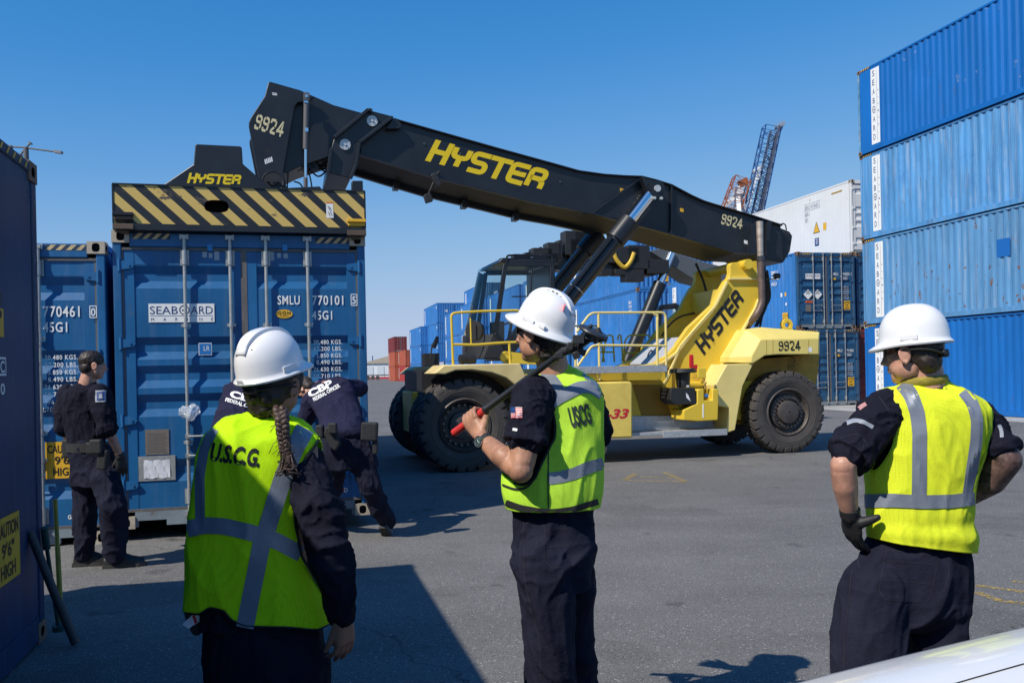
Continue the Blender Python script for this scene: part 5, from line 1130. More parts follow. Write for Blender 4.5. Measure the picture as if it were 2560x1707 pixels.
spart('twistlock', lambda b: (b.box2((Lx, 5.55, BZ - .12), (Lx + .2, 5.9, BZ + .05)), b.box2((Rx - .2, 5.55, BZ - .12), (Rx, 5.9, BZ + .05))), m_tl, SPR)
spart('end_beam', lambda b: b.box2((Lx, 5.5, BZ), (Rx, 5.9, TZ)), m_sb, SPR, bevel=.01)
spart('guide_post', lambda b: (sh(b, BYF + .1, BYF + .2, (880, 452), (907, 452), (908, 482), (880, 482))), m_sb, SPR, bevel=.006)
cx_ = (Lx + Rx) / 2
for s in (-1, 1): spart('telescopic_arm', lambda b: b.box2((cx_ + s * .55 - .13, BYF + .35, BZ + .06), (cx_ + s * .55 + .13, 5.5, TZ - .06)), m_sb, SPR, bevel=.01)
spart('spreader_frame', lambda b: (b.box2((cx_ - .8, -3.2, BZ + .02), (cx_ + .8, 2.8, TZ + .02)), b.box2((cx_ - .9, -1.4, TZ), (cx_ + .9, .9, TZ + .25))), m_sb, SPR, bevel=.02)
def rot(b):
    b.cyl((cx_, -.25, TZ + .2), (cx_, -.25, TZ + .75), .75, n=40); b.box2((cx_ - .55, -.8, TZ + .7), (cx_ + .75, .35, TZ + 1.0)); 
spart('rotator', rot, m_sb, SPR, bevel=.02)
def mast(b): sh(b, -1.35, -1.10, (400, 475), (409, 462), (484, 411), (488, 363), (491, 360.5), (600, 366), (604.5, 369), (607, 410), (659, 455), (676, 472), (800, 466), (815, 492), (400, 492))
ms = spart('mast_plate', mast, m_sb, SPR, bevel=.01)
def mlogo(b):
    o = sp(468, 458, -1.355); e = sp(612, 463.5, -1.355); ex = (e - o).normalized(); ey = Z_; h = .155; u = h / 5.95; drawn(b, 'HYSTER', o, ex, ey, h, w=1.45, sx=(e - o).length / ((5 * 5.1 + 5.4) * u))
spart('mast_lettering', mlogo, m_txt, ms, smooth=0)
spart('warning_label', lambda b: (b.mat(0).quad(*[sp(x, y, BYF - .002) for x, y in ((815, 506), (832, 506), (834, 545), (816, 545))]), b.mat(1).quad(*[sp(x, y, BYF - .003) for x, y in ((815.5, 505), (832, 505), (832, 509), (815.5, 509))]), b.mat(2), [b.bar(sp(819 + dx, 514 + dy, BYF - .003), sp(823 + dx, 524 + dy, BYF - .003), .012, .002) for dx, dy in ((0, 0), (4, 2), (1, 15), (6, 14))]), [m_wht, mat('label_orange', (.7, .2, .02), .5), m_blk], eb, smooth=0)
spart('cable_loop', lambda b: b.tube(fillet([V(cx_ + .3, -3, TZ), V(cx_ + .4, -4, TZ + .1), V(cx_ + .4, -5.5, TZ - .1), V(cx_ + .5, -6, TZ - .15)], .4), .02, 6), m_hose, SPR)

# ------------------------------------------------------------ the second handler, standing behind
H2 = thing('container_handler', 'second container handler behind the first, black spreader with a looping yellow hose', 'container handler', S_O + S_N * 6.0 + S_R * 1.5, S_YAW)
off2 = V(1.5, 6.0, 0)
hp = lambda a, c, dy=0.0: sp(a, c, 6.0 + dy) - off2
def h2(name, fn, m, parent=H2, bevel=0.0): b = MB(); fn(b); return b.build(name, m, parent, bevel=bevel)
def pl(b, d, *pts, dy=0.0): b.prism([hp(a, c, dy) for a, c in pts], (0, d, 0))
sp2 = h2('spreader', lambda b: (pl(b, .7, (1304, 650), (1310, 632), (1330, 629), (1440, 633), (1470, 640), (1612, 634), (1618, 655), (1640, 662), (1655, 664), (1656, 684), (1630, 690), (1600, 688), (1590, 676), (1520, 678), (1420, 675), (1330, 672), (1304, 668))), m_sb, bevel=.02)
h2('spreader_gear', lambda b: ([b.box(hp(x, y), (w, .4, h)) for x, y, w, h in ((1351, 640, .5, .35), (1380, 634, .35, .5), (1362, 650, .6, .3), (1395, 628, .1, .5), (1555, 640, .8, .4), (1590, 645, .6, .6), (1638, 668, .6, .35), (1580, 690, .5, .3), (1510, 682, .3, .15), (1545, 682, .3, .15), (1440, 610, .7, .6), (1455, 596, .5, .4), (1432, 628, .2, .5), (1462, 625, .9, .5))], [b.tube(fillet([hp(x, 648), hp(x + 5, 622), hp(x + 14, 618), hp(x + 20, 640)], .3, 5), .025, 6) for x in (1340, 1352, 1360, 1560, 1575)]), m_blk2, sp2, bevel=.01)
h2('hose', lambda b: b.tube(fillet([hp(1533, 625, -.2), hp(1540, 650, -.2), hp(1561, 672, -.2), hp(1577, 655, -.2), hp(1585, 632, -.2)], .5, 6), .055, 10), m_yhose, sp2)
h2('boom', lambda b: (pl(b, .9, (1625, 628), (1720, 690), (1735, 700), (1900, 740), (1900, 690), (1760, 655), (1650, 620))), mat('handler_boom_grey', (.10, .11, .12), .45), bevel=.02)
h2('lift_cylinder', lambda b: b.cyl(hp(1650, 708), hp(1568, 905), .17, n=20), m_sb)
h2('cylinder_rod', lambda b: b.cyl(hp(1680, 632), hp(1649, 710), .10, n=16), m_chr)
c2 = h2('cab', lambda b: ([b.bar(hp(*p), hp(*q), .10, .10) for p, q in (((1650, 768), (1690, 762)), ((1650, 768), (1646, 830)), ((1690, 762), (1720, 830)), ((1646, 830), (1720, 830)))], pl(b, 1.2, (1650, 770), (1690, 764), (1700, 770), (1652, 774))), m_sb)
h2('window', lambda b: pl(b, .02, (1655, 776), (1692, 770), (1716, 828), (1650, 828), dy=.1), m_glass, c2)
h2('body', lambda b: (b.box2((-.6, -.6, .6), (6.2, .6, 1.5)), b.box2((4.8, -1.2, 1.2), (6.3, 1.2, 2.1))), m_sy, bevel=.03)
for x, y in ((0, -1.5), (0, 1.5), (5.4, -1.1), (5.4, 1.1)):
    w = bpy.data.objects.new('wheel', None); COL.objects.link(w); w.parent = H2; w.location = (x, y, .732); w.rotation_euler = (0, .3 * x, 0 if y < 0 else PI)
    t = TY.copy(); COL.objects.link(t); t.parent = w; t.name = 'tyre'; part('rim', ('rim', 1), rim_rear, [m_rim, m_bolt], w)
# ------------------------------------------------------------ people
from mathutils.bvhtree import BVHTree
m_skin = mat('skin', (0.44, 0.22, 0.135), 0.5, var=0.3, vscale=22, sss=0.10, bump=.12, bscale=160, bdist=.002, grain=.06, gscale=240)
m_skin2 = mat('skin_fair', (0.50, 0.26, 0.18), 0.5, var=0.3, vscale=22, sss=0.10, bump=.12, bscale=160, bdist=.002, grain=.06, gscale=240)
m_skin3 = mat('skin_tan', (0.30, 0.14, 0.085), 0.5, var=0.12, vscale=14, sss=0.10, bump=.12, bscale=160, bdist=.002)
m_nav = mat('navy_cloth', (0.0095, 0.0100, 0.020), 0.88, var=0.28, vscale=7, bump=.55, bscale=34, spec=.12, bdist=.010, grain=.18, gscale=300)
m_nav2 = mat('navy_cloth_worn', (0.0135, 0.0150, 0.030), 0.9, var=0.3, vscale=6, bump=.5, bscale=30, spec=.12, bdist=.010, grain=.18, gscale=300)
m_tee = mat('navy_jersey', (0.020, 0.020, 0.048), 0.88, var=0.15, vscale=8, spec=.12, bump=.4, bscale=26, bdist=.008, grain=.1, gscale=300)
def mesh_cloth(name, col):
    m = mat(name, col, 0.75, var=0.05, vscale=5, spec=.25, bump=.35, bscale=22, bdist=.010, bstretch=(1, 1, .4)); t = m.node_tree; N = t.nodes; Lk = t.links.new; b = N['Principled BSDF']
    src = b.inputs['Base Color'].links[0].from_socket; tc = N.new('ShaderNodeTexCoord'); v = N.new('ShaderNodeTexVoronoi'); v.inputs['Scale'].default_value = 190; v.inputs['Randomness'].default_value = .25; Lk(tc.outputs['Object'], v.inputs['Vector'])
    r = N.new('ShaderNodeMapRange'); Lk(v.outputs['Distance'], r.inputs[0]); r.inputs[1].default_value = .12; r.inputs[2].default_value = .4; r.inputs[3].default_value = .70; r.inputs[4].default_value = 1.04
    s = N.new('ShaderNodeVectorMath'); s.operation = 'SCALE'; Lk(src, s.inputs[0]); Lk(r.outputs[0], s.inputs['Scale']); Lk(s.outputs[0], b.inputs['Base Color'])
    tr = N.new('ShaderNodeBsdfTranslucent'); Lk(s.outputs[0], tr.inputs[0]); mx = N.new('ShaderNodeMixShader'); mx.inputs[0].default_value = .22; o = N['Material Output']
    Lk(b.outputs[0], mx.inputs[1]); Lk(tr.outputs[0], mx.inputs[2]); Lk(mx.outputs[0], o.inputs[0]); return m
m_v1 = mesh_cloth('vest_lime', (0.62, 0.98, 0.006)); m_v2 = mesh_cloth('vest_green', (0.62, 0.98, 0.07)); m_v3 = mesh_cloth('vest_yellow', (0.90, 1.0, 0.04))
m_tape = mat('reflective_tape', (0.21, 0.235, 0.28), 0.42, metal=.15, var=.16, vscale=9, bump=.25, bscale=26, bdist=.004)
m_pip = mat('black_piping', (0.02, 0.02, 0.02), 0.7)
m_hat = mat('helmet_white', (0.80, 0.80, 0.80), 0.28, var=.03, vscale=8, coat=.3)
m_hair = mat('hair_dark', (0.016, 0.011, 0.009), 0.55, var=.4, vscale=40, bump=.6, bscale=220, stretch=(1, 1, .2), bdist=.003)
m_hair2 = mat('hair_brown', (0.034, 0.022, 0.017), 0.55, var=.4, vscale=60, bump=.6, bscale=220, bdist=.003)
m_glo = mat('glove_black', (0.012, 0.012, 0.013), 0.6, var=.3, vscale=20, bump=.3, bscale=200, bdist=.002)
m_lens = mat('lens_black', (0.008, 0.008, 0.01), 0.12, spec=.6)
m_boot = mat('boot_black', (0.014, 0.014, 0.014), 0.5, var=.3, vscale=12); m_sole = mat('boot_sole', (.035, .034, .033), .8)
m_strap = mat('web_black', (0.016, 0.016, 0.017), 0.7, var=.25, vscale=30, bump=.3, bscale=200, bdist=.002)
CAMV = Vector((0, 0, CAMH))
def cam_px(v):
    d = Vector(v) - CAMV; x, y = d.x / d.y * FPX, -d.z / d.y * FPX; cr, sr = math.cos(ROLL), math.sin(ROLL)
    return 1280 + x * cr + y * sr, CYP - x * sr + y * cr
def inside(p, poly):
    x, y = p; c = False; n = len(poly)
    for i in range(n):
        (x1, y1), (x2, y2) = poly[i], poly[i - 1]
        if (y1 > y) != (y2 > y) and x < (x2 - x1) * (y - y1) / (y2 - y1) + x1: c = not c
    return c
def ball(b, c, r, R=None, nu=20, nv=14):
    """an ellipsoid; r three radii along the columns of R"""
    c = Vector(c); R = R or Matrix.Identity(3); rings = []
    for j in range(1, nv):
        t = PI * j / nv; rings.append([c + R @ Vector((r[0] * math.sin(t) * math.cos(2 * PI * i / nu), r[1] * math.sin(t) * math.sin(2 * PI * i / nu), -r[2] * math.cos(t))) for i in range(nu)])
    b.loft(rings)
def frame3(f, up=(0, 0, 1)):
    f = Vector(f).normalized(); up = Vector(up); r = f.cross(up).normalized(); u = r.cross(f); return Matrix((r, f, u)).transposed()   # columns: right, forward, up
def weld(name, b, vox, mats, parent, it=2, amp=0.0, fq=7.0, sx=(1, 1, 1), ridge=True, amp2=0.0, smooth=True, lift=None):
    """melt the overlapping pieces of b into one closed skin, then crumple it"""
    me = bpy.data.meshes.new(name); me.from_pydata(b.v, [], b.f)
    bm = bmesh.new(); bm.from_mesh(me); bmesh.ops.recalc_face_normals(bm, faces=bm.faces); bm.to_mesh(me); bm.free()
    o = bpy.data.objects.new(name, me); COL.objects.link(o)
    md = o.modifiers.new('r', 'REMESH'); md.mode = 'VOXEL'; md.voxel_size = vox
    if it: s = o.modifiers.new('s', 'SMOOTH'); s.iterations = it; s.factor = .5
    bpy.context.view_layer.update(); ev = o.evaluated_get(bpy.context.evaluated_depsgraph_get()); nm = bpy.data.meshes.new_from_object(ev)
    bpy.data.objects.remove(o); bpy.data.meshes.remove(me)
    if amp or amp2 or lift: crumple(nm, amp, fq, sx, amp2, lift)
    if isinstance(mats, (list, tuple)): [nm.materials.append(m) for m in mats]
    else: nm.materials.append(mats)
    nm.shade_smooth(); o = bpy.data.objects.new(name, nm); COL.objects.link(o); o.parent = parent
    if parent: o.matrix_parent_inverse = Matrix.Translation(-Vector(parent.location))
    return o
def crumple(nm, amp, fq, sx, amp2, lift=None, seed=0.0):
    n = len(nm.vertices); co = np.empty(n * 3); nm.vertices.foreach_get('co', co); co = co.reshape(-1, 3); no = np.empty(n * 3); nm.vertex_normals.foreach_get('vector', no); no = no.reshape(-1, 3); d = np.zeros(n)
    for i in range(n):
        x, y, z = co[i]; p = Vector((x * sx[0], y * sx[1], z * sx[2])) * fq + Vector((seed, seed * .7, 0)); w = noise.noise_vector(p * .5) * .6; v = 0.0
        if amp: v += amp * (1.5 * max(0.0, 1 - 2.4 * abs(noise.noise(p + w))) ** 1.6 - .55)
        if amp2: v += amp2 * (1.6 * max(0.0, 1 - 2.4 * abs(noise.noise((p + w * 1.5) * 2.7 + Vector((5, 9, 2))))) ** 1.5 - .55)
        if lift: v += lift(co[i], no[i])
        d[i] = v
    co += no * d[:, None]; nm.vertices.foreach_set('co', co.ravel()); nm.update()
def kid(o, parent): o.parent = parent; o.matrix_parent_inverse = Matrix.Translation(-Vector(parent.location)); return o
def made(b, name, m, parent, smooth=180, flip=True, bevel=0.0): return kid(b.build(name, m, None, smooth=smooth, flip=flip, bevel=bevel), parent)
def limb(b, pts, rad, n=20, sub=5):
    """a tapering limb through its joints, rounded at the bends and the ends"""
    pts = [Vector(p) for p in pts]; P2, R2 = [], []
    for i in range(len(pts) - 1):
        for k in range(sub):
            t = k / sub; P2.append(pts[i].lerp(pts[i + 1], t)); R2.append(rad[i] * (1 - t) + rad[i + 1] * t)
    P2.append(pts[-1]); R2.append(rad[-1]); b.tube(P2, R2, n)
    for p, r in zip(pts[1:-1], rad[1:-1]): ball(b, p, (r, r, r), None, 16, 10)
    for p, r in ((pts[0], rad[0]), (pts[-1], rad[-1])): ball(b, p, (r * .98,) * 3, None, 16, 10)
def rows3(rows, brat, m):
    """rows (xl, yl, xr, yr, Y, e) from the hem up, read off the photo -> m smooth cross-sections facing the camera"""
    K = []
    for r in rows:
        xl, yl, xr, yr, Y = r[:5]; br = r[5] if len(r) > 5 else brat; e = r[6] if len(r) > 6 else 2.3
        a, c = P(xl, yl, Y), P(xr, yr, Y); h = (c - a) / 2; f = Vector((-h.y, h.x, 0)).normalized() if abs(h.y) + abs(h.x) > 1e-6 else Vector((0, 1, 0))
        up = h.cross(f).normalized(); K.append((*((a + c) / 2), *h, *(f * h.length * br), e))
    K = np.array(K); n = len(K); s = np.concatenate(([0], np.cumsum(np.linalg.norm(np.diff(K[:, :3], axis=0), axis=1) + 1e-4))); q = np.linspace(0, s[-1], m); out = np.empty((m, K.shape[1]))
    T = np.gradient(K, s, axis=0)
    for i, x in enumerate(q):
        j = min(max(np.searchsorted(s, x) - 1, 0), n - 2); h = s[j + 1] - s[j]; t = (x - s[j]) / h
        lo = np.minimum(K[j], K[j + 1]) - .01; hi = np.maximum(K[j], K[j + 1]) + .01
        out[i] = np.clip((2 * t**3 - 3 * t**2 + 1) * K[j] + (t**3 - 2 * t**2 + t) * h * T[j] + (-2 * t**3 + 3 * t**2) * K[j + 1] + (t**3 - t**2) * h * T[j + 1], lo, hi)
    return out
def trunk(b, rows, brat=.62, m=40, n=48, k=1.0, caps=True):
    rings = []
    for r in rows3(rows, brat, m): rings.append(b.ring(r[:3], k, k, Vector(r[3:6]), Vector(r[6:9]), n, r[9]))
    b.loft(rings, caps)
def vest(name, rows, mt, parent, cut=(), brat=.62, m=150, n=200, amp=.006, fq=5, sx=(1, 1, .35), amp2=.003, lift=None, seed=0.0, cutback=()):
    b = MB(); trunk(b, rows, brat, m, n, caps=False); me = bpy.data.meshes.new(name); me.from_pydata(b.v, [], b.f); me.materials.append(mt)
    bm = bmesh.new(); bm.from_mesh(me); bmesh.ops.recalc_face_normals(bm, faces=bm.faces); bm.to_mesh(me); bm.free(); me.update()
    crumple(me, amp, fq, sx, amp2, lift, seed)
    bvh = BVHTree.FromPolygons([v.co.copy() for v in me.vertices], [tuple(p.vertices) for p in me.polygons])
    if cut:
        bm = bmesh.new(); bm.from_mesh(me); bm.normal_update(); dl = []
        for f in bm.faces:
            c = f.calc_center_median(); front = f.normal.dot(c - CAMV) < 0; px = cam_px(c)
            if any(inside(px, q) for q in (cut if front else cutback)): dl.append(f)
        bmesh.ops.delete(bm, geom=dl, context='FACES')
        for v in bm.verts:
            if not v.is_boundary: continue
            x, y = cam_px(v.co); best = (12.0, None)
            for q in cut:
                for i in range(len(q)):
                    a, c = Vector(q[i - 1]), Vector(q[i]); d = c - a; t = max(0, min(1, (Vector((x, y)) - a).dot(d) / max(d.length_squared, 1e-6))); pt = a + d * t; ds = (pt - Vector((x, y))).length
                    if ds < best[0]: best = (ds, pt)
            if best[1] is not None:
                h_ = hit(bvh, best[1].x, best[1].y, 0)
                if h_ is not None and (h_ - v.co).length < .04: v.co = h_
        bm.to_mesh(me); bm.free()
    me.shade_smooth(); o = bpy.data.objects.new(name, me); COL.objects.link(o); kid(o, parent)
    sd = o.modifiers.new('thick', 'SOLIDIFY'); sd.thickness = .003; sd.offset = -1
    return o, bvh
def hit(bvh, px, py, off=.003):
    r = ray(px, py).normalized(); loc, nrm, _, _ = bvh.ray_cast(CAMV, r)
    if loc is None: return None
    if nrm.dot(r) > 0: nrm = -nrm
    return loc + nrm * off
def strip(b, bvh, line, w, off=.0022, across=4, step=5, closed=False):
    """a band of width w (photo pixels) laid on the cloth along a line seen in the photo"""
    pts = [Vector((x, y, 0)) for x, y in line]; D = []
    for p, q in zip(pts, pts[1:]):
        k = max(1, int((q - p).length / step)); D += [p.lerp(q, i / k) for i in range(k)]
    D.append(pts[-1])
    for _ in range(6): D = [D[0]] + [(D[i - 1] + D[i] * 2 + D[i + 1]) / 4 for i in range(1, len(D) - 1)] + [D[-1]]
    L = []
    for i, p in enumerate(D):
        d = (D[min(i + 1, len(D) - 1)] - D[max(i - 1, 0)]).normalized(); nn = Vector((-d.y, d.x, 0)); ww = w if not callable(w) else w(i / (len(D) - 1))
        L.append([hit(bvh, *(p + nn * ww * (j / across - .5)).xy, off) for j in range(across + 1)])
    for i in range(len(L) - 1):
        for j in range(across):
            q = [L[i][j], L[i][j + 1], L[i + 1][j + 1], L[i + 1][j]]
            if all(x is not None for x in q) and max((q[0] - x).length for x in q) < .05 + 4 * (step / 600): b.add(q, [(0, 1, 2, 3)])
def ptext(b, bvh, s, p0, p1, h, bold=.03, shear=0.0, off=.0022, spacing=1.0, sub=True):
    """lettering whose baseline runs p0 -> p1 in the photo, laid on the cloth"""
    vs, fs = text_geo(s, 1.0, bold, shear, spacing); x0 = min(v[0] for v in vs); x1 = max(v[0] for v in vs); e = Vector((p1[0] - p0[0], p1[1] - p0[1])); W_ = e.length; e /= W_; u = Vector((e.y, -e.x))
    q = [hit(bvh, *(Vector(p0) + e * ((x - x0) / (x1 - x0) * W_) + u * (y * h)), off) for x, y in vs]
    o = len(b.v); ok = [x is not None for x in q]; b.v.extend([tuple(x or Vector((0, 0, -5))) for x in q])
    for f in fs:
        if all(ok[i] for i in f): b.f.append(tuple(o + i for i in f)); b.m.append(b.cm)
def seam(bvh, lines, parent, name='seam', w=2.2, m=None, off=.0012):
    b = MB(); [strip(b, bvh, l, w, off, 1, 6) for l in lines]; return made(b, name, m or MATS['seam_thread'], parent, flip=False)
mat('seam_thread', (.026, .026, .038), .9, spec=.1)
def bvh_of(o):
    me = o.data; M = o.matrix_parent_inverse; Lc = Matrix.Translation(o.parent.location) @ M if o.parent else Matrix()
    return BVHTree.FromPolygons([Lc @ v.co for v in me.vertices], [tuple(p.vertices) for p in me.polygons])
def skull(b, c, f, up, s=1.0):
    """head with brow, nose, lips, chin and ears round its centre c, looking along f"""
    R = frame3(f, up); q = lambda x, y, z: Vector(c) + R @ Vector((x, y, z)) * s; e = lambda p, r, RR=R: ball(b, p, tuple(k * s for k in r), RR)
    e(q(0, -.012, .035), (.075, .096, .086)); e(q(0, .020, -.02), (.064, .074, .088)); e(q(0, .044, -.078), (.038, .040, .034)); e(q(0, .068, -.090), (.02, .016, .017))
    for sx in (-1, 1): e(q(sx * .040, .018, -.052), (.026, .050, .040)); e(q(sx * .042, .058, -.008), (.02, .02, .018)); e(q(sx * .031, .078, .022), (.024, .012, .009)); e(q(sx * .031, .079, .008), (.013, .009, .008))
    b.tube([q(0, .088, .020), q(0, .102, -.010), q(0, .112, -.026), q(0, .090, -.034)], [.009 * s, .011 * s, .014 * s, .009 * s], 10)
    for sx in (-1, 1): e(q(sx * .012, .098, -.028), (.009, .010, .008))
    e(q(0, .088, -.052), (.022, .009, .006)); e(q(0, .086, -.062), (.020, .009, .007))
    for sx in (-1, 1):
        Re = R @ Matrix.Rotation(sx * -.35, 3, 'Z') @ Matrix.Rotation(-.2, 3, 'X'); cc = q(sx * .080, -.005, -.006); e(cc, (.009, .020, .031), Re)
        n = 14; b.tube([cc + Re @ Vector((sx * .006, .018 * math.cos(t), .029 * math.sin(t))) * s for t in [PI * (-.55 + 1.5 * i / n) for i in range(n + 1)]], .0055 * s, 8); e(cc + Re @ Vector((0, .006, -.027)) * s, (.006, .009, .010), Re)
    return R, q
def helmet(parent, c, f, up, s=1.0, full=False, ridge=True, hk=1.0):
    """hard hat; c the centre of the brim plane"""
    R = frame3(f, up); b = MB(); n = 96; q = lambda x, y, z: Vector(c) + R @ Vector((x, y, z * hk)) * s
    def ring(hz, kr, ext, dz=0.0):
        out = []
        for i in range(n):
            t = 2 * PI * i / n; cx, cy = math.sin(t), math.cos(t); e = ext(t) if callable(ext) else ext; zz = hz + (dz(t) if callable(dz) else dz)
            out.append(q((.112 * kr + e) * cx, (.134 * kr + e) * cy, zz))
        return out
    if full: ex = lambda t: .036 + .020 * max(0, math.cos(t)) ** 2; dz = lambda t: -.014 - .004 * math.cos(t)
    else: ex = lambda t: .012 + .034 * max(0, math.cos(t)) ** 3; dz = lambda t: -.006 - .012 * max(0, math.cos(t)) ** 2
    rings = [ring(.010, .97, 0), ring(.004, .985, lambda t: ex(t) * .8, lambda t: dz(t) - .004), ring(-.002, 1.0, ex, lambda t: dz(t) - .004), ring(.0, 1.0, lambda t: ex(t) + .003, dz), ring(.003, 1.0, lambda t: ex(t) * .93, lambda t: dz(t) * .9 + .001), ring(.006, 1.0, lambda t: ex(t) * .35, lambda t: dz(t) * .3), ring(.012, 1.0, .002), ring(.030, 1.0, .0015)]
    for k in range(1, 18):
        a = PI / 2 * k / 18; rings.append(ring(.030 + .112 * math.sin(a), math.cos(a) ** .82, 0))
    b.loft(rings, caps=False); tp = len(b.v); b.v.append(tuple(q(0, 0, .142))); base = tp - n
    for i in range(n): b.f.append((base + i, base + (i + 1) % n, tp)); b.m.append(0)
    if ridge:
        w = .030
        for sx in ((0,) if full else (0,)):
            P1 = []; 
            for k in range(25):
                a = -1.05 + 2.1 * k / 24; yy = math.sin(a); zz = math.cos(a); P1.append((yy, zz))
            R_ = []
            for yy, zz in P1:
                cy = .134 * (math.copysign(abs(yy) ** .82, yy)); cz = .030 + .112 * abs(zz) ** 1.0; h = .0075; ww = w * (.45 + .55 * abs(zz)) if not full else .018
                R_.append([q(-ww - .006, cy, cz - .004), q(-ww, cy * 1.02, cz + h * zz), q(ww, cy * 1.02, cz + h * zz), q(ww + .006, cy, cz - .004)])
            b.loft(R_, caps=False, closed=False)
    if full:
        for sx in (-1, 1):
            b.box(q(sx * .114, .02, .016), (.012, .06, .014), R); b.box(q(sx * .111, -.055, .016), (.012, .03, .012), R)
    else:
        for sx in (-1, 1): b.box(q(sx * .113, .0, .016), (.008, .06, .016), R)
    o = made(b, 'helmet', m_hat, parent, smooth=50); sd = o.modifiers.new('thick', 'SOLIDIFY'); sd.thickness = .002; sd.offset = -1
    return o, R, q
def fingers(b, w, d, nrm, side, curl, s=1.0, spread=.10, thumb=(.55, .6), ln=(.92, 1.0, .95, .78), tp=None):
    """palm and five jointed fingers from the wrist w, pointing along d, palm facing nrm, thumb on the side 'side'"""
    d = Vector(d).normalized(); nrm = Vector(nrm); nrm = (nrm - d * nrm.dot(d)).normalized(); sd = d.cross(nrm) * side; w = Vector(w)
    b.loft([b.ring(w, .027 * s, .020 * s, sd, nrm, 20), b.ring(w + d * .03 * s, .036 * s, .019 * s, sd, nrm, 20, 2.6), b.ring(w + d * .07 * s - nrm * .002, .042 * s, .016 * s, sd, nrm, 20, 2.8), b.ring(w + d * .095 * s - nrm * .003, .040 * s, .013 * s, sd, nrm, 20, 2.8)])
    for i in range(4):
        o = (1.5 - i) * .0205 * s; p = w + d * .088 * s + sd * o - nrm * .002; dd = (d + sd * (1.5 - i) * spread).normalized(); a = 0.0; pts = [p - dd * .02 * s, p]; rr = [.0095 * s, .0098 * s]; c = curl[i] if hasattr(curl, '__len__') else curl
        for k, L in enumerate((.042, .027, .022)):
            a += c * (1.0, 1.15, .8)[k]; v = dd * math.cos(a) + nrm * math.sin(a); p = p + v * L * s * ln[i]; pts.append(p); rr.append((.0088, .0080, .0066)[k] * s)
        limb(b, pts, rr, 12, 3)
    if tp: limb(b, [w + d * .03 * s] + tp, [.021 * s, .0185 * s, .0155 * s, .011 * s], 12, 3); return
    p = w + d * .022 * s + sd * .026 * s + nrm * .004; v = (d * math.cos(thumb[0]) + sd * math.sin(thumb[0]) + nrm * .25).normalized(); p2 = p + v * .040 * s; v2 = (v + d * .25 + nrm * thumb[1] * .6).normalized(); p3 = p2 + v2 * .032 * s; p4 = p3 + (v2 + nrm * thumb[1] * .4).normalized() * .025 * s
    limb(b, [p - v * .01, p2, p3, p4], [.015 * s, .0125 * s, .0105 * s, .0085 * s], 12, 3)
def boot(b1, b2, ank, d, s=1.0):
    """upper into b1, sole into b2; ank the ankle above the ground, d the way the toe points"""
    R = frame3(Vector((d[0], d[1], 0))); a = Vector((ank[0], ank[1], 0)); q = lambda x, y, z: a + R @ Vector((x, y, z)) * s
    prof = [(-.075, .030, .055, .052), (-.04, .036, .09, .075), (0, .038, .12, .09), (.06, .042, .09, .065), (.12, .047, .062, .045), (.17, .044, .05, .036), (.205, .030, .042, .03)]
    b1.loft([[q(w * math.cos(t) if True else 0, y, .022 + (h if math.sin(t) > 0 else .012) * abs(math.sin(t)) ** .8 * (1 if math.sin(t) > 0 else -.4)) for t in [2 * PI * i / 20 for i in range(20)]] for y, w, h, _ in prof])
    b1.tube([q(0, -.02, .07), q(0, -.02, .19)], [.048 * s, .055 * s], 18)
    out = [(.034, -.085), (.040, -.03), (.040, .03), (.050, .11), (.047, .17), (.028, .215), (0, .225)]; pl = [q(x, y, 0.001) for x, y in out] + [q(-x, y, 0.001) for x, y in reversed(out[:-1])]
    b2.prism(pl, (0, 0, .026 * s))
PEOPLE = 'people of the inspection team'
def root(px, Y, label): p = P(px, CYP, Y); r = thing('person', label, 'person', (p.x, Y, 0), 0, PEOPLE); return r
def down(v, z): return Vector((v.x, v.y, z))

# ============ the woman in the lime vest, from behind
W = root(660, 3.15, 'woman with a dark braid, white helmet and lime vest, seen from behind'); Y = 3.15
b = MB(); hc = P(690, 958, 3.17); hf = Vector((.45, .88, -.12)); hu = Vector((.06, -.06, 1)); Rh, hq = skull(b, hc, hf, hu, .98)
limb(b, [P(683, 1010, 3.18), P(672, 1075, 3.17)], [.055, .062]); trunk(b, [(540, 1640, 790, 1650, 3.18), (545, 1400, 770, 1410, 3.17), (545, 1180, 765, 1190, 3.17), (580, 1095, 745, 1105, 3.17), (630, 1050, 720, 1055, 3.17)], .48, 16, 32)
SH, EL, WR = P(782, 1118, 3.10), P(826, 1400, 3.04), P(856, 1535, 3.06); limb(b, [P(770, 1125, 3.12), P(820, 1400, 3.035), WR], [.034, .034, .028])
fingers(b, P(858, 1540, 3.06), Vector((.00, .18, -1)), Vector((-.75, .6, 0)), -1, (.45, .30, .25, .25), 1.0, .05, (.35, .25))
SL, EL2, WL = P(545, 1110, 3.22), P(520, 1340, 3.36), P(560, 1420, 3.55); limb(b, [SL, EL2, WL], [.05, .042, .03]); fingers(b, WL, Vector((.5, .8, .2)), Vector((.5, -.5, -.4)), 1, .6, 1.0)
HL, HR = P(600, 1660, 3.18), P(735, 1660, 3.17)
for h, dx in ((HL, -.02), (HR, .03)): limb(b, [h, Vector((h.x + dx, 3.17, .47)), Vector((h.x + dx, 3.15, .10))], [.085, .055, .045])
bodyW = weld('body', b, .0055, m_skin3, W, 2)
b = MB(); b2 = MB()
for h, dx in ((HL, -.02), (HR, .03)): boot(b, b2, (h.x + dx, 3.15), (.2, .95))
o = made(b, 'boot', m_boot, W, 40); made(b2, 'boot_sole', m_sole, o, 0)
b = MB(); trunk(b, [(520, 1712, 815, 1712, 3.17), (512, 1640, 812, 1640, 3.17), (524, 1540, 795, 1550, 3.17), (545, 1400, 775, 1410, 3.17)], .66, 18, 40)
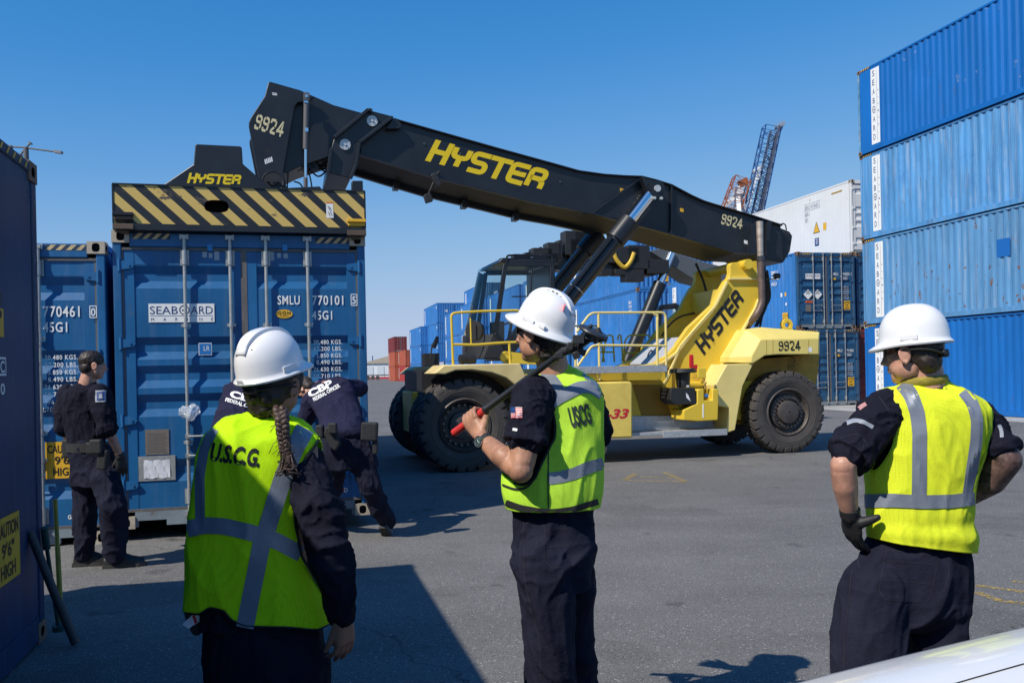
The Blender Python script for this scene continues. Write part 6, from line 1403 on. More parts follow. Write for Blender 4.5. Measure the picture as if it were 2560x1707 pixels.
for h, dx in ((HL, -.02), (HR, .03)): limb(b, [h, Vector((h.x + dx * .6, 3.17, .47)), Vector((h.x + dx, 3.15, .10))], [.125, .105, .092])
weld('trousers', b, .008, m_nav, W, 2, .010, 5, (1, 1, .7), amp2=.004)
b = MB(); trunk(b, [(500, 1560, 800, 1570, 3.17), (505, 1400, 770, 1405, 3.17), (505, 1250, 770, 1260, 3.17), (525, 1140, 772, 1156, 3.17), (562, 1090, 755, 1108, 3.17), (620, 1040, 725, 1048, 3.17), (640, 1020, 715, 1030, 3.17)], .58, 26, 44)
limb(b, [P(764, 1162, 3.13), P(796, 1265, 3.06), P(822, 1400, 3.03), P(846, 1478, 3.045), P(855, 1528, 3.06)], [.060, .074, .070, .056, .047]); limb(b, [SL + Vector((.03, .02, -.06)), EL2, WL], [.062, .065, .05])
weld('shirt', b, .007, m_nav, W, 2, .013, 6.5, (1, 1, .8), amp2=.006)
rw = [(465, 1527, 828, 1566, 3.15, .50), (468, 1480, 815, 1500, 3.15, .50), (472, 1400, 792, 1430, 3.15, .52), (475, 1310, 778, 1340, 3.15, .54), (482, 1200, 786, 1235, 3.15, .56), (496, 1120, 806, 1150, 3.15, .56), (517, 1078, 802, 1096, 3.15, .54), (560, 1050, 768, 1066, 3.155, .55), (612, 1030, 728, 1038, 3.16, .62), (632, 1021, 712, 1028, 3.165, .68)]
hem = [(440, 1527), (500, 1533), (525, 1516), (560, 1524), (578, 1547), (610, 1563), (660, 1565), (720, 1566), (795, 1573), (830, 1556), (870, 1600), (440, 1620)]
arm = [(803, 1088), (795, 1100), (766, 1140), (742, 1195), (733, 1250), (736, 1310), (752, 1390), (785, 1450), (812, 1490), (823, 1530), (870, 1530), (870, 1080)]
vW, bvW = vest('vest', rw, m_v1, W, cut=(hem, arm), amp=.009, fq=4.5, sx=(1, 1, .30), amp2=.003, seed=3)
b = MB(); strip(b, bvW, [(535, 1072), (512, 1120), (500, 1190), (501, 1310)], 24); made(b, 'reflective_tape', m_tape, vW, flip=False)
b = MB(); strip(b, bvW, [(470, 1322), (512, 1312), (560, 1314), (620, 1328), (690, 1350), (752, 1384)], 41, .0045); made(b, 'reflective_tape', m_tape, vW, flip=False)
b = MB(); strip(b, bvW, [(762, 1072), (735, 1125), (705, 1200), (683, 1270), (662, 1340)], 45, .0036); made(b, 'reflective_tape', m_tape, vW, flip=False)
b = MB(); strip(b, bvW, [(655, 1352), (640, 1430), (626, 1500), (613, 1568)], 44, .0036); made(b, 'reflective_tape', m_tape, vW, flip=False)
b = MB(); strip(b, bvW, arm[1:10], 6, .006, 2, 4); made(b, 'piping', m_pip, vW, flip=False)
b = MB(); strip(b, bvW, hem[1:10], 3.5, .004, 2, 4); made(b, 'piping', m_pip, vW, flip=False)
b = MB(); ptext(b, bvW, 'U.S.C.G.', (525, 1149), (648, 1166), 44, .04, .12); made(b, 'lettering', m_blk, vW, flip=False, smooth=0)
b = MB(); strip(b, bvW, [(806, 1100), (818, 1118), (821, 1150), (818, 1176)], 9, .004); made(b, 'front_flap', m_v1, vW, flip=False)
hW, RW, qW = helmet(W, P(677, 929, 3.15), Vector((.58, .80, .28)), Vector((-.04, -.10, 1)), .90, hk=1.12)
made(MB().add([qW(x * .017 + .0, -.1475 - .0, .002 + z * .006) for x, z in ((-1, -1), (1, -1), (1, 1), (-1, 1))], [(0, 1, 2, 3)]), 'maker_label', mat('label_grey', (.45, .46, .48), .5), hW, 0, False)
b = MB()      # vents moulded in the shell
for sx in (-1, 1):
    for k, (dy, dz_) in enumerate(((-.085, .095),)):
        b.bar(qW(sx * .040, dy - .012, dz_ + .006), qW(sx * .066, dy + .008, dz_ - .004), .004, .004); 
made(b, 'helmet_vent', m_blk, hW, 0)
b = MB(); Rq = Rh
ball(b, hq(0, -.012, .02), (.088, .105, .095), Rh); ball(b, hq(0, -.05, -.035), (.075, .062, .07), Rh); ball(b, hq(.0, -.045, -.08), (.055, .05, .05), Rh)
hairW = weld('hair', b, .006, m_hair, W, 2, .004, 30, amp2=.002)
b = MB(); L = [(700, 1020), (705, 1050), (708, 1085), (712, 1115), (716, 1140), (718, 1158)]; n = 80; A = [P(x, y, 3.03 if i else 3.05) for i, (x, y) in enumerate(L)]
for s_ in range(3):
    pts, rr = [], []
    for i in range(n + 1):
        t = i / n * (len(L) - 1); k = min(int(t), len(L) - 2); p = A[k].lerp(A[k + 1], t - k); ph = i / n * 2 * PI * 4.6 + s_ * 2 * PI / 3; w_ = 1 - .35 * i / n
        pts.append(p + Vector((math.sin(ph) * .0145 * w_, math.sin(ph * 2) * .008 * w_, 0))); rr.append((.0125 + .0012 * math.sin(i * 1.7 + s_)) * w_)
    b.tube(pts, rr, 10)
for k in range(26):
    r2 = random.Random(k); p = A[-1] + Vector((r2.uniform(-.016, .016), r2.uniform(-.012, .012), .03)); b.tube(fillet([p, p + Vector((r2.uniform(-.03, .03), -.01, -.05)), p + Vector((r2.uniform(-.035, .035), -.01, r2.uniform(-.07, -.045)))], .03, 4), .0028, 5)
for k in range(60):
    r2 = random.Random(100 + k); t = r2.uniform(0, len(L) - 1.01); i_ = int(t); p = A[i_].lerp(A[i_ + 1], t - i_) + Vector((r2.uniform(-.02, .02), r2.uniform(-.016, .0), 0)); b.tube([p, p + Vector((r2.uniform(-.02, .02), -.006, r2.uniform(-.03, .005))), p + Vector((r2.uniform(-.03, .03), -.004, r2.uniform(-.05, -.01)))], .0011, 4)
made(b, 'braid', mat('braid_brown', (.060, .034, .024), .45, var=.5, vscale=60, bump=.8, bscale=160, bdist=.004), hairW, 180)
b = MB(); b.tube([hq(.083 * math.sin(t), -.012 + .105 * -math.cos(t), -.005 - .03 * math.cos(t) ** 2) for t in [PI * (-.6 + 1.2 * i / 20) for i in range(21)]], .012, 8, flat=.4); b.box(hq(0, -.115, -.035), (.05, .02, .03), Rh); made(b, 'helmet_harness', m_strap, hW, 180)
pw = thing('radio_pouch', 'black hip pouch with a white printed tag at the woman left side', 'pouch', P(492, 1560, 3.12))
b = MB(); q_ = lambda x, y, dy=0: P(x, y, 3.12 + dy); b.prism([q_(456, 1525), (q_(535, 1530)), q_(525, 1568), q_(492, 1590), q_(480, 1590), q_(462, 1555)], (0, .08, 0)); made(b, 'pouch_body', m_strap, pw, 0, bevel=.01)
b = MB(); b.quad(q_(455, 1560, -.012), q_(480, 1537, -.012), q_(482, 1563, -.012), q_(472, 1571, -.012)); b.quad(q_(480, 1537, -.012), q_(502, 1537, -.006), q_(502, 1552, -.006), q_(482, 1563, -.012)); tg_ = made(b, 'tag', m_paper, pw, 0, False)
b = MB(); b.quad(q_(480, 1538, -.014), q_(487, 1537, -.013), q_(494, 1555, -.011), q_(487, 1559, -.013)); made(b, 'tag_print', m_red, tg_, 0, False)

# ============ the man with the search pole
Y = 3.74
C = root(1385, Y, 'man in full-brim white helmet and green vest carrying a long pole on his shoulder')
hf = Vector((-.76, .62, .06)); hu = Vector((.16, -.08, .98)); hcc = P(1353, 836, 3.74)
b = MB(); Rh, hq = skull(b, hcc, hf, hu, 1.04); limb(b, [P(1374, 868, 3.76), P(1385, 940, 3.77)], [.060, .068])
trunk(b, [(1320, 1300, 1460, 1300, 3.76), (1315, 1150, 1475, 1150, 3.76), (1335, 1010, 1480, 1010, 3.76), (1355, 955, 1450, 955, 3.77), (1365, 925, 1410, 925, 3.77)], .6, 16, 32)
SH, EL, WR = P(1328, 992, 3.64), P(1302, 1176, 3.56), P(1206, 1097, 3.74); limb(b, [SH, P(1316, 1090, 3.60), EL, P(1250, 1136, 3.65), WR], [.052, .059, .048, .044, .031])
ball(b, P(1316, 1085, 3.59), (.052, .052, .085), frame3(Vector((0, 1, 0)), SH - EL)); ball(b, P(1272, 1150, 3.61), (.046, .046, .07), frame3(Vector((0, 1, 0)), EL - WR))
PA, PB, PC = P(1135, 1082, 3.90), P(1386, 896, 3.56), P(1470, 838, 3.44); pax = (PB - PA).normalized(); GC = P(1178, 1052, 0); t_ = (P(1182, 1046, 3.82) - PA).dot(pax); GC = PA + pax * t_
pr = .0165; wd_ = (WR - GC); wd_ = (wd_ - pax * wd_.dot(pax)).normalized(); tc = pax.cross(wd_).normalized()      # from the pole to the wrist, and the way round it
if tc.z < 0: tc = -tc
pc = GC + wd_ * .034       # knuckle side of the palm
b.loft([b.ring(WR, .029, .024, pax, tc, 20), b.ring(WR.lerp(pc, .45), .038, .021, pax, tc, 20, 2.6), b.ring(pc + tc * .010, .043, .018, pax, tc, 20, 2.8), b.ring(GC + wd_ * .014 + tc * .022, .042, .014, pax, tc, 20, 2.8)])
for i in range(4):
    o_ = (1.5 - i) * .0215; R_ = pr + .0095; pts, rr = [], []
    for k in range(9):
        a = .9 + (3.9 - .25 * (i == 3)) * k / 8; pts.append(GC + pax * (-o_ + .002) + wd_ * math.cos(a) * R_ * (1.12 if k < 4 else 1.0) + tc * math.sin(a) * R_ * (1.12 if k < 4 else 1.0)); rr.append(.0105 - .0035 * k / 8)
    b.tube(pts, rr, 12); ball(b, pts[0], (rr[0] * 1.1,) * 3); ball(b, pts[3], (.0108,) * 3); ball(b, pts[-1], (rr[-1],) * 3)
limb(b, [WR.lerp(pc, .55) + pax * .03, GC + wd_ * .022 + pax * .058 - tc * .012, GC - wd_ * .006 + pax * .064 - tc * (pr + .008), GC - wd_ * .024 + pax * .046 - tc * (pr + .002)], [.017, .0135, .0112, .009], 12, 3)
SR, ER, WRR = P(1474, 1010, 3.86), P(1492, 1120, 3.98), P(1455, 1180, 4.12); limb(b, [SR, ER, WRR], [.05, .044, .032]); fingers(b, WRR, Vector((-.4, .7, -.3)), Vector((-.5, -.3, .4)), 1, .5)
HL, HR = P(1352, 1350, 3.70), P(1432, 1350, 3.86); KL, KR = P(1368, 1600, 3.70), P(1446, 1600, 3.88); AL, AR = Vector((KL.x + .02, 3.74, .09)), Vector((KR.x + .02, 3.92, .09))
for a in ((HL + Vector((.02, .03, 0)), KL, AL), (HR, KR, AR)): limb(b, a, [.07, .055, .045])
bodyC = weld('body', b, .0045, m_skin, C, 2)
b = MB(); b2 = MB()
for a in (AL, AR): boot(b, b2, a, (-.75, .66), 1.08)
o = made(b, 'boot', m_boot, C, 40); made(b2, 'boot_sole', m_sole, o, 0)
b = MB(); trunk(b, [(1290, 1470, 1478, 1470, 3.76, .8), (1279, 1400, 1487, 1400, 3.76, .75), (1281, 1330, 1487, 1330, 3.76, .72), (1290, 1255, 1486, 1255, 3.76, .7)], .7, 18, 40)
limb(b, [P(1358, 1400, 3.70), P(1370, 1500, 3.69), P(1372, 1600, 3.69), P(1378, 1707, 3.71), down(AL, .08)], [.118, .116, .106, .100, .092]); limb(b, [P(1425, 1400, 3.86), P(1440, 1600, 3.88), P(1448, 1707, 3.89), down(AR, .08)], [.105, .082, .080, .085])
trC = weld('trousers', b, .006, m_nav2, C, 2, .010, 4.6, (1, 1, .8), amp2=.005); bt = bvh_of(trC)
seam(bt, [[(1362, 1305), (1361, 1400), (1375, 1420), (1410, 1418)], [(1362, 1325), (1420, 1322)], [(1362, 1368), (1418, 1366)], [(1310, 1295), (1308, 1340), (1304, 1360)], [(1310, 1365), (1312, 1450), (1330, 1530), (1350, 1600), (1352, 1700)], [(1410, 1300), (1412, 1330)]], trC)
b = MB(); trunk(b, [(1285, 1270, 1485, 1270, 3.76), (1290, 1150, 1495, 1150, 3.76), (1308, 1030, 1505, 1030, 3.76), (1322, 975, 1500, 975, 3.76), (1352, 940, 1450, 940, 3.77), (1368, 915, 1412, 915, 3.77)], .68, 24, 40)
limb(b, [P(1334, 990, 3.65), P(1322, 1045, 3.61), P(1316, 1088, 3.595)], [.084, .086, .082]); limb(b, [P(1474, 1005, 3.84), P(1486, 1045, 3.88), P(1492, 1090, 3.93)], [.066, .070, .066])
b.tube([P(1318, 1078, 3.597), P(1315, 1101, 3.592)], [.086, .090], 28); b.tube([P(1316, 1092, 3.594), P(1314, 1104, 3.591)], [.092, .091], 28)
shC = weld('shirt', b, .006, m_nav, C, 2, .009, 8, (1, 1, .8), amp2=.004); bs = bvh_of(shC)
rw = [(1268, 1268, 1492, 1266, 3.75, .72), (1262, 1225, 1499, 1215, 3.75, .72), (1264, 1170, 1503, 1160, 3.75, .72), (1278, 1100, 1506, 1095, 3.75, .70), (1292, 1040, 1508, 1040, 3.75, .68), (1303, 985, 1508, 985, 3.75, .66), (1318, 955, 1492, 955, 3.755, .64), (1344, 930, 1458, 930, 3.765, .64), (1362, 914, 1430, 912, 3.77, .68), (1372, 904, 1418, 900, 3.775, .72)]
armC = [(1322, 952), (1340, 962), (1362, 985), (1382, 1020), (1389, 1060), (1388, 1095), (1377, 1112), (1366, 1135), (1352, 1165), (1338, 1198), (1310, 1214), (1285, 1205), (1255, 1185), (1230, 1100), (1240, 960), (1300, 940)]
def belly(c, n_): return .010 * math.exp(-((c[2] - 1.08) / .12) ** 2)
vC, bvC = vest('vest', rw, m_v2, C, cut=(armC,), amp=.009, fq=4.2, sx=(1, 1, .35), amp2=.0035, lift=belly, seed=9)
for ln_, w_, o_ in (([(1358, 932), (1376, 950), (1392, 972), (1402, 990)], 36, .0022), ([(1372, 1010), (1405, 990), (1450, 968), (1480, 968), (1506, 985)], 30, .0036)): b = MB(); strip(b, bvC, ln_, w_, o_); made(b, 'reflective_tape', m_tape, vC, flip=False)
for ln_, w_ in (([(1465, 930), (1474, 945), (1480, 965)], 22), ([(1372, 1196), (1400, 1193), (1440, 1182), (1470, 1168), (1508, 1158)], 30)): b = MB(); strip(b, bvC, ln_, w_); made(b, 'reflective_tape', m_tape, vC, flip=False)
b = MB(); strip(b, bvC, armC[0:12], 5, .005, 2, 4); made(b, 'piping', m_pip, vC, flip=False)
b = MB(); strip(b, bvC, [(1266, 1255), (1300, 1268), (1350, 1277), (1380, 1279), (1430, 1273), (1494, 1253)], 15, .004, 3, 4); made(b, 'piping', m_pip, vC, flip=False)
b = MB(); strip(b, bvC, [(1258, 1211), (1285, 1222), (1310, 1222), (1326, 1212), (1340, 1190)], 5, .005, 2, 4); made(b, 'piping', m_pip, vC, flip=False)
b = MB(); strip(b, bvC, [(1371, 1120), (1370, 1200), (1371, 1280)], 3, .004, 1, 5); made(b, 'piping', m_pip, vC, flip=False)
b = MB(); ptext(b, bvC, 'USCG', (1429, 1068), (1481, 1056), 50, .05, 0); made(b, 'lettering', mat('print_dark', (.03, .05, .03), .7), vC, flip=False, smooth=0)
b = MB()
fl = lambda x, y: (1280 + x * 1.0, 1018 + y * 1.0)
b.cm = 0; strip(b, bs, [(1292, 1018), (1292, 1045)], 27, .002, 4, 4); b.cm = 1
for k in range(7): yy = 1020.0 + k * 3.9; strip(b, bs, [(1279, yy), (1306, yy + .6)], 2.0, .003, 1, 5)
b.cm = 2; strip(b, bs, [(1284, 1018), (1284, 1032)], 11, .004, 2, 4)
made(b, 'flag_patch', [m_wht, m_red, m_navy], shC, flip=False)
b = MB(); strip(b, bs, [(1283, 1073), (1293, 1075)], 7, .003, 2, 3); made(b, 'cuff_tab', m_wht, shC, flip=False)
seam(bs, [[(1275, 1062), (1300, 1060), (1314, 1064), (1313, 1092)], [(1318, 1000), (1340, 1012), (1352, 1040)], [(1334, 968), (1362, 1010), (1370, 1060)]], shC)
hC, RC, qC = helmet(C, P(1361, 815, 3.74), Vector((-.80, .55, .46)), Vector((0, 0, 1)), .90, full=True, hk=1.14)
made(MB().add([qC(-.052 + x * .016, -.088 + x * .012, .106 + z * .016 - x * .004) + RC @ Vector((-.4, -.6, .6)).normalized() * .007 for x, z in ((-1, -1), (1, -1), (1, 1), (-1, 1))], [(0, 1, 2, 3)]), 'red_sticker', mat('sticker_red', (.65, .01, .02), .4), hC, 0, False)
b = MB(); [b.box(qC(-.024, .05 - k * .022, .1435 - .0028 * abs(k - 2.4) ** 2), (.004, .010, .003), RC) for k in range(6)]; made(b, 'helmet_vent', m_blk, hC, 0)
b = MB(); ball(b, hq(0, -.028, .02), (.081, .094, .082), Rh); ball(b, hq(0, -.062, -.030), (.066, .048, .060), Rh); ball(b, hq(0, -.048, -.075), (.05, .04, .04), Rh); weld('hair', b, .005, m_hair, C, 2, .003, 40, amp2=.001)
def shades(parent, Rh, hq, k=1.0):
    b = MB()
    for sx in (-1, 1):
        b.loft([[hq(sx * (.012 + .052 * u), .098 - .030 * u * u, .022 + zz * (1 - .25 * u)) for u in (0, .25, .5, .75, 1)] for zz in (.016, .008, -.006, -.02, -.024)], caps=False, closed=False)
        b.tube([hq(sx * .066, .066, .030), hq(sx * .078, .02, .020), hq(sx * .081, -.012, .010)], .0035, 8)
    b.bar(hq(-.014, .1, .028), hq(.014, .1, .028), .006); o = made(b, 'sunglasses', m_lens, parent, 60, False); sd = o.modifiers.new('thick', 'SOLIDIFY'); sd.thickness = .003
shades(C, Rh, hq)
b = MB(); R_ = .034; cw_ = WR.lerp(EL, .10); ax_ = (EL - WR).normalized(); b.lathe([(R_ - .001, -.011), (R_ + .002, -.011), (R_ + .002, .011), (R_ - .001, .011), (R_ - .001, -.011)], cw_, ax_, Z_, 32)
wt = thing('wrist_watch', 'steel diver watch with a dark strap on the wrist of the pole-carrying man', 'watch', cw_); made(b, 'strap', m_strap, wt, 40)
dn = (CAMV - cw_); dn = (dn - ax_ * dn.dot(ax_)).normalized(); dn = (dn + Vector((-.9, 0, -.1))); dn = (dn - ax_ * dn.dot(ax_)).normalized(); fc = cw_ + dn * (R_ + .002)
b = MB(); b.cyl(fc - dn * .004, fc + dn * .007, .0215, n=28); b.lathe([(.019, .007), (.0225, .008), (.0225, .003)], fc, dn, ax_, 28); b.cyl(fc + dn.cross(ax_) * .02, fc + dn.cross(ax_) * .026, .003, n=8); cs = made(b, 'case', mat('watch_steel', (.45, .46, .47), .25, metal=.9), wt, 40)
b = MB(); b.cm = 0; b.cyl(fc + dn * .007, fc + dn * .0078, .0165, n=28); b.cm = 1
for k in range(12): a = k * PI / 6; v = (ax_ * math.cos(a) + dn.cross(ax_) * math.sin(a)); b.box(fc + dn * .0084 + v * .013, (.002, .002, .0012))
b.bar(fc + dn * .0085, fc + dn * .0085 + ax_ * .010, .0018); b.bar(fc + dn * .0085, fc + dn * .0085 + dn.cross(ax_) * .007 - ax_ * .004, .0018); made(b, 'dial', [mat('dial_green', (.015, .05, .045), .3), m_wht], cs, 0)
# the pole he carries
PL = thing('inspection_pole', 'long black inspection pole with red grip and round mirror head, held on a shoulder', 'inspection pole', PA)
b = MB(); b.tube([PA, PA + pax * .20], pr, 18); b.tube([PA - pax * .004, PA + pax * .006], [.012, .0172], 18); made(b, 'grip', mat('grip_red', (.62, .035, .03), .55, var=.15, vscale=20), PL, 40)
b = MB(); b.tube([PA + pax * .20, PA + pax * .212, PA + pax * .216, PB], [.0172, .0172, .0145, .0120], 18); made(b, 'shaft', mat('carbon_shaft', (.022, .024, .026), .35), PL, 40)
E2 = P(1436, 872, 3.50); E3 = P(1500, 826, 3.42)
b = MB(); b.tube([PB, PB + pax * .05, E2], [.0125, .017, .016], 16); b.box(E2, (.05, .05, .045), Matrix.Rotation(.6, 3, 'Y')); b.bar(E2, E3, .022, .028); b.bar(E2 + Vector((.01, 0, .03)), E3 + Vector((-.03, 0, .02)), .012)
for px_, py_ in ((1398, 888), (1425, 866), (1440, 888), (1455, 880), (1478, 846), (1492, 850), (1508, 846)): b.box(P(px_, py_, 3.45), (.028, .03, .024), Matrix.Rotation(px_, 3, 'Y'))
b.bar(P(1420, 872, 3.48), P(1440, 862, 3.48), .02); made(b, 'joint', m_blk2, PL, 40, bevel=.003)
b = MB(); ce = P(1484, 829, 3.42); nx = Vector((.42, -.22, .88)).normalized(); b.lathe([(.001, .006), (.052, .006), (.058, .003), (.060, -.003), (.056, -.009), (.001, -.009)], ce, nx, Vector((1, 0, .6)), 40); b.cyl(ce - nx * .009, ce - nx * .03, .03, n=18); b.box(ce - nx * .03 + Vector((-.045, 0, 0)), (.04, .05, .03)); made(b, 'head_disc', mat('disc_dark', (.03, .032, .034), .4), PL, 40)

# ============ the man with hands on hips
Y = 3.46
H = root(2300, Y, 'man in white cap helmet and yellow vest with hands on hips at right'); 
hf = Vector((-.70, .70, -.06)); hu = Vector((.02, 0, 1)); hcc = P(2281, 884, 3.46)
b = MB(); Rh, hq = skull(b, hcc, hf, hu, 1.0); limb(b, [P(2302, 895, 3.47), P(2314, 985, 3.48)], [.068, .078])
trunk(b, [(2205, 1370, 2400, 1370, 3.48), (2205, 1240, 2400, 1240, 3.48), (2225, 1080, 2425, 1080, 3.48), (2240, 1005, 2415, 1012, 3.48), (2266, 966, 2358, 966, 3.48)], .6, 16, 32)
SH, EL, WR = P(2205, 1030, 3.44), P(2108, 1163, 3.34), P(2124, 1283, 3.40); limb(b, [P(2212, 1036, 3.45), EL, P(2113, 1215, 3.36), WR], [.050, .046, .045, .030])
TPH = [P(2152, 1306, 3.385), P(2174, 1300, 3.372), P(2194, 1293, 3.362)]
fingers(b, WR, Vector((.26, .40, -1)), Vector((.8, .3, .2)), 1, (.25, .2, .2, .25), .90, .04, tp=TPH)
SR, ER, WRR = P(2452, 1040, 3.50), P(2512, 1148, 3.43), P(2425, 1234, 3.60); limb(b, [P(2444, 1048, 3.50), ER, P(2480, 1200, 3.48), WRR], [.046, .050, .048, .036]); fingers(b, WRR, Vector((-.5, .6, -.5)), Vector((-.6, -.4, .1)), -1, .3)
HL, HR = P(2220, 1420, 3.44), P(2375, 1420, 3.50); KL, KR = P(2180, 1640, 3.40), P(2352, 1640, 3.48); AL, AR = Vector((KL.x - .04, 3.38, .09)), Vector((KR.x + .02, 3.50, .09))
for a in ((HL + Vector((.02, .03, 0)), KL, AL), (HR, KR, AR)): limb(b, a, [.07, .055, .045])
bodyH = weld('body', b, .0045, [m_skin2], H, 2)
b = MB(); b2 = MB()
for a in (AL, AR): boot(b, b2, a, (-.3, .9), 1.08)
o = made(b, 'boot', m_boot, H, 40); made(b2, 'boot_sole', m_sole, o, 0)
b = MB(); trunk(b, [(2210, 1575, 2320, 1575, 3.46, .7), (2130, 1545, 2400, 1545, 3.47, .55), (2112, 1500, 2414, 1500, 3.47, .55), (2146, 1420, 2428, 1430, 3.47, .55), (2164, 1374, 2428, 1390, 3.47, .50), (2190, 1310, 2412, 1320, 3.47, .46)], .58, 18, 44)
limb(b, [P(2190, 1480, 3.44), P(2172, 1590, 3.42), P(2158, 1690, 3.40), down(AL, .08)], [.130, .128, .122, .105]); limb(b, [P(2346, 1450, 3.50), P(2342, 1600, 3.49), P(2338, 1700, 3.49), down(AR, .08)], [.112, .105, .10, .095])
trH = weld('trousers', b, .0065, m_nav2, H, 2, .010, 4.2, (1, 1, .7), amp2=.004); bt = bvh_of(trH)
seam(bt, [[(2217, 1374), (2348, 1390), (2324, 1504), (2212, 1500), (2196, 1477), (2217, 1374)], [(2215, 1400), (2342, 1412)], [(2205, 1448), (2330, 1460)], [(2150, 1370), (2142, 1408), (2150, 1420)], [(2130, 1425), (2122, 1500), (2112, 1600), (2108, 1690)], [(2372, 1385), (2372, 1440), (2358, 1480)], [(2411, 1380), (2412, 1408), (2436, 1408)]], trH)
b = MB(); trunk(b, [(2180, 1300, 2425, 1300, 3.48), (2190, 1150, 2435, 1150, 3.48), (2205, 1070, 2460, 1075, 3.48), (2200, 1010, 2462, 1030, 3.48), (2225, 985, 2425, 995, 3.48), (2258, 962, 2372, 962, 3.48), (2268, 950, 2356, 948, 3.48)], .56, 26, 44)
limb(b, [P(2216, 1025, 3.45), P(2170, 1080, 3.40), P(2128, 1128, 3.365)], [.084, .086, .080]); limb(b, [P(2440, 1042, 3.50), P(2468, 1086, 3.47), P(2496, 1122, 3.445)], [.076, .073, .068])
b.tube([P(2142, 1112, 3.375), P(2118, 1142, 3.355)], [.087, .086], 28); b.tube([P(2490, 1112, 3.45), P(2502, 1136, 3.44)], [.076, .074], 28)
shH = weld('shirt', b, .006, m_nav, H, 2, .010, 8, (1, 1, .8), amp2=.005); bs = bvh_of(shH)
b = MB(); strip(b, bs, [(2118, 1058), (2135, 1050), (2160, 1055), (2182, 1068)], 10, .003); made(b, 'sleeve_tape', mat('silver_tape', (.33, .35, .38), .4), shH, flip=False)
b = MB(); strip(b, bs, [(2496, 1062), (2505, 1080), (2504, 1094)], 9, .003); made(b, 'sleeve_tape', mat('silver_tape', (.33, .35, .38), .4), shH, flip=False)
seam(bs, [[(2196, 990), (2225, 1030), (2232, 1080)], [(2100, 1096), (2140, 1082), (2165, 1095), (2150, 1140)], [(2145, 1080), (2170, 1110)]], shH)
b = MB(); strip(b, bs, [(2148, 1022), (2156, 1014), (2166, 1010)], 10, .003); made(b, 'sleeve_patch', mat('patch_red_white', (.5, .25, .25), .7), shH, flip=False)
rw = [(2171, 1341, 2438, 1376, 3.46, .60), (2166, 1300, 2436, 1320, 3.46, .60), (2164, 1240, 2431, 1250, 3.46, .58), (2164, 1180, 2440, 1190, 3.46, .57), (2172, 1110, 2462, 1125, 3.46, .56), (2182, 1045, 2474, 1055, 3.46, .55), (2190, 1000, 2468, 1020, 3.46, .53), (2200, 978, 2440, 994, 3.465, .52), (2228, 966, 2402, 972, 3.47, .54), (2256, 954, 2374, 955, 3.475, .6), (2262, 948, 2366, 950, 3.478, .64)]
armH = [(2192, 976), (2212, 990), (2230, 1020), (2240, 1050), (2241, 1083), (2232, 1120), (2218, 1145), (2200, 1170), (2186, 1180), (2170, 1172), (2162, 1160), (2120, 1150), (2120, 960)]
hemH = [(2150, 1338), (2171, 1340), (2223, 1359), (2300, 1371), (2437, 1377), (2470, 1380), (2470, 1450), (2150, 1450)]
def waist(c, n_): return -.006 * math.exp(-((c[2] - .98) / .03) ** 2) + .004 * math.sin(c[2] * 60 + c[0] * 9) * math.exp(-((c[2] - .92) / .07) ** 2)
vH, bvH = vest('vest', rw, m_v3, H, cut=(armH,), amp=.006, fq=4.2, sx=(1, 1, .5), amp2=.003, lift=waist, seed=17)
b = MB(); strip(b, bvH, [(2252, 955), (2276, 985), (2293, 1030), (2299, 1080), (2298, 1200), (2297, 1240)], 37); made(b, 'reflective_tape', m_tape, vH, flip=False)
b = MB(); strip(b, bvH, [(2408, 978), (2432, 1010), (2442, 1050), (2440, 1100), (2428, 1180), (2420, 1240)], 30); made(b, 'reflective_tape', m_tape, vH, flip=False)
b = MB(); strip(b, bvH, [(2164, 1252), (2230, 1250), (2310, 1254), (2380, 1252), (2434, 1245)], 34, .0045); made(b, 'reflective_tape', m_tape, vH, flip=False)
b = MB(); strip(b, bvH, armH[0:11], 5, .005, 2, 4); made(b, 'binding', mat('binding_yellow', (.55, .72, .01), .7), vH, flip=False)
b = MB(); strip(b, bvH, [(2474, 1020), (2474, 1060), (2462, 1130), (2440, 1196), (2432, 1232)], 6, .004, 2, 4); made(b, 'binding', mat('binding_yellow', (.55, .72, .01), .7), vH, flip=False)
b = MB(); strip(b, bvH, [(2338, 966), (2356, 969)], 9, .003, 2, 4); made(b, 'maker_label', m_pip, vH, flip=False)
b = MB(); b.tube([P(2306, 951, 3.48) + Vector((math.cos(t) * .082, math.sin(t) * .075, .006 * math.cos(t))) for t in [2 * PI * i / 32 for i in range(33)]], .010, 10, flat=1.7); made(b, 'collar', mat('collar_ochre', (.30, .24, .03), .8, var=.3, vscale=30), H)
hH, RH, qH = helmet(H, P(2286, 856, 3.46), Vector((-.83, .55, -.07)), Vector((0, 0, 1)), .91, ridge=False, hk=1.12)
b = MB(); ball(b, hq(0, -.020, .022), (.078, .094, .083), Rh); ball(b, hq(0, -.060, -.024), (.064, .042, .056), Rh); hairH = weld('hair', b, .005, m_hair2, H, 2, .002, 40)
b = MB(); b.tube([hq(.082 * math.sin(t), -.012 - .104 * math.cos(t), .012 - .022 * math.cos(t) ** 4) for t in [PI * (-.62 + 1.24 * i / 24) for i in range(25)]], .013, 8, flat=.35); b.box(hq(0, -.115, -.008), (.045, .016, .028), Rh); made(b, 'helmet_harness', m_strap, hH)
shades(H, Rh, hq)
GL = MB(); fingers(GL, WR + Vector((0, .0, .01)), Vector((.26, .40, -1)), Vector((.8, .3, .2)), 1, (.25, .2, .2, .25), 1.14, .05, tp=TPH); GL.tube([P(2124, 1270, 3.395), P(2125, 1292, 3.405)], [.038, .036], 20)
g_ = weld('glove', GL, .0045, m_glo, H, 1)
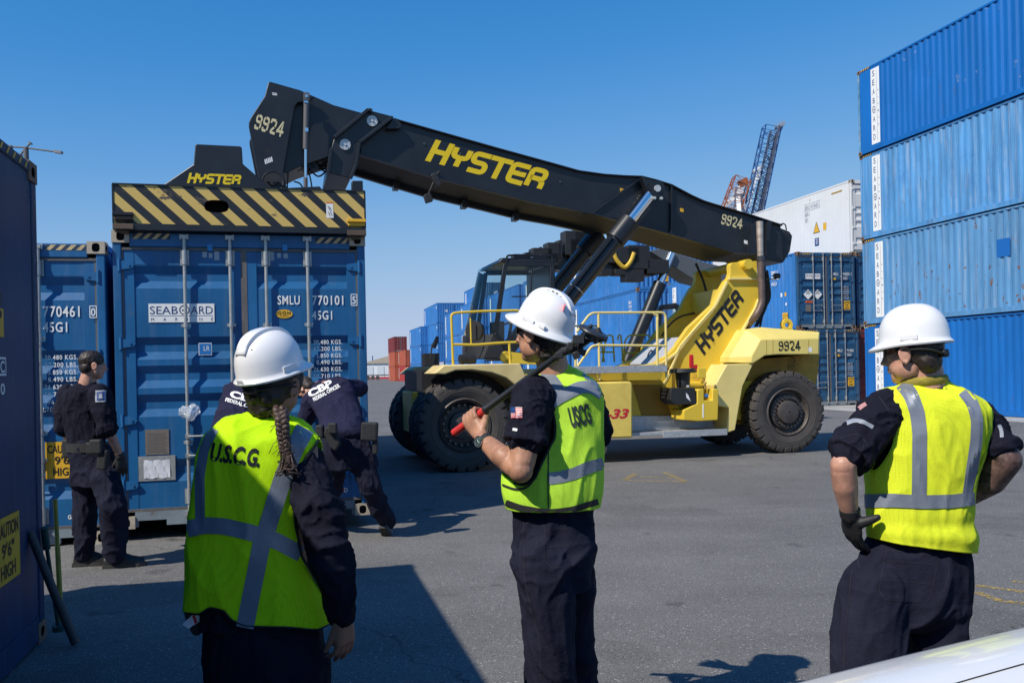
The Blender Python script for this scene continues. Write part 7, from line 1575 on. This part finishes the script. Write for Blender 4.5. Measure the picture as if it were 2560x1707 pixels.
m_tat = mat('tattooed_skin', (.12, .066, .052), .5, var=.9, vscale=30, stain=(.012, .011, .012), stain_amt=1.3, stain_scale=24)
b = MB(); limb(b, [P(2498, 1124, 3.445), P(2512, 1149, 3.43), P(2475, 1198, 3.48), WRR], [.060, .060, .058, .044]); weld('tattooed_forearm', b, .005, m_tat, H, 1)

# ============ the officer standing by the containers
Y = 7.76
O = root(245, Y, 'officer in dark uniform with rolled sleeves standing beside the containers, facing them')
hf = Vector((.80, .58, -.05)); hu = Vector((0, 0, 1)); hcc = P(232, 914, Y); b = MB(); Rh, hq = skull(b, hcc, hf, hu, 1.0); limb(b, [P(224, 930, Y), P(214, 972, Y)], [.060, .07])
trunk(b, [(190, 1120, 250, 1120, Y), (178, 1040, 250, 1040, Y), (180, 985, 258, 985, Y), (205, 962, 232, 962, Y)], .6, 12, 28)
SH, EL, WR = P(250, 985, Y - .12), P(270, 1072, Y - .14), P(301, 1140, Y - .05); limb(b, [SH, EL, WR], [.055, .045, .03]); fingers(b, WR, Vector((.05, .1, -1)), Vector((-.5, .6, 0)), -1, .35, 1.02)
SL, EL2, WL = P(170, 985, Y + .1), P(160, 1070, Y + .08), P(178, 1110, Y + .3); limb(b, [SL, EL2, WL], [.055, .045, .03]); fingers(b, WL, Vector((.5, .7, -.3)), Vector((.4, -.4, 0)), 1, .5)
LEG = [(P(208, 1160, Y + .05), P(212, 1265, Y + .06), G(212, 1414) + Vector((0, 0, .09))), (P(256, 1165, Y - .04), P(282, 1265, Y - .10), G(288, 1418) + Vector((0, 0, .09)))]
for a in LEG: limb(b, a, [.07, .055, .045])
weld('body', b, .006, m_skin2, O, 2)
b = MB(); b2 = MB()
for a in LEG: boot(b, b2, a[2], (.88, .25), 1.12)
o = made(b, 'boot', m_boot, O, 40); made(b2, 'boot_sole', m_sole, o, 0)
b = MB(); trunk(b, [(180, 1215, 300, 1215, Y, .6), (176, 1165, 292, 1165, Y, .6), (172, 1122, 276, 1122, Y, .62), (172, 1100, 262, 1100, Y, .62)], .6, 14, 36)
for a, r_ in zip(LEG, ((.108, .095, .088, .082), (.118, .118, .104, .090))): limb(b, [a[0].lerp(a[1], .3), a[1], a[1].lerp(a[2], .6), down(a[2], .10)], r_)
trO = weld('trousers', b, .009, m_nav2, O, 2, .011, 5.2, (1, 1, .8), amp2=.005)
bt = bvh_of(trO); seam(bt, [[(262, 1212), (292, 1206), (306, 1240), (268, 1250), (262, 1212)], [(180, 1325), (222, 1322)], [(262, 1330), (315, 1322)], [(196, 1148), (222, 1152), (224, 1166)]], trO, w=1.6)
b = MB(); trunk(b, [(172, 1112, 262, 1112, Y), (160, 1060, 262, 1060, Y), (158, 1010, 264, 1010, Y), (166, 975, 258, 972, Y), (196, 958, 240, 956, Y), (206, 945, 234, 944, Y)], .62, 20, 40)
limb(b, [P(247, 985, Y - .10), P(262, 1035, Y - .13), P(269, 1072, Y - .14)], [.092, .092, .082]); limb(b, [SL, P(160, 1030, Y + .09), EL2], [.085, .085, .078]); b.tube([P(265, 1064, Y - .14), P(272, 1082, Y - .14)], [.092, .090], 24)
shO = weld('shirt', b, .008, m_nav, O, 2, .008, 6, (1, 1, .8), amp2=.004); bs = bvh_of(shO)
b = MB(); b.cm = 0; strip(b, bs, [(251, 976), (252, 1005)], 25, .006, 6, 3); b.cm = 1; strip(b, bs, [(251, 980), (252, 1000)], 18, .010, 4, 3); b.cm = 2; strip(b, bs, [(251.3, 985), (252, 997)], 8, .014, 3, 2)
made(b, 'shoulder_patch', [mat('patch_grey', (.35, .38, .42), .7), mat('patch_blue', (.05, .08, .25), .7), mat('patch_pale', (.3, .33, .38), .7)], shO, flip=False)
b = MB(); ball(b, hq(0, -.014, .044), (.080, .103, .086), Rh); ball(b, hq(0, -.058, -.014), (.070, .048, .058), Rh); weld('hair', b, .006, mat('hair_black_brown', (.022, .014, .010), .5, var=.4, vscale=60), O, 2, .0025, 30)
b = MB(); trunk(b, [(168, 1129, 268, 1128, Y), (168, 1107, 267, 1105, Y)], .68, 6, 40); bl = made(b, 'duty_belt', m_strap, O, 40)
b = MB(); b.box(P(241, 1116, Y - .25), (.10, .06, .12)); made(b, 'belt_pouch', m_strap, bl, 0, bevel=.015)
b = MB(); b.box(P(226, 1120, Y - .25), (.06, .05, .10)); made(b, 'belt_pouch', m_strap, bl, 0, bevel=.015)
b = MB(); b.box(P(258, 1148, Y - .22), (.08, .07, .17), Matrix.Rotation(.15, 3, 'Y')); made(b, 'belt_pouch', m_strap, bl, 0, bevel=.015)
b = MB(); b.box(P(172, 1120, Y + .05), (.06, .14, .16)); made(b, 'belt_pouch', m_strap, bl, 0, bevel=.015)
GL = MB(); fingers(GL, WR, Vector((.05, .1, -1)), Vector((-.5, .6, 0)), -1, .35, 1.14); GL.tube([WR + Vector((-.01, 0, .03)), WR - Vector((0, 0, .02))], [.040, .038], 16); weld('glove', GL, .006, m_glo, O, 1)

# ============ the two officers bending at the container door
D = root(860, 8.85, 'officer in lettered navy shirt leaning into the container door, one leg stretched back'); Y = 8.75
b = MB(); hcc = P(766, 972, 9.05); hf = Vector((-.45, .25, -.85)); hu = Vector((-.5, .3, .7)); Rh, hq = skull(b, hcc, hf, hu, 1.0); limb(b, [P(772, 975, 9.05), P(800, 985, 9.0)], [.062, .075])
T1 = [(800, 1075, 912, 1082, 8.72, .75), (790, 1035, 905, 1035, 8.85, .72), (770, 1002, 890, 988, 8.98, .66), (768, 980, 880, 962, 9.04, .62), (775, 962, 868, 946, 9.09, .55), (792, 952, 852, 940, 9.12, .45)]
trunk(b, T1, .6, 14, 28, .9)
limb(b, [P(862, 962, 9.08), P(905, 972, 9.25), P(880, 985, 9.42)], [.055, .045, .03]); fingers(b, P(880, 985, 9.42), Vector((-.5, .4, .1)), Vector((0, .7, .5)), 1, .5); limb(b, [P(772, 1002, 9.0), P(752, 1060, 9.1), P(765, 1100, 9.2)], [.055, .045, .03]); fingers(b, P(765, 1100, 9.2), Vector((.2, .4, -.7)), Vector((.3, .7, 0)), 1, .5)
LEG = [(P(888, 1110, 8.72), P(922, 1208, 8.68), G(968, 1338) + Vector((0, 0, .10))), (P(838, 1115, 8.80), P(828, 1225, 9.0), G(795, 1318) + Vector((0, 0, .09)))]
for a in LEG: limb(b, a, [.085, .06, .045])
weld('body', b, .006, m_skin2, D, 2)
b = MB(); b2 = MB(); a = LEG[1]; boot(b, b2, a[2], (-.4, .8), 1.1)
ank = LEG[0][2]; Rb = frame3(Vector((.15, .55, -.55)), (0, .3, 1)); q = lambda x, y, z: ank + Rb @ Vector((x, y, z))
b.loft([[q(w * math.cos(t), y, -.075 + (h if math.sin(t) > 0 else .02) * abs(math.sin(t)) * (1 if math.sin(t) > 0 else -1)) for t in [2 * PI * i / 18 for i in range(18)]] for y, w, h in ((-.09, .034, .06), (-.03, .042, .11), (.04, .044, .10), (.11, .050, .06), (.18, .046, .045), (.215, .03, .03))])
b2.prism([q(x, y, -.10) for x, y in ((.036, -.095), (.042, 0), (.052, .10), (.046, .18), (0, .225), (-.046, .18), (-.052, .10), (-.042, 0), (-.036, -.095))], Rb @ Vector((0, 0, .022)))
o = made(b, 'boot', mat('boot_grey', (.07, .07, .075), .4), D, 40); made(b2, 'boot_sole', m_sole, o, 0)
b = MB(); trunk(b, [(818, 1175, 945, 1165, 8.72, .6), (806, 1135, 938, 1130, 8.72, .66), (800, 1100, 926, 1105, 8.74, .68), (798, 1072, 914, 1078, 8.76, .7)], .66, 14, 36)
limb(b, [P(892, 1130, 8.72), P(908, 1165, 8.71), LEG[0][1], LEG[0][1].lerp(LEG[0][2], .55), LEG[0][2] + Vector((0, 0, .03))], [.120, .118, .100, .092, .078]); limb(b, [P(842, 1140, 8.80), LEG[1][1], down(LEG[1][2], .09)], [.11, .095, .085])
weld('trousers', b, .009, m_nav2, D, 2, .015, 5.2, (1, 1, .8), amp2=.006)
b = MB(); trunk(b, [(796, 1090, 914, 1090, 8.74, .75)] + T1, .66, 22, 40); limb(b, [P(858, 966, 9.06), P(900, 970, 9.24), P(896, 978, 9.32)], [.088, .075, .06]); limb(b, [P(782, 1000, 9.0), P(765, 1042, 9.05), P(756, 1062, 9.1)], [.092, .085, .07])
shD = weld('shirt', b, .008, m_tee, D, 2, .010, 5.5, amp2=.003); bs = bvh_of(shD)
b = MB(); ptext(b, bs, 'CBP', (776, 994), (834, 964), 17, .045, 0, .008); ptext(b, bs, 'FEDERAL OFFICER', (786, 1004), (851, 968), 9.5, .03, 0, .008); made(b, 'lettering', m_wht, shD, flip=False, smooth=0)
b = MB(); ball(b, hq(0, -.012, .035), (.080, .100, .090), Rh); ball(b, hq(0, -.05, -.03), (.066, .05, .05), Rh); weld('hair', b, .006, m_hair2, D, 2, .002, 40)
b = MB(); trunk(b, [(795, 1090, 916, 1086, 8.75, .74), (792, 1072, 914, 1068, 8.76, .74)], .7, 6, 40); bl = made(b, 'duty_belt', m_strap, D, 40)
b = MB(); b.box(P(924, 1078, 8.55), (.15, .10, .17), Matrix.Rotation(.06, 3, 'Y')); made(b, 'belt_pouch', m_strap, bl, 0, bevel=.015)
b = MB(); b.box(P(938, 1105, 8.56), (.05, .06, .22)); made(b, 'belt_pouch', m_strap, bl, 0, bevel=.015)
b = MB(); b.prism([P(812, 1066, 8.42), P(838, 1064, 8.42), P(842, 1085, 8.42), P(850, 1110, 8.42), P(838, 1128, 8.42), P(826, 1120, 8.42), P(808, 1085, 8.42)], (0, .09, 0)); made(b, 'belt_pouch', m_strap, bl, 0, bevel=.015)
b = MB(); b.box(P(832, 1070, 8.4), (.08, .06, .10)); made(b, 'belt_pouch', m_strap, bl, 0, bevel=.015)
b = MB(); b.box(P(800, 1078, 8.45), (.07, .08, .12)); made(b, 'belt_pouch', m_strap, bl, 0, bevel=.015)
D2 = root(600, 8.75, 'officer in lettered navy shirt bending at the container door, mostly hidden by the woman'); Y = 8.8
b = MB(); hcc = P(690, 985, 9.0); hf = Vector((.5, .3, -.8)); Rh, hq = skull(b, hcc, hf, Vector((.4, .3, .7)), 1.0); limb(b, [P(680, 985, 9.0), P(650, 985, 8.98)], [.062, .075])
T2 = [(530, 1085, 640, 1085, 8.70, .75), (536, 1050, 645, 1050, 8.80, .72), (550, 1005, 660, 1010, 8.92, .66), (558, 980, 660, 990, 8.99, .62), (566, 962, 652, 972, 9.04, .55), (584, 952, 642, 960, 9.07, .45)]
trunk(b, T2, .6, 14, 28, .9); limb(b, [P(648, 1000, 8.95), P(668, 1060, 9.1), P(690, 1085, 9.3)], [.055, .045, .03]); fingers(b, P(690, 1085, 9.3), Vector((.2, .6, .1)), Vector((0, 0, 1)), 1, .4); limb(b, [P(572, 990, 9.0), P(565, 1050, 9.2), P(600, 1060, 9.38)], [.055, .045, .03]); fingers(b, P(600, 1060, 9.38), Vector((.4, .4, .1)), Vector((0, 0, 1)), -1, .4)
LEG = [(P(560, 1120, 8.72), P(570, 1230, 8.9), G(560, 1345) + Vector((0, 0, .09))), (P(615, 1120, 8.72), P(640, 1230, 8.9), G(650, 1340) + Vector((0, 0, .09)))]
for a in LEG: limb(b, a, [.085, .06, .045])
weld('body', b, .007, m_skin2, D2, 2)
b = MB(); b2 = MB(); [boot(b, b2, a[2], (.4, .8), 1.1) for a in LEG]; o = made(b, 'boot', m_boot, D2, 40); made(b2, 'boot_sole', m_sole, o, 0)
b = MB(); trunk(b, [(532, 1160, 648, 1160, 8.72, .6), (528, 1120, 646, 1120, 8.72, .68), (528, 1085, 642, 1085, 8.74, .7)], .66, 10, 36); [limb(b, [a[0], a[1], down(a[2], .09)], [.11, .095, .085]) for a in LEG]
weld('trousers', b, .01, m_nav2, D2, 2, .014, 5.2, amp2=.006)
b = MB(); trunk(b, T2, .66, 20, 40); limb(b, [P(640, 1000, 8.95), P(662, 1050, 9.08)], [.09, .08]); limb(b, [P(580, 990, 8.98), P(568, 1040, 9.14)], [.09, .08])
shD2 = weld('shirt', b, .008, m_tee, D2, 2, .010, 5.5, amp2=.003); bs = bvh_of(shD2)
b = MB(); ptext(b, bs, 'CBP', (574, 992), (640, 1011), 17, .045, 0, .008); ptext(b, bs, 'FEDERAL OFFICER', (564, 1003), (650, 1030), 9.5, .03, 0, .008); made(b, 'lettering', m_wht, shD2, flip=False, smooth=0)
b = MB(); ball(b, hq(0, -.012, .035), (.080, .100, .090), Rh); ball(b, hq(0, -.05, -.03), (.066, .05, .05), Rh); weld('hair', b, .006, m_hair2, D2, 2, .002, 40)
# ------------------------------------------------------------ the white car at the lower right
m_car = mat('car_white', (0.72, 0.73, 0.74), 0.30, coat=.5, spec=.4)
CAR = thing('car', 'white car with a clean bonnet, just in front of the camera at lower right', 'car', (.23, .98, .034), .10)
def cbody(b):
    st = [(0.0, .62, .42, .66), (.03, .74, .34, .76), (.12, .82, .26, .85), (.30, .865, .22, .915), (.60, .885, .20, .965), (.95, .895, .20, 1.005), (1.30, .90, .20, 1.035), (1.6, .90, .20, 1.05), (3.2, .91, .20, 1.06), (4.1, .88, .22, 1.05), (4.4, .80, .30, .98), (4.5, .70, .40, .8)]
    b.loft([b.ring((x, 0, (lo + hi) / 2), w, (hi - lo) / 2, (0, 1, 0), (0, 0, 1), 64, 5.0) for x, w, lo, hi in st])
b = MB(); cbody(b); b.build('body', m_car, CAR, smooth=60)
def bonnet(b):
    n, m = 20, 24; vs = []
    for i in range(n + 1):
        x = .14 + (1.30 - .14) * i / n
        for j in range(m + 1):
            v = -1 + 2 * j / m; w = .845 + .03 * i / n; z0 = .862 + .215 * (i / n) ** .72 + .012; vs.append((x, v * w, z0 + .018 * (1 - v * v) - .05 * abs(v) ** 8 + .014 * math.exp(-((abs(v) - .72) / .10) ** 2)))
    b.add(vs, [(i * (m + 1) + j, (i + 1) * (m + 1) + j, (i + 1) * (m + 1) + j + 1, i * (m + 1) + j + 1) for i in range(n) for j in range(m)])
b = MB(); bonnet(b); o = b.build('bonnet', m_car, CAR, smooth=180); sd = o.modifiers.new('t', 'SOLIDIFY'); sd.thickness = .03; sd.offset = -1
b = MB()
for sy in (-1, 1):
    pts = []
    for i in range(13): u = .1 + .9 * i / 12; x = .14 + 1.16 * u; v = .60 + .08 * u; pts.append((x, sy * v * (.845 + .03 * u), .862 + .215 * u ** .72 + .012 + .018 * (1 - v * v) + .014 * math.exp(-((v - .72) / .10) ** 2) + .0005))
    b.tube(pts, .0011, 6)
b.build('panel_gap', m_blk2, CAR)
b = MB(); b.loft([b.ring((x, 0, z), w, h, (0, 1, 0), (0, 0, 1), 40, 3.5) for x, w, z, h in ((1.25, .80, 1.06, .02), (1.9, .74, 1.25, .22), (2.2, .66, 1.28, .27), (3.2, .66, 1.28, .27), (3.9, .72, 1.2, .15), (4.2, .76, 1.06, .02))]); b.build('cabin', mat('car_glass', (.02, .025, .03), .05, spec=.8), CAR, smooth=60)
b = MB(); b.loft([b.ring((x, 0, z), w, .02, (0, 1, 0), (0, 0, 1), 40, 3.5) for x, w, z in ((2.0, .60, 1.52), (2.2, .64, 1.555), (3.2, .64, 1.555), (3.5, .6, 1.5))]); b.build('roof', m_car, CAR, smooth=60)
for sy in (-1, 1):
    b = MB(); b.loft([b.ring((x, sy * .62, .70), .12, .06, (0, 1, 0), (0, 0, 1), 20, 2.5) for x in (.01, .05, .25)]); b.build('headlight', mat('lamp_clear', (.6, .62, .65), .1, spec=.8), CAR)
    for x in (.85, 3.55):
        w = bpy.data.objects.new('wheel', None); COL.objects.link(w); w.parent = CAR; w.location = (x, sy * .84, .33)
        b = MB(); b.lathe([(.20, -.10), (.31, -.11), (.33, -.08), (.33, .08), (.31, .11), (.20, .10)], (0, 0, 0), (0, 1, 0), (0, 0, 1), 40); b.build('tyre', m_rub, w)
        b = MB(); b.lathe([(.21, .09 * sy), (.18, .06 * sy), (.05, .085 * sy), (.001, .09 * sy)], (0, 0, 0), (0, 1, 0), (0, 0, 1), 30); b.build('rim', m_galv, w)

# ------------------------------------------------------------ lashing gear leaning on the near container
def tool(name, label, fn, mt, loc, bev=0.0):
    r = thing(name, label, 'lashing bar', loc, 0, 'bars leaning on the near container'); b = MB(); fn(b, Vector(loc)); o = b.build('rod', mt, r, smooth=40, bevel=bev); return r
base = G(190, 1617)
def t1(b, o): top = P(74, 1328, 5.42); b.tube([Vector((0, 0, .02)), (top - o) * .5, top - o], [.026, .025, .024], 14)
tool('lashing_bar', 'thick dark steel bar leaning on the near container, lowest of three', t1, mat('bar_dark', (.02, .028, .034), .5, var=.3, vscale=12), base)
base2 = G(146, 1576)
def t2(b, o):
    top = P(110, 1318, 5.62); d = (top - o); b.tube([Vector((0, 0, .02)), d * .82], .012, 10); b.tube([d * .80, d], [.022, .020], 14); b.cyl(Vector((0, 0, .0)), d * .06, .035, n=12)
tool('lashing_bar', 'dark green bar with a sleeve head leaning at the near container corner', t2, mat('bar_green', (.008, .05, .045), .5, var=.2, vscale=10), base2)
base3 = G(153, 1560)
def t3(b, o): top = P(138, 1247, 6.0); d = top - o; b.tube([Vector((0, 0, .01)), d * .62, d * .625, d], [.016, .016, .0135, .0135], 12)
tool('lashing_bar', 'slender yellow bar standing upright at the near container corner', t3, mat('bar_yellow', (.34, .24, .02), .6, var=.3, vscale=12), base3)

# ------------------------------------------------------------ a crumpled clear bag on the locking bar
bp_ = P(475, 1030, 8.80)
bg_ = thing('plastic_bag', 'crumpled clear plastic bag caught on a locking bar of the hanging container', 'bag', bp_)
b = MB(); ball(b, (0, 0, 0), (.085, .06, .065), None, 40, 28); ball(b, (-.07, .01, .01), (.03, .03, .03), None, 20, 14)
me_ = bpy.data.meshes.new('film'); me_.from_pydata(b.v, [], b.f); crumple(me_, .022, 9, (1, 1, 1), .006); fm_ = mat('bag_film', (.80, .84, .88), .16, spec=.8); fm_.node_tree.nodes['Principled BSDF'].inputs['Alpha'].default_value = .34; me_.materials.append(fm_); o = bpy.data.objects.new('film', me_); COL.objects.link(o); o.parent = bg_; me_.shade_flat()

# ------------------------------------------------------------ lamp mast beyond the containers
Yl = 38.0; lp = P(65, 390, Yl); LM = thing('lamp_mast', 'tall lamp mast with crossed arms beyond the near container', 'lamp mast', (lp.x, Yl, 0))
m_mast = mat('mast_grey', (.10, .10, .10), .6); o_ = Vector((lp.x, Yl, 0)); q = lambda x, y, dy=0: P(x, y, Yl + dy) - o_
b = MB(); b.tube([(0, 0, 0), q(65, 369)], [.16, .10], 16); b.build('pole', m_mast, LM)
for a, c in (((155, 382), (66, 370)), ((22, 367), (63, 369)), ((77, 357), (64, 372)), ((50, 389), (62, 374))):
    p, r_ = q(*a), q(*c); b = MB(); b.tube([r_, r_ + (p - r_) * .8], .035, 8); ar = b.build('arm', m_mast, LM); b = MB(); b.bar(r_ + (p - r_) * .80, p, .22, .10); b.build('lamp_head', mat('lamp_head_grey', (.2, .2, .2), .5), ar)

# ------------------------------------------------------------ harbour cranes far behind
def lattice(b, A, B, w0, w1, n, r=.06, side=None, dep=None, k=1):
    A, B = Vector(A), Vector(B); d = (B - A).normalized(); s = side or Vector((1, 0, 0)); s = (s - d * s.dot(d)).normalized(); t = d.cross(s)
    cor = lambda u, i: A.lerp(B, u) + (s * (1, 1, -1, -1)[i] + t * (1, -1, -1, 1)[i]) * (w0 + (w1 - w0) * u) / 2
    for i in range(4):
        b.bar(cor(0, i), cor(1, i), r * 2.2, r * 2.2); j = (i + 1) % 4
        for q in range(n):
            u0, u1 = q / n, (q + 1) / n; b.bar(cor(u0, i), cor(u1, j), r, r) if (q + i) % 2 else b.bar(cor(u0, j), cor(u1, i), r, r); b.bar(cor(u1, i), cor(u1, j), r, r)
Yc = 170.0
def crane(lb, bx, by, cat='crane', name='harbour_crane'): p = P(bx, by, Yc); return thing(name, lb, cat, (p.x, Yc, 0), 0, 'harbour cranes'), Vector((p.x, Yc, 0))
m_cb = mat('crane_blue', (.012, .06, .22), .5); m_co = mat('crane_rust', (.30, .085, .03), .6, var=.3, vscale=1); m_cw = mat('crane_white', (.70, .72, .74), .5)
c1, o1 = crane('blue lattice crane jib rising behind the white reefer', 1850, 700)
q = lambda x, y, dy=0: P(x, y, Yc + dy) - o1
b = MB(); lattice(b, q(1830, 780), q(1929, 320), 3.2, 2.8, 20, .085); b.build('jib', m_cb, c1)
b = MB(); b.bar(q(1905, 526, -1.5), q(1949, 314, -1.5), .32); lattice(b, q(1846, 720, .5), q(1934, 330, .5), 1.1, 1.1, 30, .08); b.build('jib_ladder', mat('crane_blue_grey', (.07, .085, .13), .5), c1)
b = MB(); b.bar(q(1940, 322), q(1960, 308), 1.3, .5); b.bar(q(1955, 316), q(1951, 326), .4); [b.bar(q(1936 + 3.4 * k, 321 - 2 * k), q(1936 + 3.4 * k, 310 - 2 * k), .06) for k in range(7)]; b.build('head_platform', mat('crane_grey', (.25, .28, .33), .6), c1)
b = MB(); b.bar(q(1894, 424), q(1870, 520), .5); b.bar(q(1884, 432), q(1902, 420), 1.1, .9); b.bar(q(1893, 436), q(1897, 450), 1.0); b.build('white_strut', m_cw, c1)
b = MB(); b.box(q(1840, 800) * 0 + Vector((0, 0, 8)), (6, 6, 16)); b.build('tower', m_cw, c1)
c2, o2 = crane('rusty red lattice crane jib with a white frame before it', 1800, 700); q = lambda x, y, dy=0: P(x, y, Yc + dy) - o2
b = MB(); lattice(b, q(1800, 600), q(1854, 448), 3.3, 2.9, 9, .09); b.build('jib', m_co, c2); b = MB(); b.bar(q(1847, 462), q(1868, 452), 1.3, 1.2); b.build('jib_head', m_co, c2)
b = MB(); [b.bar(q(1844, 484), q(x, y, dy), .75, .75) for x, y, dy in ((1800, 527, 0), (1836, 560, 2), (1876, 556, 0), (1850, 560, -3))]; b.box(q(1845, 480), (1.6, 1.6, 1.2)); b.bar(q(1846, 470), q(1855, 458), .3); b.bar(q(1830, 522), q(1860, 513), .5); b.build('white_frame', m_cw, c2)
b = MB(); b.box(Vector((0, 0, 8)), (6, 6, 16)); b.build('tower', m_cw, c2)
# pendant lines
b = MB(); [b.bar(q(1868, 470 + k * 6), P(1886, 440 + 2 * k, Yc) - o2, .05) for k in range(3)]; b.build('pendant_line', m_hose, c2)

# ------------------------------------------------------------ far shed, trailer and mast at the left
Ys = 270.0; p0 = P(925, 940, Ys); SH_ = thing('warehouse', 'long white warehouse with a tan roof far off between the containers', 'warehouse', (p0.x, Ys, 0), YAW * .4)
b = MB(); b.box2((-2, 0, 0), (16, 30, 4.6)); b.build('wall', mat('shed_white', (.72, .74, .76), .7, var=.15, vscale=.5, stretch=(1, 1, .2)), SH_, smooth=0)
b = MB(); b.prism([(-2.4, -.4, 4.5), (16.4, -.4, 4.5), (16.4, -.4, 7.6), (7, -.4, 7.0)], (0, 31, 0)); b.build('roof', mat('shed_roof', (.42, .36, .28), .8), SH_, smooth=0)
b = MB(); b.box2((-2, -.15, 0), (16, -.05, .5)); b.build('red_band', m_red, SH_, smooth=0)
for k in range(5):
    b = MB(); b.box2((k * 3.1 - 1, -.12, .1), (k * 3.1 + 1.0, -.04, 3.6)); b.build('door', mat('shed_door', (.60, .64, .68), .6), SH_, smooth=0)
Yt = 230.0; p1 = P(936, 952, Yt); TR_ = thing('trailer', 'dark flatbed trailer parked far off before the white warehouse', 'trailer', (p1.x, Yt, 0))
b = MB(); b.box2((-2.5, 0, 1.0), (4.5, 2.4, 1.25)); b.box2((-2.5, 0, .8), (-2.2, 2.4, 1.9)); b.build('bed', mat('trailer_dark', (.05, .045, .04), .7), TR_, smooth=0)
for x in (-1.6, -.4, .8): b = MB(); b.cyl((x, 0, .5), (x, .3, .5), .5, n=20); b.build('wheel', m_rub, TR_)
b = MB(); b.box2((-5.2, 0, .4), (-3, 2.4, 2.8)); b.build('cab', m_cw, TR_, smooth=0)
Ym = 330.0; p2 = P(931, 930, Ym); MS_ = thing('signal_mast', 'thin blue mast far off above the warehouse', 'mast', (p2.x, Ym, 0)); b = MB(); b.tube([(0, 0, 0), P(931.5, 889, Ym) - Vector((p2.x, Ym, 0))], [.35, .15], 8); b.build('pole', m_cb, MS_); b = MB(); b.box(P(931.5, 905, Ym) - Vector((p2.x, Ym, 0)), (1.1, 1.1, .5)); b.box(P(931.5, 915, Ym) - Vector((p2.x, Ym, 0)), (1.8, 1.5, 1.8)); b.build('platform', m_cb, MS_)
